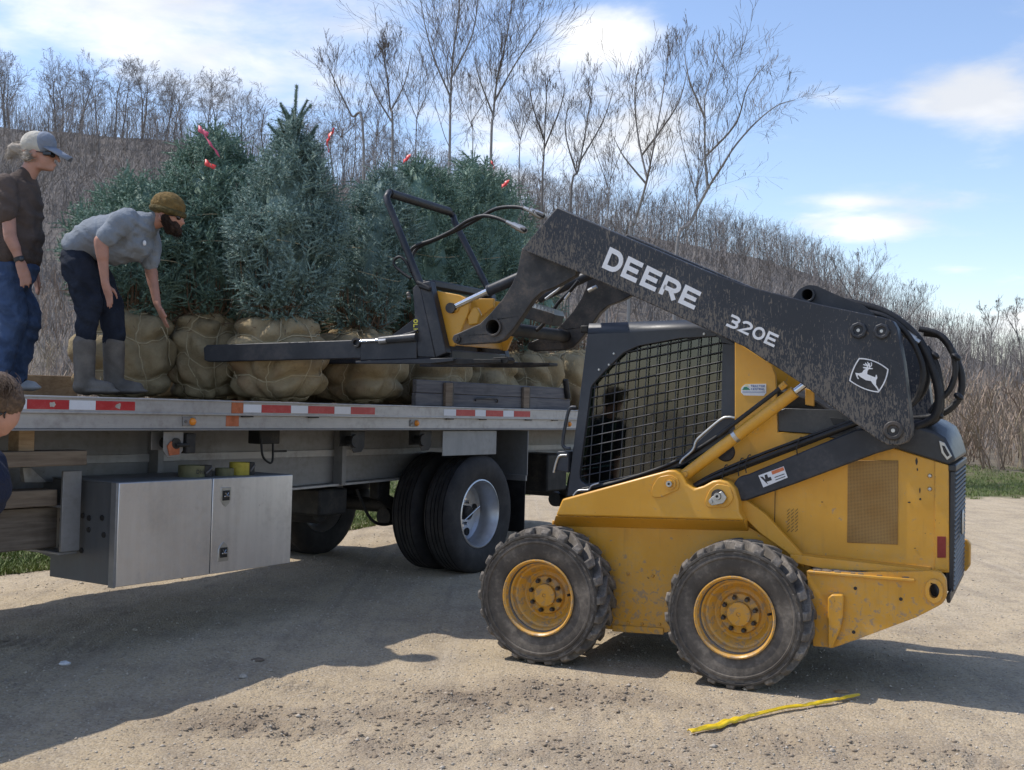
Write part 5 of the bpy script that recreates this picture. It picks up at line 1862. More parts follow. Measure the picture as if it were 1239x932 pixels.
# --- tilt cylinders, step between the arms
for (v, a, b, c) in ((.42, (547, 373), (591, 352), (690, 309)), (1.26, (628, 384), (652, 361), (745, 318))):
    p, q, r_ = SQ(a[0], a[1], v), SQ(b[0], b[1], v), SQ(c[0], c[1], v)
    MB().tube([p, q], .021, 16).build('tilt_rod', M['chrome'], skid)
    MB().tube([q, q.lerp(r_, .02), q.lerp(r_, .03), r_], [.038, .04, .036, .036], 18).build('tilt_cylinder', M['black'], skid)
    MB().lathe([(0, -.03), (.035, -.03), (.035, .03), (0, .03)], (p.x, v, p.z), 1, 16).build('tilt_eye', M['iron'], skid)
sp_ = SP([(648, 372), (676, 381), (672, 395), (640, 386), (644, 374)], .62)
stp = MB().prism(sp_, .55, .72).build('coupler_step', M['iron'], skid, .004)
tee = MB()
for k in range(7):
    t = k / 6
    c = SQ(648 + 26 * t, 371 + 8.7 * t, .62)
    tee.prism([(c.x - .014, c.z - .004), (c.x + .012, c.z - .012), (c.x + .004, c.z + .020)], .552, .718)
tee.build('step_teeth', M['zinc'], skid)
srod([(668, 345), (671, 338), (678, 337), (682, 343), (676, 350), (668, 356), (660, 362)], .7, .009, 'coupler_hose', 'zinc')
srod([(700, 340), (690, 352), (676, 366), (664, 384), (652, 398), (640, 404)], .8, .013, 'coupler_hose', 'hose')
for (a, b) in (((684, 362), (690, 354)), ((712, 352), (722, 347))):
    MB().tube([SQ(a[0], a[1], .8), SQ(b[0], b[1], .8)], .014, 8).build('hose_fitting', M['zinc'], skid)

# --- quick coupler
cp = rounded(SP([(522.7, 351), (540, 354), (556, 357), (568, 364), (567, 378), (560, 395), (549.5, 420), (539, 417.5), (531, 385)], .42), .02)
for v0, v1 in ((.42, .45), mir(.42, .45)):
    MB().prism(cp, v0, v1).build('coupler_plate', M['yellow'], skid, .005)
MB().prism(SP([(524, 352), (534, 354), (548, 418), (539, 416)], .44), .451, SW - .451).build('coupler_face', M['yellow'], skid, .006)
ch = SQ(551.5, 373, .42)
MB().lathe([(.026, 0), (.026, -.01), (.016, -.012), (.015, .002)], (ch.x, .42, ch.z), 1, 20).build('coupler_boss', M['yellow'], skid, 0, 30)
MB().lathe([(0, -.003), (.015, -.003), (.015, 0)], (ch.x, .4195, ch.z), 1, 16).build('coupler_hole', M['decal_black'], skid)
MB().prism(SP([(571, 372), (576, 372), (580, 380), (577, 392), (566, 394), (564, 383)], .42), .43, .47).build('coupler_ear', M['yellow'], skid, .008)
MB().prism(SP([(566, 362), (601, 362), (601, 372), (578, 391), (566, 388)], .8), .75, .78).build('coupler_rib', M['yellow'], skid, .004)

# --- pallet fork frame with its back guard
def fpart(name, px, v0, v1, mat='black', bev=.006, both=True, vref=None):
    pl = SP(px, v0 if vref is None else vref)
    MB().prism(pl, v0, v1).build(name, M[mat], skid, bev)
    if both:
        a, b = mir(v0, v1)
        MB().prism(pl, a, b).build(name, M[mat], skid, bev)


fpart('frame_post', [(507, 342), (520, 340), (540, 427), (527, 433)], .34, .415)
fpart('frame_cheek', [(499, 349), (507, 341), (527, 433), (505, 432)], .345, .37)
fpart('frame_gusset', [(452, 411), (505, 371), (505, 412)], .55, .58, 'black', .003, True, .40)
a0, b0 = SQ(520, 341, .38), SQ(507, 342, .38)
MB().box((b0.x, .415, b0.z - .03), (a0.x + .02, SW - .415, b0.z + .018)).build('frame_top_rail', M['black'], skid, .008)
c0, d0 = SQ(540, 425, .38), SQ(527, 432, .38)
MB().box((d0.x, .415, d0.z - .02), (c0.x + .02, SW - .415, d0.z + .05)).build('frame_bottom_rail', M['black'], skid, .008)
fpart('fork', [(246, 421), (250, 417.5), (505, 409), (505, 432), (252, 438), (247, 436)], .345, .44, 'black', .006)
fpart('fork_sleeve', [(436, 410), (504, 406), (504, 434), (436, 436)], .335, .36, 'black', .004)
fpart('frame_shoe', [(430, 437), (521, 434), (548, 433), (548, 437), (521, 440), (430, 440)], .33, .46, 'black', .003)
fpart('frame_skid', [(521, 434), (606, 435), (606, 439), (560, 441), (521, 441)], .36, .52, 'dark', .004)
fpart('frame_skid_end', [(596, 433), (613, 432), (616, 436), (613, 440), (596, 440)], .38, .48, 'dark', .004, False)
ca_, cb_, cc_ = SQ(436, 413.5, .33), SQ(459, 412, .33), SQ(504, 408, .33)
MB().tube([ca_, cb_], .012, 12).build('grab_rod', M['chrome'], skid)
MB().tube([cb_, cb_.lerp(cc_, .05), cc_], [.024, .026, .030], 14).build('grab_cylinder', M['plastic'], skid)
MB().tube([SQ(459, 413, .32), SQ(468, 412, .32)], .02, 8).build('grab_fitting', M['zinc'], skid)
MB().lathe([(.034, -.006), (.034, .02), (.018, .02), (.018, -.006), (.034, -.006)], (SQ(431, 415, .335).x, .328, SQ(431, 415, .335).z), 1, 20).build('grab_eye', M['iron'], skid, .003)
srod([(475, 412), (487, 406), (498, 403), (505, 400)], .33, .009, 'grab_hose', 'hose')
# yellow stencil on the gusset
at_g = lambda u, w, d: (u, .4485 - d, w)
for k, ch_ in enumerate('OLH'):
    y = 386.5 + k * 5.6
    word(ch_, SP([(505.5, y), (505.5, y + 4.6), (500.5, y), (500.5, y + 4.6)], .345), lambda u, w, d: (u, .3448 - d, w), .26, M['mark_yellow'], skid, 0, 'stencil_mark')
# guard hoop
v1_ = .38
near_pts = [SQ(509, 344, v1_), SQ(500, 322, v1_), SQ(484, 282, v1_), SQ(470, 247, v1_)]
vf = v1_ + .98
p_top = SQ(468, 236, v1_)
hoop = near_pts + [SQ(467.5, 239, v1_), SQ(470, 233.5, v1_ + .03)]
pf = Vector((SQ(470, 233.5, v1_ + .03).x, vf - .06, SQ(470, 233.5, v1_ + .03).z))
pe = SQ(593, 355, vf)
hoop += [pf, pf + Vector((.008, .05, -.03)), pf + (pe - pf) * .12, pe]
MB().tube(hoop, .024, 14).build('guard_hoop', M['black'], skid, 0, 60)
t0, t1 = SQ(470, 233.5, v1_ + .03), pf
MB().tube([t0.lerp(t1, .02), t0.lerp(t1, .98)], .031, 14).build('guard_pad', M['hose'], skid, 0, 60)
# attachment hoses
hz1 = [SQ(636, 279, .3), SQ(618, 271, .33), SQ(600, 263.5, .36), SQ(583, 261.5, .40), SQ(565, 268, .42), SQ(548, 279, .44), SQ(525, 290, .45), SQ(505, 297, .45), SQ(497, 304, .44), SQ(496, 318, .43), SQ(500, 333, .42), SQ(508, 345, .41)]
MB().tube(spline(hz1, 6), .0125, 10).build('attachment_hose', M['hose'], skid)
hz2 = [SQ(658, 262, .34), SQ(640, 254, .36), SQ(622, 250.5, .4), SQ(600, 253, .45), SQ(578, 265, .48), SQ(556, 277, .5), SQ(530, 289, .5), SQ(507, 299, .5), SQ(499, 312, .48), SQ(502, 330, .46)]
MB().tube(spline(hz2, 6), .0125, 10).build('attachment_hose', M['hose'], skid)
hz3 = [SQ(497, 337, .4), SQ(488, 331, .4), (SQ(478, 322, .4)), SQ(477, 315, .4), SQ(484, 311, .4), SQ(492, 318, .4), SQ(497, 330, .4)]
MB().tube(spline(hz3, 6), .010, 10).build('attachment_hose', M['hose'], skid)
for (a, b, v) in (((613, 268.5), (637, 280), .32), ((634, 251.5), (659, 263), .36)):
    p, q = SQ(a[0], a[1], v), SQ(b[0], b[1], v)
    L = [p, p.lerp(q, .3), p.lerp(q, .31), p.lerp(q, .55), p.lerp(q, .56), p.lerp(q, .9), p.lerp(q, .91), q]
    MB().tube(L, [.012, .014, .02, .02, .024, .024, .016, .016], 10).build('hose_coupler', M['zinc'], skid, 0, 30)
srod([(505, 342), (512, 345), (520, 350), (508, 346)], .33, .016, 'hose_block', 'hose')
for (px, py) in ((495, 360), (494, 356)):
    c = SQ(px, py, .34)
    MB().ell(c, (.016, .016, .016), None, 8, 6).build('frame_bolt', M['bolt'], skid)
# ------------------------------------------------------------------ balled spruces on the deck
def needle_shoot(rng, L, n, nl, nw):
    """one bottle-brush shoot along +z: triangles (k,3,3)"""
    t = rng.random(n) ** .9
    a = rng.random(n) * 6.283
    base = np.stack([np.zeros(n), np.zeros(n), t * L], 1)
    lean = 0.65 + 0.3 * rng.random(n)
    out = np.stack([np.cos(a) * lean, np.sin(a) * lean, np.full(n, .62)], 1)
    out /= np.linalg.norm(out, axis=1)[:, None]
    ln = nl * (0.75 + .5 * rng.random(n)) * (1 - .35 * t)
    side = np.stack([-np.sin(a), np.cos(a), np.zeros(n)], 1) * nw * .5
    tip = base + out * ln[:, None]
    cone = []
    for k in range(3):
        a0, a1 = 2.0944 * k, 2.0944 * (k + 1)
        cone.append([(.007 * math.cos(a0), .007 * math.sin(a0), 0), (.007 * math.cos(a1), .007 * math.sin(a1), 0), (0, 0, L)])
    return np.concatenate([np.stack([base - side, base + side, tip], 1), np.array(cone)])


def rot_to(d):
    """matrices turning +z to unit vectors d (n,3)"""
    d = d / np.linalg.norm(d, axis=1)[:, None]
    up = np.where(np.abs(d[:, 2:3]) > .95, np.array([[1., 0, 0]]), np.array([[0, 0, 1.]]))
    x = np.cross(up, d)
    x /= np.linalg.norm(x, axis=1)[:, None]
    y = np.cross(d, x)
    return np.stack([x, y, d], 2)


def make_sprays(rng, count=6):
    """a few branch tips: leading shoot with side shoots"""
    out = []
    for k in range(count):
        tris = [needle_shoot(rng, .17, 54, .025, .0064)]
        for s in range(6):
            z = .02 + .022 * s
            ang = (s % 2) * math.pi + rng.normal() * .5
            el = .75 + .2 * rng.random()
            d = np.array([[math.cos(ang) * math.sin(el), math.sin(ang) * math.sin(el), math.cos(el)]])
            sh = needle_shoot(rng, .085 + .03 * rng.random(), 27, .023, .0062)
            R = rot_to(d)[0]
            tris.append(sh @ R.T + np.array([0, 0, z]))
        out.append(np.concatenate(tris))
    return out


SPR_RNG = np.random.default_rng(12)
SPRAYS = make_sprays(SPR_RNG)


def crown_mesh(rng, axis_pts, prof, n, up=.6, scale=1.0, lead=.2):
    """axis_pts: base..top of the stem; prof: [(t, radius)]"""
    ax = np.array([list(p) for p in axis_pts])
    ts = np.linspace(0, 1, len(ax))
    pt, pr = [p[0] for p in prof], [p[1] for p in prof]
    # sample heights in proportion to girth
    grid = np.linspace(0, 1, 200)
    w = np.interp(grid, pt, pr) + .03
    cdf = np.cumsum(w) / w.sum()
    t = np.interp(rng.random(n), cdf, grid)
    a = rng.random(n) * 6.283
    r = np.interp(t, pt, pr)
    # lumpy outline: whorls and lobes
    r = r * (0.80 + .28 * fbm(a * 1.6 + 7, t * 6.0, int(rng.integers(1000)), 3) * 1.2)
    depth = rng.random(n) ** 2.2
    rr = r * (1 - .55 * depth)
    c = np.stack([np.interp(t, ts, ax[:, k]) for k in range(3)], 1)
    outv = np.stack([np.cos(a), np.sin(a), np.zeros(n)], 1)
    pos = c + outv * rr[:, None] + np.array([0, 0, 1]) * (rng.normal(size=n) * .03)[:, None]
    el = up * (0.6 + .8 * rng.random(n)) + .35 * t
    d = outv * np.cos(el)[:, None] + np.array([0, 0, 1]) * np.sin(el)[:, None] + rng.normal(size=(n, 3)) * .16
    pos = pos - d / np.linalg.norm(d, axis=1)[:, None] * .10
    R = rot_to(d)
    sp = rng.random(n) * 6.283
    cs, sn = np.cos(sp), np.sin(sp)
    Z = np.zeros(n)
    O = np.ones(n)
    Rz = np.stack([np.stack([cs, -sn, Z], 1), np.stack([sn, cs, Z], 1), np.stack([Z, Z, O], 1)], 1)
    Rf = R @ Rz
    sc = scale * (0.75 + .45 * rng.random(n))
    parts = []
    which = rng.integers(0, len(SPRAYS), n)
    for k in range(len(SPRAYS)):
        sel = np.where(which == k)[0]
        if not len(sel):
            continue
        T = SPRAYS[k].reshape(-1, 3)
        v = np.einsum('nij,mj->nmi', Rf[sel], T) * sc[sel][:, None, None] + pos[sel][:, None, :]
        parts.append(v.reshape(-1, 3))
    if lead:
        top, below = ax[-1], ax[-2]
        d0 = (top - below) / np.linalg.norm(top - below)
        shoots = [(top - d0 * .05, d0, lead)]
        for k in range(7):
            an = 6.283 * k / 7 + .3
            dd = d0 * .85 + np.array([math.cos(an), math.sin(an), 0]) * .55
            shoots.append((top - d0 * (.02 + .05 * (k % 3)), dd, lead * .62))
        if lead > .3:
            for k in range(7):
                an = 6.283 * k / 7 + .7
                dd = d0 * .7 + np.array([math.cos(an), math.sin(an), 0]) * .62
                shoots.append((top - d0 * .24, dd, lead * .8))
        for p, d_, L in shoots:
            sh = needle_shoot(rng, L, int(L * (3000 if lead > .3 else 1100)), .034 if lead > .3 else .024, .006)
            parts.append((sh.reshape(-1, 3) @ rot_to(np.array([d_]))[0].T) + p)
    V = np.concatenate(parts)
    return big_mesh('crown', V, np.arange(len(V)).reshape(-1, 3))


def ball_shape(rx, ry, h, seed, nlat, nlon, squash=.82):
    """burlapped root ball: pillows between the lacing"""
    rng = random.Random(seed)
    NU, NV = 90, 52
    lats = [(.12 + .76 * (k + .15 * rng.uniform(-1, 1)) / (nlat - 1)) for k in range(nlat)]
    lons = [(k + .22 * rng.uniform(-1, 1)) / nlon for k in range(nlon)]
    U, Vv = np.meshgrid(np.arange(NU) / NU, np.linspace(0, 1, NV))
    wob = .035 * np.sin(U * 6.283 * 2 + seed) + .02 * np.sin(U * 6.283 * 5 + seed * 2)
    dl = np.full(U.shape, 9.0)
    for la in lats:
        dl = np.minimum(dl, np.abs(Vv + wob - la) * 1.0)
    do = np.full(U.shape, 9.0)
    for k, lo in enumerate(lons):
        x = U + .03 * np.sin(Vv * 7 + k + seed) - lo
        x = np.abs((x + .5) % 1.0 - .5)
        do = np.minimum(do, x * 2.2)
    groove = np.maximum(np.exp(-(dl / .030) ** 2), np.exp(-(do / .035) ** 2))
    soft = np.minimum(dl / .085, 1) * np.minimum(do / .12, 1)
    th = (Vv - .5) * math.pi
    e = .55
    ct = np.sign(np.cos(th)) * np.abs(np.cos(th)) ** e
    st = np.sign(np.sin(th)) * np.abs(np.sin(th)) ** squash
    rad = .97 + .165 * soft - .09 * groove + .05 * (fbm(U * 9 + seed, Vv * 7, seed, 3) - .5)
    rad = rad * (1 + .07 * np.sin(U * 6.283 + seed) + .05 * np.sin(2 * U * 6.283 + seed * 3))
    # gathered cloth on top
    topm = sstep(Vv, .80, .98)
    rad = rad + topm * .13 * (vnoise(U * 16, Vv * 5, seed + 5) - .45)
    ridge = 1 - np.abs(2 * vnoise(U * 22 + 3 * vnoise(U * 5, Vv * 5, seed + 2), Vv * 9 + 2 * vnoise(U * 7, Vv * 7, seed + 3), seed + 9) - 1)
    rad = rad + .030 * (ridge - .6) * soft
    # seamless in U
    k = np.clip((U - .88) / .12, 0, 1)
    rad = rad * (1 - k) + rad[:, :1] * k
    X = rx * ct * rad * np.cos(U * 6.2832)
    Y = ry * ct * rad * np.sin(U * 6.2832)
    Z = h * .5 + h * .5 * st * (1 + .25 * (rad - 1))
    Z = np.maximum(Z, 0.004)
    V = np.stack([X.ravel(), Y.ravel(), Z.ravel()], 1)
    i, j = np.meshgrid(np.arange(NU), np.arange(NV - 1))
    i2 = (i + 1) % NU
    Fq = np.stack([(j * NU + i).ravel(), (j * NU + i2).ravel(), ((j + 1) * NU + i2).ravel(), ((j + 1) * NU + i).ravel()], 1)
    P3 = V.reshape(NV, NU, 3)
    ropes = []
    for la in lats:
        ln = []
        for c in range(0, NU + 1, 2):
            u = (c % NU) / NU
            vv = la - float(.035 * math.sin(u * 6.283 * 2 + seed) + .02 * math.sin(u * 6.283 * 5 + seed * 2))
            r_ = min(max(vv, .03), .97) * (NV - 1)
            ln.append(P3[int(r_), c % NU] * 1.014)
        ropes.append(ln)
    for k, lo in enumerate(lons):
        ln = []
        for r_ in range(3, NV - 2, 2):
            u = (lo - .03 * math.sin(r_ / (NV - 1) * 7 + k + seed)) % 1
            ln.append(P3[r_, int(u * NU) % NU] * 1.014)
        ropes.append(ln)
    return big_mesh('root_ball', V, Fq), ropes, P3


def deck_ball(px, Y, rx, h, seed, nlat=4, nlon=8):
    base = deck_pt(px, Y)
    base = base + Vector((0, 0, .004))
    root = empty('balled_spruce', base)
    me, ropes, P3 = ball_shape(rx, rx * .95, h, seed, nlat, nlon)
    b = link('root_ball', me, M['burlap'], root, smooth=180)
    tw = MB()
    rr = random.Random(seed)
    for ln in ropes:
        if rr.random() < .8:
            tw.tube(ln, .0042, 5, caps=False)
    # loose ends
    for k in range(4):
        p = Vector(P3[rr.randrange(8, 48), rr.randrange(90)])
        o = Vector((p.x, p.y, 0)).normalized()
        tw.tube(spline([p, p + o * .03 + Vector((0, 0, .02)), p + o * .05 + Vector((.02, 0, -.05)), p + o * .02 + Vector((.05, 0, -.09))], 4), .003, 5)
    tw.build('twine', M['twine'], b, 0, 180)
    # gathered knot of cloth round the stem
    kn = MB()
    for k in range(9):
        an = 6.283 * k / 9 + seed
        q = Vector((math.cos(an), math.sin(an), 0))
        kn.cap(q * rx * .52 + Vector((0, 0, h * .90)), q * rx * .12 + Vector((0, 0, h * (1.03 + .03 * math.sin(k * 2.3)))), .055 + .02 * math.sin(k * 1.7 + seed), .04, 10)
    kn.build('burlap_gather', M['burlap'], b, 0, 180)
    return root, base, h


def spruce(px, Y, rx, h, seed, label, apex, prof, ncl, mat, nlat=4, nlon=8, lean_mid=None, lead=.18, skirt=1.0, crown_z=None):
    root, base, h = deck_ball(px, Y, rx, h, seed, nlat, nlon)
    tag(root, label, 'spruce tree', 'balled spruces on the trailer')
    rng = np.random.default_rng(seed)
    top = P(apex[0], apex[1], apex[2]) - base
    b0 = Vector((0, 0, h * .9))
    mid = b0.lerp(top, .5) + (lean_mid or Vector((0, 0, 0)))
    axis = spline([b0, mid, top], 8)
    tr = MB().tube(axis, [.042 * (1 - .85 * i / (len(axis) - 1)) for i in range(len(axis))], 10)
    tr.build('trunk', M['twig_brown'], root)
    z0 = crown_z if crown_z is not None else .02
    ax2 = [p for i, p in enumerate(axis) if i / (len(axis) - 1) >= z0]
    cm = crown_mesh(rng, ax2, prof, int(ncl * 1.12), lead=lead)
    cr = link('crown', cm, mat, root, smooth=0)
    core = MB()
    ca = ax2
    NK, NA = len(ca), 18
    vs, fs = [], []
    for i, p in enumerate(ca):
        tt = i / (NK - 1)
        rr_ = float(np.interp(tt, [q[0] for q in prof], [q[1] for q in prof])) * .42
        for k in range(NA):
            an = 6.2832 * k / NA
            q_ = rr_ * (.8 + .4 * float(vnoise(np.array([k * .7 + seed]), np.array([i * .8]), seed)[0]))
            vs.append(p + Vector((math.cos(an) * q_, math.sin(an) * q_, 0)))
    for i in range(NK - 1):
        for k in range(NA):
            fs.append((i * NA + k, i * NA + (k + 1) % NA, (i + 1) * NA + (k + 1) % NA, (i + 1) * NA + k))
    core.add(vs[NA:], [f for f in fs if min(f) >= 0 and max(f) < len(vs) - NA])
    core.build('inner_foliage', mat, root, 0, 0)
    # boughs: bent up and tied, bare low down
    bm_ = MB()
    for k in range(64):
        t = .02 + .16 * rng.random() ** 1.2
        p = axis[int(t * (len(axis) - 1))]
        an = rng.random() * 6.283
        rad = float(np.interp(max(0, t - .05), [q[0] for q in prof], [q[1] for q in prof])) * (.75 + .35 * rng.random()) * skirt
        o = Vector((math.cos(an), math.sin(an), 0))
        L = .22 + .22 * rng.random()
        dip = -.10 * rng.random() if t < .15 else 0
        pts = spline([p, p + o * rad * .45 + Vector((0, 0, L * .12 + dip)), p + o * rad * .9 + Vector((0, 0, L * .42 + dip)), p + o * rad * 1.0 + Vector((0, 0, L))], 4)
        bm_.tube(pts, [.011 * (1 - .8 * i / (len(pts) - 1)) for i in range(len(pts))], 5)
        for s in range(3):
            q = pts[4 + 2 * s]
            dv = Vector((rng.normal(), rng.normal(), rng.normal() * .6 + .2)).normalized() * (.14 + .12 * rng.random())
            bm_.tube([q, q + dv * .5 + Vector((0, 0, -.01)), q + dv], [.004, .003, .0015], 4)
    bm_.build('boughs', M['twig_brown'], root)
    # two turns of tying twine
    tw = MB()
    for (tt, k) in ((.42, .80), (.52, .78)):
        c = axis[int(tt * (len(axis) - 1))]
        rad = float(np.interp(tt, [q[0] for q in prof], [q[1] for q in prof])) * k
        ring = [c + Vector((math.cos(a_ / 28 * 6.283) * rad, math.sin(a_ / 28 * 6.283) * rad, .04 * math.sin(a_ / 28 * 12.5 + seed))) for a_ in range(29)]
        tw.tube(ring, .003, 5, caps=False)
    tw.build('tying_twine', M['twine'], root)
    return root, cr


def ribbon(parent, pts, mat='ribbon', w=.022):
    """a fluttering strip of flagging: world points"""
    inv = parent.location
    pts = spline([Vector(p) - inv for p in pts], 5)
    m = MB()
    vs, fs = [], []
    for i, p in enumerate(pts):
        s = Vector((math.sin(i * .9) * .4, .3, 1)).normalized() * w * .5 * (1 - .3 * i / len(pts))
        vs += [p + s, p - s]
        if i:
            fs.append((2 * i - 2, 2 * i - 1, 2 * i + 1, 2 * i))
    m.add(vs, fs)
    o = m.build('ribbon', M[mat], parent, 0, 180)
    s_ = o.modifiers.new('thick', 'SOLIDIFY')
    s_.thickness = .0012
    return o


B, Gn = M['needle_blue'], M['needle_green']
t1, _ = spruce(150, 8.75, .36, .66, 3, 'wide low spruce whose burlap ball the bending man is reaching for', (178, 222, 9.15), [(0, .20), (.12, .36), (.35, .52), (.62, .53), (.85, .34), (1, .12)], 560, Gn, 4, 8, lead=0)
t2, _ = spruce(250, 9.05, .285, .68, 4, 'dark spruce with pink ribbons, right behind the bearded man', (260, 160, 9.4), [(0, .20), (.12, .36), (.35, .50), (.62, .44), (.82, .27), (.95, .12), (1, .05)], 600, Gn, 5, 8)
t3, _ = spruce(339, 8.72, .355, .645, 5, 'tallest blue spruce with an upright leader, its ball behind the fork', (356, 150, 8.95), [(0, .20), (.12, .34), (.3, .43), (.52, .42), (.66, .33), (.78, .21), (.90, .10), (1, .03)], 700, B, 4, 9, skirt=.9, lead=.36)
t4, _ = spruce(434, 9.55, .37, .62, 6, 'spruce beside the tallest one, its ball half hidden under the fork sleeve', (466, 214, 9.8), [(0, .18), (.12, .28), (.35, .36), (.62, .34), (.85, .22), (1, .08)], 420, B, 4, 8)
t5, _ = spruce(517, 10.3, .34, .56, 7, 'bushy spruce behind the guard hoop, dark ball left of the side board', (507, 200, 10.5), [(0, .20), (.15, .36), (.4, .48), (.65, .44), (.85, .28), (1, .10)], 560, Gn, 3, 7)
t6, _ = spruce(583, 11.1, .33, .54, 8, 'spruce right of the guard hoop, first ball behind the side board', (572, 198, 11.3), [(0, .20), (.15, .36), (.4, .50), (.65, .48), (.85, .32), (1, .12)], 580, Gn, 3, 7)
t7, _ = spruce(637, 11.7, .36, .58, 9, 'spruce leaning towards its neighbours, second ball behind the side board', (600, 215, 12.2), [(0, .22), (.15, .34), (.4, .44), (.65, .40), (.85, .28), (1, .10)], 190, Gn, 3, 7, lead=0)
t8, _ = spruce(690, 12.4, .36, .62, 10, 'spruce tilted well over, its ball next to the loader cab', (596, 250, 13.2), [(0, .14), (.15, .2), (.4, .3), (.65, .36), (.85, .28), (1, .10)], 150, Gn, 3, 7, lead=0)
for (px, Y, sd, ap, lab) in ((208, 10.0, 21, (212, 262, 10.2), 'spruce of the back row, in the gap right of the reached-for root ball'),
                             (296, 10.0, 22, (300, 255, 10.2), 'spruce of the back row, in the gap left of the tallest tree'),
                             (392, 10.2, 23, (404, 262, 10.4), 'spruce of the back row, in the gap right of the tallest tree'),
                             (476, 11.0, 24, (470, 262, 11.2), 'spruce of the back row, behind the fork gusset')):
    spruce(px, Y, .33, .58, sd, lab, ap, [(0, .30), (.15, .38), (.4, .42), (.65, .36), (.85, .22), (1, .08)], 150, Gn, 3, 7, lead=0)
ribbon(t2, [P(246, 158, 9.05), P(250, 168, 9.0), P(256, 176, 8.98), P(262, 184, 8.98), P(266, 190, 8.98)], 'ribbon_pink', .03)
ribbon(t2, [P(240, 155, 9.05), P(246, 160, 9.02), P(252, 163, 9.02)], 'ribbon_pink', .05)
ribbon(t2, [P(248, 196, 8.95), P(254, 200, 8.93), P(261, 203, 8.93)], 'ribbon', .05)
ribbon(t3, [P(395, 172, 8.7), P(398, 166, 8.68), P(402, 160, 8.68), P(404, 157, 8.7)], 'ribbon', .05)
ribbon(t3, [P(396, 173, 8.7), P(397, 178, 8.7), P(398, 184, 8.7)], 'ribbon', .025)
ribbon(t5, [P(488, 196, 10.0), P(493, 191, 9.98), P(497, 188, 9.98)], 'ribbon', .05)
ribbon(t6, [P(607, 226, 10.8), P(612, 222, 10.78), P(616, 219, 10.78)], 'ribbon', .05)
ribbon(t6, [P(594, 196, 10.8), P(597, 199, 10.78), P(598, 204, 10.78)], 'ribbon', .03)
# ------------------------------------------------------------------ people
def organic(name, mb, mat, parent, voxel=.012, smooth=3, wrinkle=0.0, wscale=14, seed=1):
    """union of overlapping solids into one continuous skin"""
    me = mb.mesh(name)
    o = bpy.data.objects.new(name, me)
    COL.objects.link(o)
    r = o.modifiers.new('r', 'REMESH')
    r.mode = 'VOXEL'
    r.voxel_size = voxel
    s = o.modifiers.new('s', 'SMOOTH')
    s.factor = .5
    s.iterations = smooth
    dg = bpy.context.evaluated_depsgraph_get()
    me2 = bpy.data.meshes.new_from_object(o.evaluated_get(dg))
    bpy.data.objects.remove(o)
    if wrinkle:
        n = len(me2.vertices)
        co = np.empty(n * 3, dtype=np.float32)
        no = np.empty(n * 3, dtype=np.float32)
        me2.vertices.foreach_get('co', co)
        me2.vertices.foreach_get('normal', no)
        co, no = co.reshape(-1, 3), no.reshape(-1, 3)
        k = fbm(co[:, 0] * wscale * .5 + co[:, 1] * wscale * .4, co[:, 2] * wscale + co[:, 0] * wscale * .6, seed, 3) - .5
        u_, w_ = co[:, 0] * wscale * .45 + co[:, 1] * wscale * .35, co[:, 2] * wscale * 1.1 + co[:, 0] * wscale * .8
        k = k + .55 * (.5 - np.abs(2 * fbm(u_ + 9, w_, seed + 4, 2) - 1) * 1.6)
        co = co + no * (k * 2 * wrinkle)[:, None]
        me2.vertices.foreach_set('co', co.astype(np.float32).ravel())
        me2.update()
    me2.name = name
    me2.materials.clear()
    return link(name, me2, mat, parent, smooth=180)


def hand(mb, wrist, palm_end, tips, thumb, pr=.036, fr=.0085):
    """palm plus four bent fingers and a thumb; tips: 4 world points, thumb: (root, tip)"""
    w, p = Vector(wrist), Vector(palm_end)
    d = (p - w)
    side = (Vector(tips[3]) - Vector(tips[0]))
    side = (side - d.normalized() * side.dot(d.normalized())).normalized()
    for k in range(4):
        off = side * ((k - 1.5) * .019)
        mb.cap(w + off * .7, p + off, .017, .0125)
        kn = p + off
        t = Vector(tips[k])
        md = kn.lerp(t, .52) + (d.normalized() * .006)
        mb.cap(kn, md, fr * 1.12, fr)
        mb.cap(md, t, fr, fr * .78)
    mb.cap(w, w.lerp(p, .5), .024, .022)
    a, b = Vector(thumb[0]), Vector(thumb[1])
    m_ = a.lerp(b, .5) + side * .004
    mb.cap(w.lerp(p, .25), a, .018, .0125)
    mb.cap(a, m_, .0125, .0105)
    mb.cap(m_, b, .0105, .009)


def chain(mb, pts, n=5):
    """a limb or trunk as closely set ellipsoids: pts (centre, radii, tilt)"""
    for (c0, r0, a0), (c1, r1, a1) in zip(pts[:-1], pts[1:]):
        for k in range(n + 1):
            t = k / n
            mb.ell(c0.lerp(c1, t), [x + (y - x) * t for x, y in zip(r0, r1)], Matrix.Rotation(R_(a0 + (a1 - a0) * t), 3, 'Y'), 18, 12)


def strands(name, parent, mat, guides, n, spread, r=.0014, seed=1):
    """loose hairs round guide curves (world points), as thin tapered tubes"""
    rr = random.Random(seed)
    m = MB()
    for k in range(n):
        g = guides[rr.randrange(len(guides))]
        o = [Vector((rr.gauss(0, 1), rr.gauss(0, 1), rr.gauss(0, 1))) * spread for _ in range(2)]
        pts = [p + o[0] * (1 - i / (len(g) - 1)) + o[1] * (i / (len(g) - 1)) * 1.3 for i, p in enumerate(g)]
        pts = spline(pts, 3)
        m.tube(pts, [r * (1 - .6 * i / (len(pts) - 1)) for i in range(len(pts))], 3, caps=False)
    local(parent, m)
    return m.build(name, mat, parent, 0, 180, fix=False)


def JY(Y0):
    def J(px, py, dy=0.0):
        p = P(px, py, Y0)
        return Vector((p.x, p.y + dy, p.z))
    return J


def local(root, *mbs):
    o = root.location
    for m in mbs:
        m.v = [(v[0] - o.x, v[1] - o.y, v[2] - o.z) for v in m.v]


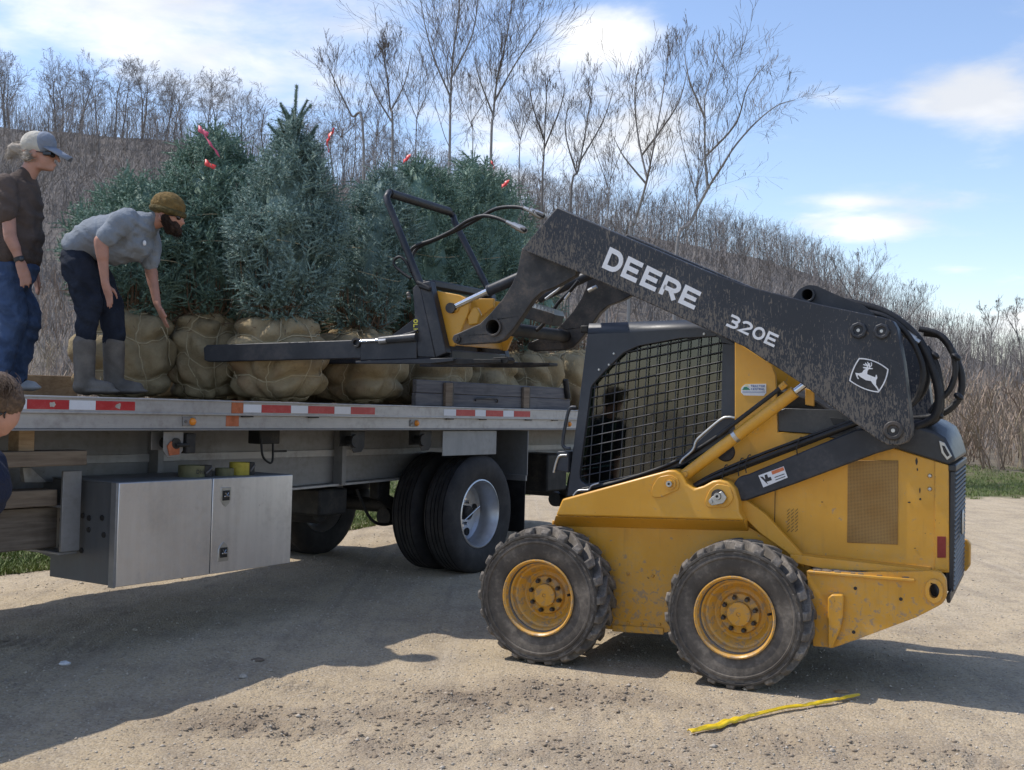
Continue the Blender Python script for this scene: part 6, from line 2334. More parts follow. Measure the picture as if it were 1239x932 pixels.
def rotY(a):
    return Matrix.Rotation(R_(a), 3, 'Y')


# ---- man in the brown T-shirt, standing, facing right
def standing_man():
    Y0 = 7.85
    J = JY(Y0)
    foot = deck_pt(8, Y0)
    root = empty('person', (foot.x, Y0, foot.z))
    tag(root, 'person standing in a brown T-shirt, blue jeans and pale cap with a ponytail', 'person')
    b = MB()
    b.ell(J(44, 183), (.098, .077, .108), rotY(18))
    b.ell(J(53, 193), (.070, .060, .078), rotY(15))
    b.cap(J(58, 203), J(62, 204), .030, .022)                       # chin, jaw
    b.cap(J(50, 202, -.03), J(60, 204, -.012), .026, .018)
    b.cap(J(66, 186), J(71.5, 194.5), .012, .014)                     # nose
    b.cap(J(65, 199), J(67, 200), .014, .012)                        # lips
    b.cap(J(61, 183, -.03), J(66, 184, -.02), .014, .012)            # brow
    b.ell(J(46.5, 189, -.078), (.018, .010, .032), rotY(-12))        # ear
    b.cap(J(40, 200), J(28, 222), .062, .060)                        # neck
    b.cap(J(20, 245), J(18, 305), .11, .10)
    b.cap(J(22, 232, -.17), J(22, 232, .17), .055, .055)
    b.cap(J(24, 236, -.20), J(30, 288, -.235), .052, .044)
    b.cap(J(30, 288, -.235), J(41.5, 322, -.225), .043, .027)
    b.cap(J(31, 294, -.235), J(36, 305, -.232), .044, .038)
    b.cap(J(22, 236, .20), J(18, 290, .24), .05, .042)
    b.cap(J(18, 290, .24), J(24, 325, .25), .041, .027)
    hand(b, J(42, 323, -.225), J(46.5, 338, -.222), [J(53, 347, -.20), J(50.5, 351.5, -.212), J(46.5, 352.5, -.224), J(43, 350, -.236)], (J(49, 333, -.195), J(51.5, 342, -.185)))
    hand(b, J(24, 326, .25), J(27, 340, .25), [J(31, 350, .23), J(29, 353, .24), J(27, 353, .255), J(24, 351, .265)], (J(30, 336, .225), J(31, 344, .215)))
    for s in (-1, 1):
        b.cap(J(16, 335, s * .1), J(20, 388, s * .11), .08, .065)
        b.cap(J(20, 388, s * .11), J(4, 452, s * .12), .06, .045)
        b.cap(J(2, 464, s * .12), J(22, 468, s * .12), .035, .03)
    sh = MB()
    chain(sh, [(J(28, 212), (.072, .085, .05), -20), (J(23, 221), (.105, .15, .055), -12), (J(19, 233), (.150, .20, .075), 0), (J(18, 255), (.182, .215, .09), 0),
               (J(18, 282), (.182, .205, .09), 0), (J(19, 306), (.170, .195, .075), 0), (J(19, 316), (.168, .193, .05), 0)])
    sh.cap(J(22, 232, -.19), J(27.5, 263, -.232), .082, .072)
    sh.cap(J(22, 232, .19), J(19, 263, .235), .082, .072)
    je = MB()
    je.ell(J(16, 325), (.155, .19, .095))
    je.ell(J(12, 338), (.155, .185, .12))
    for s in (-1, 1):
        je.cap(J(14, 342, s * .095), J(24, 388, s * .11), .112, .098)
        je.cap(J(24, 388, s * .11), J(4 + 6 * (s > 0), 452, s * .12), .098, .084)
        je.cap(J(4 + 6 * (s > 0), 449, s * .12), J(4 + 6 * (s > 0), 456, s * .12), .085, .088)
    local(root, b, sh, je)
    organic('body', b, M['skin'], root, .0095, 3)
    organic('shirt', sh, M['brown_tee'], root, .012, 3, .014, 11, 4)
    organic('jeans', je, M['denim'], root, .012, 3, .016, 10, 6)
    for s in (-1, 1):
        so = MB()
        q = 6 * (s > 0)
        so.cap(J(0 + q, 464.5, s * .12), J(25 + q, 467.5, s * .12), .046, .036)
        so.ell(J(14 + q, 468.5, s * .12), (.125, .052, .026))
        local(root, so)
        sho = organic('shoe', so, M['shoe'], root, .009, 2)
        up_ = MB()
        up_.cap(J(-2 + q, 459, s * .12), J(12 + q, 463, s * .12), .05, .04)
        local(root, up_)
        organic('shoe_upper', up_, M['decal_black'], sho, .009, 2)
    cp = MB()
    cp.ell(J(44.5, 176), (.110, .090, .098), rotY(14))
    cp2 = MB()
    cp2.ell(J(53, 175), (.083, .086, .090), rotY(25))
    local(root, cp, cp2)
    capo = organic('cap', cp, M['cap_pale'], root, .009, 2)
    organic('cap_front', cp2, M['cap_blue'], capo, .009, 2)
    br = MB()
    pts = [(J(62, 176, 0), .085), (J(72, 181, 0), .082), (J(82, 187.5, 0), .066), (J(88, 190.5, 0), .035)]
    vs, fs = [], []
    for p, w in pts:
        for k in range(7):
            y = -1 + 2 * k / 6
            vs.append(p + Vector((-.02 * y * y, y * w, -.028 * y * y)))
    for i in range(3):
        for k in range(6):
            fs.append((i * 7 + k, i * 7 + k + 1, (i + 1) * 7 + k + 1, (i + 1) * 7 + k))
    br.add(vs, fs)
    local(root, br)
    bo = br.build('cap_brim', M['cap_blue'], capo, 0, 180)
    sd_ = bo.modifiers.new('thick', 'SOLIDIFY')
    sd_.thickness = .006
    hr = MB()
    hr.cap(J(33, 187), J(26, 181), .045, .048)
    hr.cap(J(26, 181), J(17, 180), .050, .042)
    hr.cap(J(17, 181), J(12, 189), .040, .022)
    hr.ell(J(38, 190), (.06, .082, .055))
    local(root, hr)
    organic('ponytail', hr, M['hair_grey'], root, .008, 1, .006, 45, 3)
    strands('loose_hair', root, M['hair_grey'], [[J(40, 178), J(28, 176), J(17, 178), J(11, 190)], [J(40, 184), J(28, 183), J(16, 184), J(12, 194)], [J(42, 188, -.07), J(34, 187, -.04), J(24, 184), J(14, 188)], [J(44, 192, -.075), J(36, 194, -.06), J(30, 190, -.02), J(20, 188)]], 260, .016, .0016, 3)
    gl = MB()
    gl.box(J(57, 186.0, -.072), J(66.5, 190.5, -.045))
    gl.ell(J(66, 189, -.035), (.016, .03, .019))
    gl.ell(J(66, 189, .035), (.016, .03, .019))
    gl.tube([J(47, 186, -.078), J(66, 188, -.055)], .004, 6)
    local(root, gl)
    organic('glasses', gl, M['lens'], root, .004, 1)
    wt_ = MB()
    c0, c1 = J(39.5, 316, -.227), J(41, 320.5, -.226)
    wt_.tube([c0, c1], .034, 20)
    local(root, wt_)
    wo_ = wt_.build('watch', M['decal_black'], root)
    wf = MB().ell(J(44.5, 318.5, -.245), (.018, .014, .018))
    local(root, wf)
    wf.build('watch_face', M['plastic'], wo_)
    return root


# ---- man bending over a root ball
def bending_man():
    Y0 = 7.72
    J = JY(Y0)
    foot = deck_pt(120, Y0)
    root = empty('person', (foot.x, Y0, foot.z))
    tag(root, 'person bending forward in a grey T-shirt, olive beanie, dark jeans and rubber boots', 'person')
    b = MB()
    b.ell(J(203, 255), (.095, .076, .10), rotY(30))
    b.ell(J(210, 265), (.066, .058, .072), rotY(25))
    b.cap(J(206, 275), J(213, 278), .034, .024)
    b.cap(J(218, 262), J(221.5, 270), .011, .014)
    b.cap(J(216, 274), J(218, 275), .012, .010)
    b.ell(J(199, 265, -.077), (.017, .010, .030), rotY(20))
    b.cap(J(200, 264), J(180, 271), .056, .050)
    b.cap(J(160, 282), J(104, 300), .09, .09)
    b.cap(J(166, 274, -.16), J(170, 276, .16), .04, .04)
    b.cap(J(158, 275, -.205), J(139, 298, -.262), .044, .046)
    b.cap(J(139, 298, -.262), J(143.5, 346, -.255), .046, .027)
    b.cap(J(139.5, 303, -.262), J(141, 316, -.262), .048, .042)
    b.cap(J(172, 282, .19), J(171, 322, .20), .045, .044)
    b.cap(J(171, 322, .20), J(182.5, 366, .14), .044, .027)
    b.cap(J(172.5, 328, .197), J(175, 340, .18), .045, .038)
    hand(b, J(143.5, 347, -.255), J(147.5, 361, -.25), [J(144.5, 374, -.228), J(148, 376.5, -.236), J(151, 375.5, -.252), J(153, 371, -.268)], (J(151.5, 355, -.222), J(155, 364, -.214)))
    hand(b, J(183, 367, .14), J(188.5, 379.5, .125), [J(197, 391, .10), J(198.5, 394.5, .115), J(197, 396, .132), J(193.5, 395.5, .148)], (J(191, 374, .095), J(196.5, 382, .085)))
    legs = ((-1, [(99, 326), (114, 369), (109.5, 425)]), (1, [(107, 326), (128, 374), (131, 425)]))
    for s, l in legs:
        b.cap(J(l[0][0], l[0][1], s * .09), J(l[1][0], l[1][1], s * .10), .09, .062)
        b.cap(J(l[1][0], l[1][1], s * .10), J(l[2][0], l[2][1], s * .11), .06, .05)
        b.cap(J(l[2][0], l[2][1], s * .11), J(l[2][0] + 2, 466, s * .11), .045, .04)
    sh = MB()
    chain(sh, [(J(95, 301), (.075, .165, .115), -38), (J(108, 293), (.08, .175, .125), -32), (J(125, 287), (.09, .185, .145), -20),
               (J(145, 284.5), (.10, .195, .150), -8), (J(163, 280), (.095, .195, .135), 0), (J(176, 273), (.075, .15, .095), 12), (J(184, 269), (.055, .085, .075), 25)])
    chain(sh, [(J(122, 303), (.08, .13, .075), -10), (J(140, 306), (.09, .15, .085), -6), (J(160, 302), (.09, .15, .085), 0), (J(172, 296), (.06, .14, .09), 0)])
    chain(sh, [(J(164, 269, -.15), (.075, .075, .072), 0), (J(158, 276, -.21), (.080, .075, .078), 30), (J(147, 291, -.245), (.070, .070, .066), 35)])
    chain(sh, [(J(170, 274, .15), (.075, .075, .075), 0), (J(171, 290, .19), (.075, .075, .08), 0), (J(172, 312, .20), (.070, .068, .07), 0)])
    je = MB()
    je.ell(J(95, 312), (.115, .168, .10), rotY(-25))
    je.ell(J(95, 325), (.112, .165, .115))
    for s, l in legs:
        je.cap(J(l[0][0], l[0][1], s * .085), J(l[1][0], l[1][1], s * .10), .112, .086)
        je.cap(J(l[1][0], l[1][1], s * .10), J(l[2][0], l[2][1] - 4, s * .11), .086, .068)
    bt_ = []
    for s, l in legs:
        x = l[2][0]
        m = MB()
        for k in range(7):
            y0, y1 = 417 + 7 * k, 424 + 7 * k
            m.cap(J(x, y0, s * .11), J(x, y1, s * .11), .076 - .0012 * k, .075 - .0012 * k, 18)
        m.cap(J(x, 440, s * .11), J(x + 1, 462, s * .11), .070, .064)
        m.cap(J(x + 1, 466, s * .11), J(x + 28, 470, s * .115), .056, .044)
        m.ell(J(x + 15, 473.2, s * .113), (.155, .056, .022))
        m.cap(J(x - 4, 468, s * .11), J(x + 4, 469, s * .11), .055, .055)
        bt_.append(m)
    local(root, b, sh, je, *bt_)
    organic('body', b, M['skin_tan'], root, .0095, 3)
    organic('shirt', sh, M['grey_tee'], root, .011, 3, .013, 13, 9)
    organic('jeans', je, M['denim_dark'], root, .012, 3, .014, 12, 2)
    for m in bt_:
        organic('rubber_boot', m, M['boot'], root, .009, 3, .002, 20, 2)
    be = MB()
    be.ell(J(203.5, 249.5), (.118, .098, .094), rotY(14))
    local(root, be)
    bo = organic('beanie', be, M['beanie'], root, .008, 2, .002, 60, 3)
    bb = MB()
    c = J(203, 256)
    ring = [c + Matrix.Rotation(R_(14), 3, 'Y') @ Vector((math.cos(a) * .106, math.sin(a) * .088, 0)) for a in [6.2832 * k / 24 for k in range(25)]]
    bb.tube(ring, .022, 8, caps=False)
    local(root, bb)
    organic('beanie_band', bb, M['beanie_band'], bo, .007, 2, .002, 60, 5)
    bd = MB()
    bd.cap(J(202, 266, -.052), J(209, 277, -.03), .036, .040)
    bd.cap(J(202, 266, .052), J(209, 277, .03), .036, .040)
    bd.cap(J(207, 276), J(214, 280), .050, .036)
    bd.cap(J(212, 272, -.03), J(214, 276, -.02), .03, .026)
    bd.cap(J(216, 272.5, -.012), J(217, 272.5, .012), .013, .013)
    local(root, bd)
    organic('beard', bd, M['beard'], root, .007, 1, .004, 60, 3)
    strands('beard_hair', root, M['beard'], [[J(202, 264, -.075), J(205, 271, -.08), J(209, 279, -.055)], [J(206, 270, -.07), J(210, 278, -.05), J(214, 285, -.02)], [J(211, 274, -.05), J(214, 280, -.03), J(217, 287, -.01)]], 260, .010, .0016, 4)
    gl = MB()
    gl.ell(J(218, 264.5, -.034), (.014, .03, .018))
    gl.ell(J(218, 264.5, .034), (.014, .03, .018))
    gl.tube([J(201, 262, -.082), J(217, 263.5, -.06)], .004, 6)
    local(root, gl)
    organic('sunglasses', gl, M['lens'], root, .004, 1)
    tt = MB().ell(J(181, 357, .118), (.022, .014, .03))
    lg = MB()
    q = J(180.5, 296, -.10)
    # small print on the chest
    lg.ell(J(182, 297, -.125), (.012, .008, .018))
    local(root, lg, tt)
    lg.build('chest_print', M['decal_white'], root)
    return root


# ---- man at the picture's edge, head bowed
def edge_man():
    Y0 = 4.62
    J = JY(Y0)
    gz_ = float(ground_z(np.array([-2.1]), np.array([Y0]))[0])
    hx = J(-8, 490)
    root = empty('person', (hx.x, Y0, gz_))
    tag(root, 'person with short brown hair, glasses and navy top at the very edge of the picture', 'person')
    b = MB()
    b.ell(J(-4, 487), (.100, .078, .105), rotY(50))
    b.ell(J(1, 502), (.075, .062, .075), rotY(50))
    b.cap(J(14, 505), J(11, 514), .012, .014)
    b.cap(J(-4, 514), J(4, 520), .035, .028)
    b.ell(J(-10, 500, -.078), (.020, .011, .032), rotY(30))
    b.cap(J(-14, 505), J(-30, 545), .062, .075)
    b.cap(J(-58, 580), J(-70, 690), .13, .12)
    b.cap(J(-38, 570, -.18), J(-38, 570, .18), .055, .055)
    b.cap(J(-46, 575, -.22), J(-74, 670, -.26), .052, .044)
    b.cap(J(-74, 670, -.26), J(-70, 740, -.22), .042, .028)
    b.cap(J(-46, 575, .22), J(-74, 670, .26), .052, .044)
    b.cap(J(-74, 670, .26), J(-70, 740, .2), .042, .028)
    for s in (-1, 1):
        hand(b, J(-70, 741, s * .21), J(-66, 762, s * .2), [J(-60, 780, s * .2 - .03), J(-61, 786, s * .2 - .01), J(-63, 786, s * .2 + .01), J(-66, 783, s * .2 + .03)], (J(-64, 752, s * .2 - .05), J(-59, 764, s * .2 - .055)))
    zl = root.location.z
    for s in (-1, 1):
        hp = J(-78, 720, s * .1)
        b.cap(hp, (hp.x + .03, hp.y, zl + .48), .095, .065)
        b.cap((hp.x + .03, hp.y, zl + .48), (hp.x, hp.y, zl + .09), .06, .045)
        b.cap((hp.x, hp.y, zl + .04), (hp.x + .16, hp.y, zl + .035), .04, .03)
    sh = MB()
    sh.ell(J(-56, 606), (.155, .21, .20))
    sh.ell(J(-72, 670), (.15, .19, .19))
    sh.cap(J(-42, 566, -.16), J(-42, 566, .16), .085, .085)
    sh.cap(J(-30, 545), J(-42, 570), .08, .12)
    sh.cap(J(-44, 575, -.20), J(-66, 640, -.245), .085, .07)
    sh.cap(J(-44, 575, .20), J(-66, 640, .245), .085, .07)
    sh.ell(J(-30, 592), (.12, .18, .15))
    je = MB()
    je.ell(J(-78, 715), (.15, .18, .14))
    for s in (-1, 1):
        hp = J(-78, 730, s * .095)
        je.cap(hp, (hp.x + .03, hp.y, zl + .48), .11, .085)
        je.cap((hp.x + .03, hp.y, zl + .48), (hp.x, hp.y, zl + .10), .085, .075)
    hr = MB()
    hr.ell(J(-4, 480), (.116, .090, .100), rotY(40))
    hr.ell(J(6, 480), (.075, .078, .062), rotY(40))
    hr.ell(J(-14, 488), (.088, .084, .09), rotY(40))
    gl = MB()
    gl.tube([J(-12, 494, -.082), J(12, 501, -.068)], .0045, 6)
    for y in (-.034, .034):
        c = J(13.5, 501, y)
        gl.tube([c + Vector((math.sin(.6) * .004 * 0 + .006 * math.sin(a), math.cos(a) * .026, math.sin(a) * .018)) for a in [6.2832 * k / 16 for k in range(17)]], .0035, 6, caps=False)
    local(root, b, sh, je, hr, gl)
    organic('body', b, M['skin'], root, .012, 3)
    organic('shirt', sh, M['navy'], root, .014, 4, .009, 12, 9)
    organic('jeans', je, M['denim_dark'], root, .014, 4, .009, 12, 2)
    organic('hair', hr, M['hair_brown'], root, .008, 1, .004, 60, 3)
    strands('short_hair', root, M['hair_brown'], [[J(-20 + k * 5, 458 + abs(k - 4) * 2.2, -.05 + .012 * (k % 5)), J(-16 + k * 5.4, 462 + abs(k - 4) * 2.2, -.07 + .012 * (k % 5)), J(-10 + k * 5.0, 472 + abs(k - 4) * 1.6, -.09)] for k in range(8)], 420, .016, .0012, 5)
    gl.build('glasses', M['lens'], root, 0, 180)
    for s in (-1, 1):
        so = MB()
        hp = J(-78, 720, s * .1)
        so.cap((hp.x - .02, hp.y, zl + .05), (hp.x + .17, hp.y, zl + .042), .05, .04)
        local(root, so)
        organic('shoe', so, M['boot'], root, .01, 2)
    return root


standing_man()
bending_man()
edge_man()
# ------------------------------------------------------------------ bare trees and brush
def grow(rng, segs, p, d, L, r, depth, n=7, wander=.10, upward=.06, kids=5, kid_len=.55, kid_ang=.7, droop=0.0, start=.25, rmin=.0035):
    """one limb as tapered pieces, then its side limbs"""
    d = d / np.linalg.norm(d)
    pts = [p]
    dirs = [d]
    st = L / n
    for i in range(n):
        d = d + rng.normal(size=3) * wander + np.array([0, 0, upward - droop * (i / n) ** 1.5])
        d = d / np.linalg.norm(d)
        pts.append(pts[-1] + d * st)
        dirs.append(d)
    rs = [max(r * (1 - .86 * i / n), rmin) for i in range(n + 1)]
    for i in range(n):
        segs.append((*pts[i], *pts[i + 1], rs[i], rs[i + 1], depth))
    if depth <= 0:
        return
    for k in range(kids):
        t = start + (1 - start) * (k + rng.random()) / kids
        i = min(int(t * n), n - 1)
        q = pts[i] + (pts[i + 1] - pts[i]) * (t * n - i)
        a = rng.random() * 6.283
        dd = dirs[i]
        x = np.cross(dd, [.3, .5, .8])
        x /= np.linalg.norm(x)
        y = np.cross(dd, x)
        an = kid_ang * (.7 + .6 * rng.random())
        nd = dd * math.cos(an) + (x * math.cos(a) + y * math.sin(a)) * math.sin(an)
        grow(rng, segs, q, nd, L * kid_len * (.65 + .6 * rng.random()) * (1.15 - .55 * t), max(rs[i] * .55, rmin), depth - 1, max(3, n - 2), wander * 1.25, upward, max(3, kids - 1), kid_len, kid_ang, droop, .2, rmin)


def seg_mesh(name, segs, sides=3):
    S = np.asarray(segs, dtype=float)
    a, b, ra, rb = S[:, 0:3], S[:, 3:6], S[:, 6], S[:, 7]
    d = b - a
    d /= np.linalg.norm(d, axis=1)[:, None] + 1e-9
    R = rot_to(d)
    n = len(S)
    vs = []
    for (p, r) in ((a, ra), (b, rb)):
        for k in range(sides):
            an = 6.2832 * k / sides
            o = R[:, :, 0] * math.cos(an) + R[:, :, 1] * math.sin(an)
            vs.append(p + o * r[:, None])
    V = np.stack(vs, 1).reshape(-1, 3)
    base = (np.arange(n) * 2 * sides)[:, None]
    fs = [base + np.array([[k, (k + 1) % sides, sides + (k + 1) % sides, sides + k]]) for k in range(sides if sides > 2 else 1)]
    return V, np.concatenate(fs)


def seg_obj(name, segs, mat, parent=None, sides=3):
    V, Fq = seg_mesh(name, segs, sides)
    return link(name, big_mesh(name, V, Fq), mat, parent, smooth=180)


# ---- birches and other bare trees standing behind the trailer, traced stems with grown limbs
def traced_tree(Y, stems, label, seed, twig_r=.0036, kids=8, L=2.6, droop=.06, name='birch_tree', mat='birch', dens=1.0, group='bare birches behind the trailer', sr=.040):
    rng = np.random.default_rng(seed)
    segs_t, segs_c = [], []
    b0 = P(stems[0][0][0], stems[0][0][1], Y)
    gz_ = float(hill_z(np.array([b0.x]), np.array([Y]))[0]) if Y > 36 else 0.0
    base = Vector((b0.x, Y, gz_ - .05))
    root = empty(name, base)
    tag(root, label, 'tree', group)
    for si, (pts, r0) in enumerate([(s[0], s[1]) if isinstance(s[0], list) else (s, .07) for s in [(st, sr if k == 0 else sr * .62) for k, st in enumerate(stems)]]):
        pp = [P(x, y, Y + .35 * math.sin(k * 1.3 + si)) for k, (x, y) in enumerate(pts)]
        if si == 0:
            pp = [Vector((pp[0].x, Y, gz_ - .05))] + pp
        if si == 0:
            main = list(spline(pp, 5))
        else:
            pp[0] = min(main, key=lambda q: (q - pp[0]).length).copy()
            main = main + spline(pp, 5)
        sp = spline(pp, 5)
        n = len(sp)
        for i in range(n - 1):
            ra, rb = r0 * (1 - .86 * i / n), r0 * (1 - .86 * (i + 1) / n)
            segs_t.append((*(sp[i] - base), *(sp[i + 1] - base), max(ra, twig_r), max(rb, twig_r), 3))
        total = sum((sp[i + 1] - sp[i]).length for i in range(n - 1))
        for k in range(int(total * 4.2 * dens)):
            t = .14 + .86 * rng.random() if si == 0 else .08 + .92 * rng.random()
            i = min(int(t * (n - 1)), n - 2)
            q = np.array(sp[i].lerp(sp[i + 1], t * (n - 1) - i) - base)
            dd = np.array((sp[i + 1] - sp[i]).normalized())
            a = rng.random() * 6.283
            x = np.cross(dd, [.3, .9, .2])
            x /= np.linalg.norm(x)
            y = np.cross(dd, x)
            an = .38 + .45 * rng.random()
            nd = dd * math.cos(an) + (x * math.cos(a) + y * math.sin(a)) * math.sin(an)
            grow(rng, segs_c, q, nd, L * (.35 + .65 * rng.random()) * (1.12 - .75 * t), r0 * (1 - .86 * t) * .22 + .0035, 2, 7, .10, .06, kids - 2, .58, .50, droop, .2, twig_r)
    seg_obj('trunk', segs_t, M[mat], root, 6)
    seg_obj('crown', segs_c, M['twig'] if Y < 40 else M['wood_far'], root, 2)
    return root


traced_tree(27, [[(440, 175), (425, 140), (408, 105), (396, 78)]], 'thin bare birch leaning left, first of the birches above the tallest spruce', 1, L=1.9, dens=.8)
traced_tree(28, [[(475, 180), (472, 130), (468, 90), (462, 60)], [(473, 140), (490, 100), (498, 62)], [(472, 150), (452, 110), (444, 80)]], 'twiggy bare birch of three stems between leaning birch and tall birch', 2, L=1.8)
traced_tree(26, [[(544, 190), (545, 130), (548, 70), (556, 5), (560, -50)], [(546, 120), (525, 70), (512, 20), (508, -20)], [(547, 90), (572, 40), (580, -20)]], 'tallest straight bare birch rising out of the top of the picture', 3, L=3.0)
traced_tree(26.5, [[(594, 190), (597, 140), (601, 100), (610, 60), (618, 15), (622, -15)], [(599, 120), (622, 80), (645, 45), (660, 22)], [(597, 140), (580, 95), (572, 60)]], 'bare birch with a forked top just right of the tallest birch', 4, L=2.6)
traced_tree(29, [[(656, 240), (658, 190), (660, 140), (663, 92)], [(659, 170), (645, 130), (640, 100)], [(659, 175), (678, 130), (684, 100)]], 'dark slim bare tree over the loader arm tip', 5, L=1.7, mat='wood_far2')
traced_tree(28, [[(690, 250), (700, 205), (710, 150), (718, 95)], [(702, 190), (728, 150), (742, 110)], [(698, 210), (684, 160), (690, 115)]], 'bare tree with upright twiggy fan over the front of the loader arm', 6, L=1.9, mat='wood_far2')
traced_tree(24, [[(762, 296), (768, 270), (780, 229), (787, 198), (796, 150), (804, 100), (810, 55)], [(786, 205), (772, 165), (768, 110), (775, 75)], [(783, 220), (755, 190), (742, 165)], [(790, 180), (818, 130), (832, 85)]], 'slender pale birch forking above the loader arm, left of the leaning one', 7, L=2.2, dens=.8)
traced_tree(23, [[(818, 310), (835, 270), (856, 229), (872, 204), (890, 176), (915, 148), (940, 128), (962, 121)], [(858, 226), (853, 190), (853, 150), (854, 112), (868, 70)], [(880, 192), (890, 150), (905, 105), (930, 75)], [(853, 140), (835, 100), (828, 65)]],
            'white birch leaning far to the right with long drooping twigs', 8, L=2.2, droop=.16, dens=.8)
traced_tree(34, [[(640, 330), (642, 290), (650, 250), (655, 225)]], 'low bare sapling beyond the loader hoses', 9, L=1.5, dens=.7, mat='wood_far2', group='saplings on the slope')
traced_tree(33, [[(735, 360), (742, 320), (750, 290), (748, 262)], [(743, 315), (728, 290), (722, 268)]], 'pale sapling under the lettered loader arm', 10, L=1.4, dens=.7, group='saplings on the slope')
for k, (px, y0, y1, Y, ln) in enumerate(((415, 190, 130, 33, -12), (455, 190, 125, 35, 6), (503, 185, 70, 31, 8), (572, 190, 85, 32, -6), (628, 210, 90, 31, 10), (735, 270, 140, 30, 12), (842, 300, 120, 29, 6))):
    traced_tree(Y, [[(px, y0), (px + ln * .3, y0 * .6 + y1 * .4), (px + ln, y1)], [(px + ln * .2, y0 * .7 + y1 * .3), (px - 16, y0 * .3 + y1 * .7), (px - 24, y1 + 14)], [(px + ln * .25, y0 * .62 + y1 * .38), (px + 18, y0 * .3 + y1 * .7), (px + 30, y1 + 10)]],
                ('thin grey sapling at the far left of the birch clump', 'slim sapling behind the three-stemmed birch', 'fine twigged stem just left of the tallest birch', 'slim stem between the two tall birches',
                 'wispy stem right of the forked birch', 'wispy tree left of the pale forking birch', 'upright stem behind the leaning white birch')[k], 40 + k, .0036, L=1.7, droop=.05, dens=.7, mat='birch' if k % 2 else 'wood_far2', sr=.022)
# trees right of the loader, smaller with distance
traced_tree(58, [[(1030, 400), (1032, 370), (1036, 340), (1040, 312)], [(1033, 360), (1055, 335), (1066, 318)], [(1032, 365), (1015, 335), (1008, 315)]], 'rounded bare tree just right of the loader tower bracket', 11, .006, L=2.0, name='bare_tree', mat='wood_far2', group='bare trees right of the loader')
traced_tree(70, [[(1198, 425), (1200, 405), (1196, 388), (1186, 372)], [(1200, 405), (1208, 385), (1206, 368)]], 'small crooked bare tree low on the skyline at right', 12, .007, L=1.5, name='bare_tree', mat='wood_far2', group='bare trees right of the loader')
traced_tree(52, [[(1236, 440), (1232, 410), (1228, 385), (1234, 362)], [(1231, 405), (1222, 390), (1216, 378)]], 'bare tree at the right edge of the picture', 13, .006, L=1.5, name='bare_tree', mat='wood_far2', group='bare trees right of the loader')
traced_tree(66, [[(1090, 420), (1094, 395), (1098, 370), (1100, 350)], [(1095, 390), (1112, 370), (1122, 358)]], 'bare tree behind the loader hoses', 14, .007, L=1.9, name='bare_tree', mat='wood_far2', group='bare trees right of the loader')

# ---- woods: templates once, then individuals on the ridge and the mass below
TPL = []
for k in range(7):
    rng = np.random.default_rng(100 + k)
    s = []
    grow(rng, s, np.array([0, 0, 0.]), np.array([rng.normal() * .04, rng.normal() * .04, 1.]), 9.0, .15, 3, 9, .075, .045, 9, .50, .78, .0, .34, .013)
    TPL.append(np.asarray(s))
PROTO = []
for k, S in enumerate(TPL):
    tr, cr = S[S[:, 8] >= 3], S[S[:, 8] < 3]
    Vt, Ft = seg_mesh('t', tr, 5)
    Vc, Fc_ = seg_mesh('c', cr, 3)
    PROTO.append((big_mesh('ridge_trunk', Vt, Ft), big_mesh('ridge_crown', Vc, Fc_)))
rng = np.random.default_rng(77)
for me_t, me_c in PROTO:
    me_t.materials.append(M['wood_far2'])
    me_c.materials.append(M['wood_far'])
cnt = 0
xs = np.linspace(-68, 46, 84)
for k, x in enumerate(xs):
    x = x + rng.normal() * .6
    y = 146 + rng.normal() * 5
    z = float(hill_z(np.array([x]), np.array([y]))[0])
    root = empty('bare_tree', (x, y, z - .2), None, (0, 0, rng.random() * 6.28))
    hgt = np.interp(x, [-70, -30, 0, 25, 50], [.92, .85, .6, .5, .36]) * (.85 + .3 * rng.random())
    root.scale = (hgt * (.8 + .3 * rng.random()), hgt * .95, hgt)
    j = int(rng.integers(len(PROTO)))
    for nm, me in (('trunk', PROTO[j][0]), ('crown', PROTO[j][1])):
        o = bpy.data.objects.new(nm, me)
        COL.objects.link(o)
        o.parent = root
    tag(root, 'bare grey tree standing on the wooded ridge against the sky', 'tree', 'bare trees along the ridge')
    cnt += 1


def mass(name, tpls, n, place, mat, label, cat, seed):
    """many stems in one mesh: place(rng, n) -> x, y, z, height scale, width scale"""
    rng = np.random.default_rng(seed)
    x, y, z, hs, ws = place(rng, n)
    n = len(x)
    which = rng.integers(0, len(tpls), n)
    Vs, Fs, off = [], [], 0
    for k, (V, Fq) in enumerate(tpls):
        sel = np.where(which == k)[0]
        if not len(sel):
            continue
        a = rng.random(len(sel)) * 6.283
        c, s = np.cos(a)[:, None], np.sin(a)[:, None]
        X = (V[None, :, 0] * c - V[None, :, 1] * s) * ws[sel][:, None] + x[sel][:, None]
        Yy = (V[None, :, 0] * s + V[None, :, 1] * c) * ws[sel][:, None] + y[sel][:, None]
        Z = V[None, :, 2] * hs[sel][:, None] + z[sel][:, None]
        Vs.append(np.stack([X, Yy, Z], -1).reshape(-1, 3))
        Fs.append((Fq[None] + (np.arange(len(sel)) * len(V))[:, None, None]).reshape(-1, Fq.shape[1]) + off)
        off += len(sel) * len(V)
    o = link(name, big_mesh(name, np.concatenate(Vs), np.concatenate(Fs)), mat, smooth=180)
    tag(o, label, cat, kind='stuff')
    return o


def tpl_tree(seed, L, r, depth, n, kids, kl, ang, rmin, wander=.07):
    rng = np.random.default_rng(seed)
    s = []
    grow(rng, s, np.array([0, 0, 0.]), np.array([rng.normal() * .06, rng.normal() * .06, 1.]), L, r, depth, n, wander, .06, kids, kl, ang, 0, .25, rmin)
    return seg_mesh('x', s, 2)


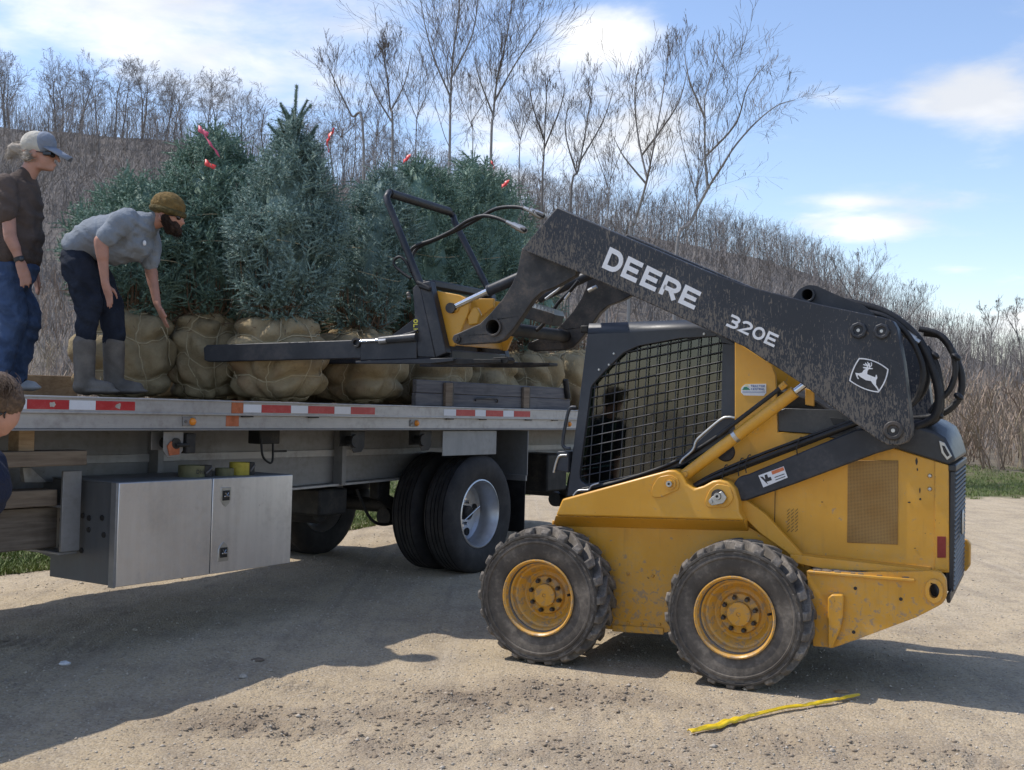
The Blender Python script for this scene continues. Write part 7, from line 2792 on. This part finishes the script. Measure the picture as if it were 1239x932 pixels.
def tpl_bush(seed, stems, L, r, rmin, spread=.35):
    rng = np.random.default_rng(seed)
    s = []
    for k in range(stems):
        a = rng.random() * 6.283
        d = np.array([math.cos(a) * spread * rng.random(), math.sin(a) * spread * rng.random(), 1.])
        grow(rng, s, np.array([rng.normal() * .15, rng.normal() * .15, 0]), d, L * (.6 + .5 * rng.random()), r, 1, 4, .10, .03, 4, .45, .55, 0, .3, rmin)
    return seg_mesh('x', s, 2)


woods = [tpl_tree(200 + k, 5.5, .06, 2, 5, 7, .55, .85, .014) for k in range(6)]
bush = [tpl_bush(300 + k, 7, 2.2, .018, .010, .9) for k in range(6)]
stalk = [tpl_bush(400 + k, 11, 1.5, .008, .004, .5) for k in range(4)]


def on_hill(y0, y1, hmin, hmax, xmax_px=1300, power=1.0):
    def f(rng, n):
        y = y0 + (y1 - y0) * rng.random(n) ** power
        px = -60 + (xmax_px + 60) * rng.random(n)
        x = (px - CX) / F * y
        z = hill_z(x, y) - .1
        h = (hmin + (hmax - hmin) * rng.random(n)) * np.interp(px, [500, 900, 1100, 1300], [1, .95, .8, .8])
        return x, y, z, h, h * (.8 + .4 * rng.random(n))
    return f


mass('woodland', woods, 2100, on_hill(62, 156, .5, 1.0), M['wood_far'], 'grey bare woodland covering the hillside', 'woodland', 1)
mass('undergrowth', bush, 2900, on_hill(42, 152, .6, 1.15), M['brush'], 'grey brown leafless undergrowth on the slope', 'undergrowth', 2)


def right_brush(y0, y1, pa, pb, h0, h1, power=1.0):
    def f(rng, n):
        y = y0 + (y1 - y0) * rng.random(n) ** power
        px = pa + (pb - pa) * rng.random(n)
        x = (px - CX) / F * y
        z = np.where(y > 34, hill_z(x, y), 0.0) - .05
        h = h0 + (h1 - h0) * rng.random(n)
        return x, y, z, h, h * (.8 + .5 * rng.random(n))
    return f


mass('thicket', bush, 900, right_brush(26, 62, -60, 1330, .5, 1.05), M['brush_red'], 'tangled leafless thicket beyond the grass strip', 'thicket', 3)
mass('dry_weeds', stalk, 520, right_brush(25, 46, -60, 1330, .5, 1.1), M['dry'], 'tall straw coloured dead weeds in front of the thicket', 'weeds', 4)


def grass_blades():
    rng = np.random.default_rng(8)
    n = 90000
    px = -60 + 1380 * rng.random(n)
    e = 8.6 * rng.random(n) ** 1.4 - .5
    y0 = np.full(n, 15.0)
    for it in range(12):
        x = (px - CX) / F * y0
        y0 = np.maximum(6, .5 * y0 + .5 * (grass_edge(x) + e))
    x = (px - CX) / F * y0
    keep = (np.abs(y0 - grass_edge(x) - e) < .6) & (fbm(x * .9, y0 * .9, 6, 3) > .36)
    x, y = x[keep], y0[keep]
    n = len(x)
    z = ground_z(x, y, False) - .01
    h = (.025 + .05 * rng.random(n)) * (1 + .0 * x)
    a = rng.random(n) * 6.283
    w = .006 + .006 * rng.random(n)
    b = np.stack([x, y, z], 1)
    s = np.stack([np.cos(a) * w, np.sin(a) * w, np.zeros(n)], 1)
    t = b + np.stack([rng.normal(size=n) * .03, rng.normal(size=n) * .03, h], 1)
    V = np.stack([b - s, b + s, t], 1).reshape(-1, 3)
    o = link('grass', big_mesh('grass', V, np.arange(len(V)).reshape(-1, 3)), M['grass'], smooth=0)
    tag(o, 'short spring grass along the edge of the gravel', 'grass', kind='stuff')


grass_blades()

# ------------------------------------------------------------------ small things on the ground
def ground_strap():
    pts = [(835, 891), (856, 886), (880, 879), (905, 872), (930, 865.5), (958, 859.5), (985, 855.5), (1010, 852), (1028, 848.5), (1040, 845)]
    w = [G(*p) for p in pts]
    base = w[0].copy()
    base.z = float(ground_z(np.array([base.x]), np.array([base.y]))[0])
    sp = spline(w, 10)
    vs, fs = [], []
    n = len(sp)
    for i, p in enumerate(sp):
        t = i / (n - 1)
        d = (sp[min(i + 1, n - 1)] - sp[max(i - 1, 0)]).normalized()
        s = Vector((-d.y, d.x, 0))
        z = float(ground_z(np.array([p.x]), np.array([p.y]))[0]) + .014
        tw = 2.2 * math.sin(t * 9) + 4 * t
        wd = .021 * (.55 + .45 * abs(math.sin(t * 5.5 + .6))) * (1.15 - .5 * t)
        up_ = Vector((0, 0, 1)) * abs(math.sin(tw)) * .5
        c = Vector((p.x, p.y, z)) - base
        for k in range(5):
            q = -1 + .5 * k
            fold = .006 * math.sin(q * 4 + tw)
            vs.append(c + s * (q * wd * (.6 + .4 * abs(math.cos(tw)))) + up_ * (q * wd * .35) + Vector((0, 0, .006 + fold)))
        if i:
            for k in range(4):
                o = 5 * (i - 1) + k
                fs.append((o, o + 1, o + 6, o + 5))
    m = MB().add(vs, fs)
    o = m.build('webbing_strap', M['tape_yellow'], None, 0, 60)
    o.location = base
    sd_ = o.modifiers.new('thick', 'SOLIDIFY')
    sd_.thickness = .004
    tag(o, 'crumpled bright yellow webbing strap lying on the gravel below the rear wheel', 'strap')


ground_strap()


def lump(px, py, r, mat, name, label, cat, seed, flat=.6):
    p = G(px, py)
    z = float(ground_z(np.array([p.x]), np.array([p.y]))[0])
    m = MB().ell((0, 0, r * flat * .6), (r * 1.3, r, r * flat), None, 14, 9)
    rr = random.Random(seed)
    m.v = [tuple(c * (1 + .35 * (rr.random() - .5)) for c in v) for v in m.v]
    o = m.build(name, M[mat], None, 0, 30)
    o.location = (p.x, p.y, z)
    tag(o, label, cat)


lump(78, 816, .026, 'decal_white', 'paper_scrap', 'crumpled scrap of white paper in the trailer shadow', 'paper', 1, .5)
lump(294, 822, .022, 'stone', 'stone', 'pale stone in the middle of the trailer shadow', 'stone', 2)
lump(312, 804, .03, 'dark_wood', 'clod', 'dark clod of earth in the trailer shadow', 'clod', 3, .4)
lump(1018, 838, .03, 'new_wood', 'wood_chip', 'tan wood chip next to the strap end by the rear wheel', 'wood chip', 4, .3)
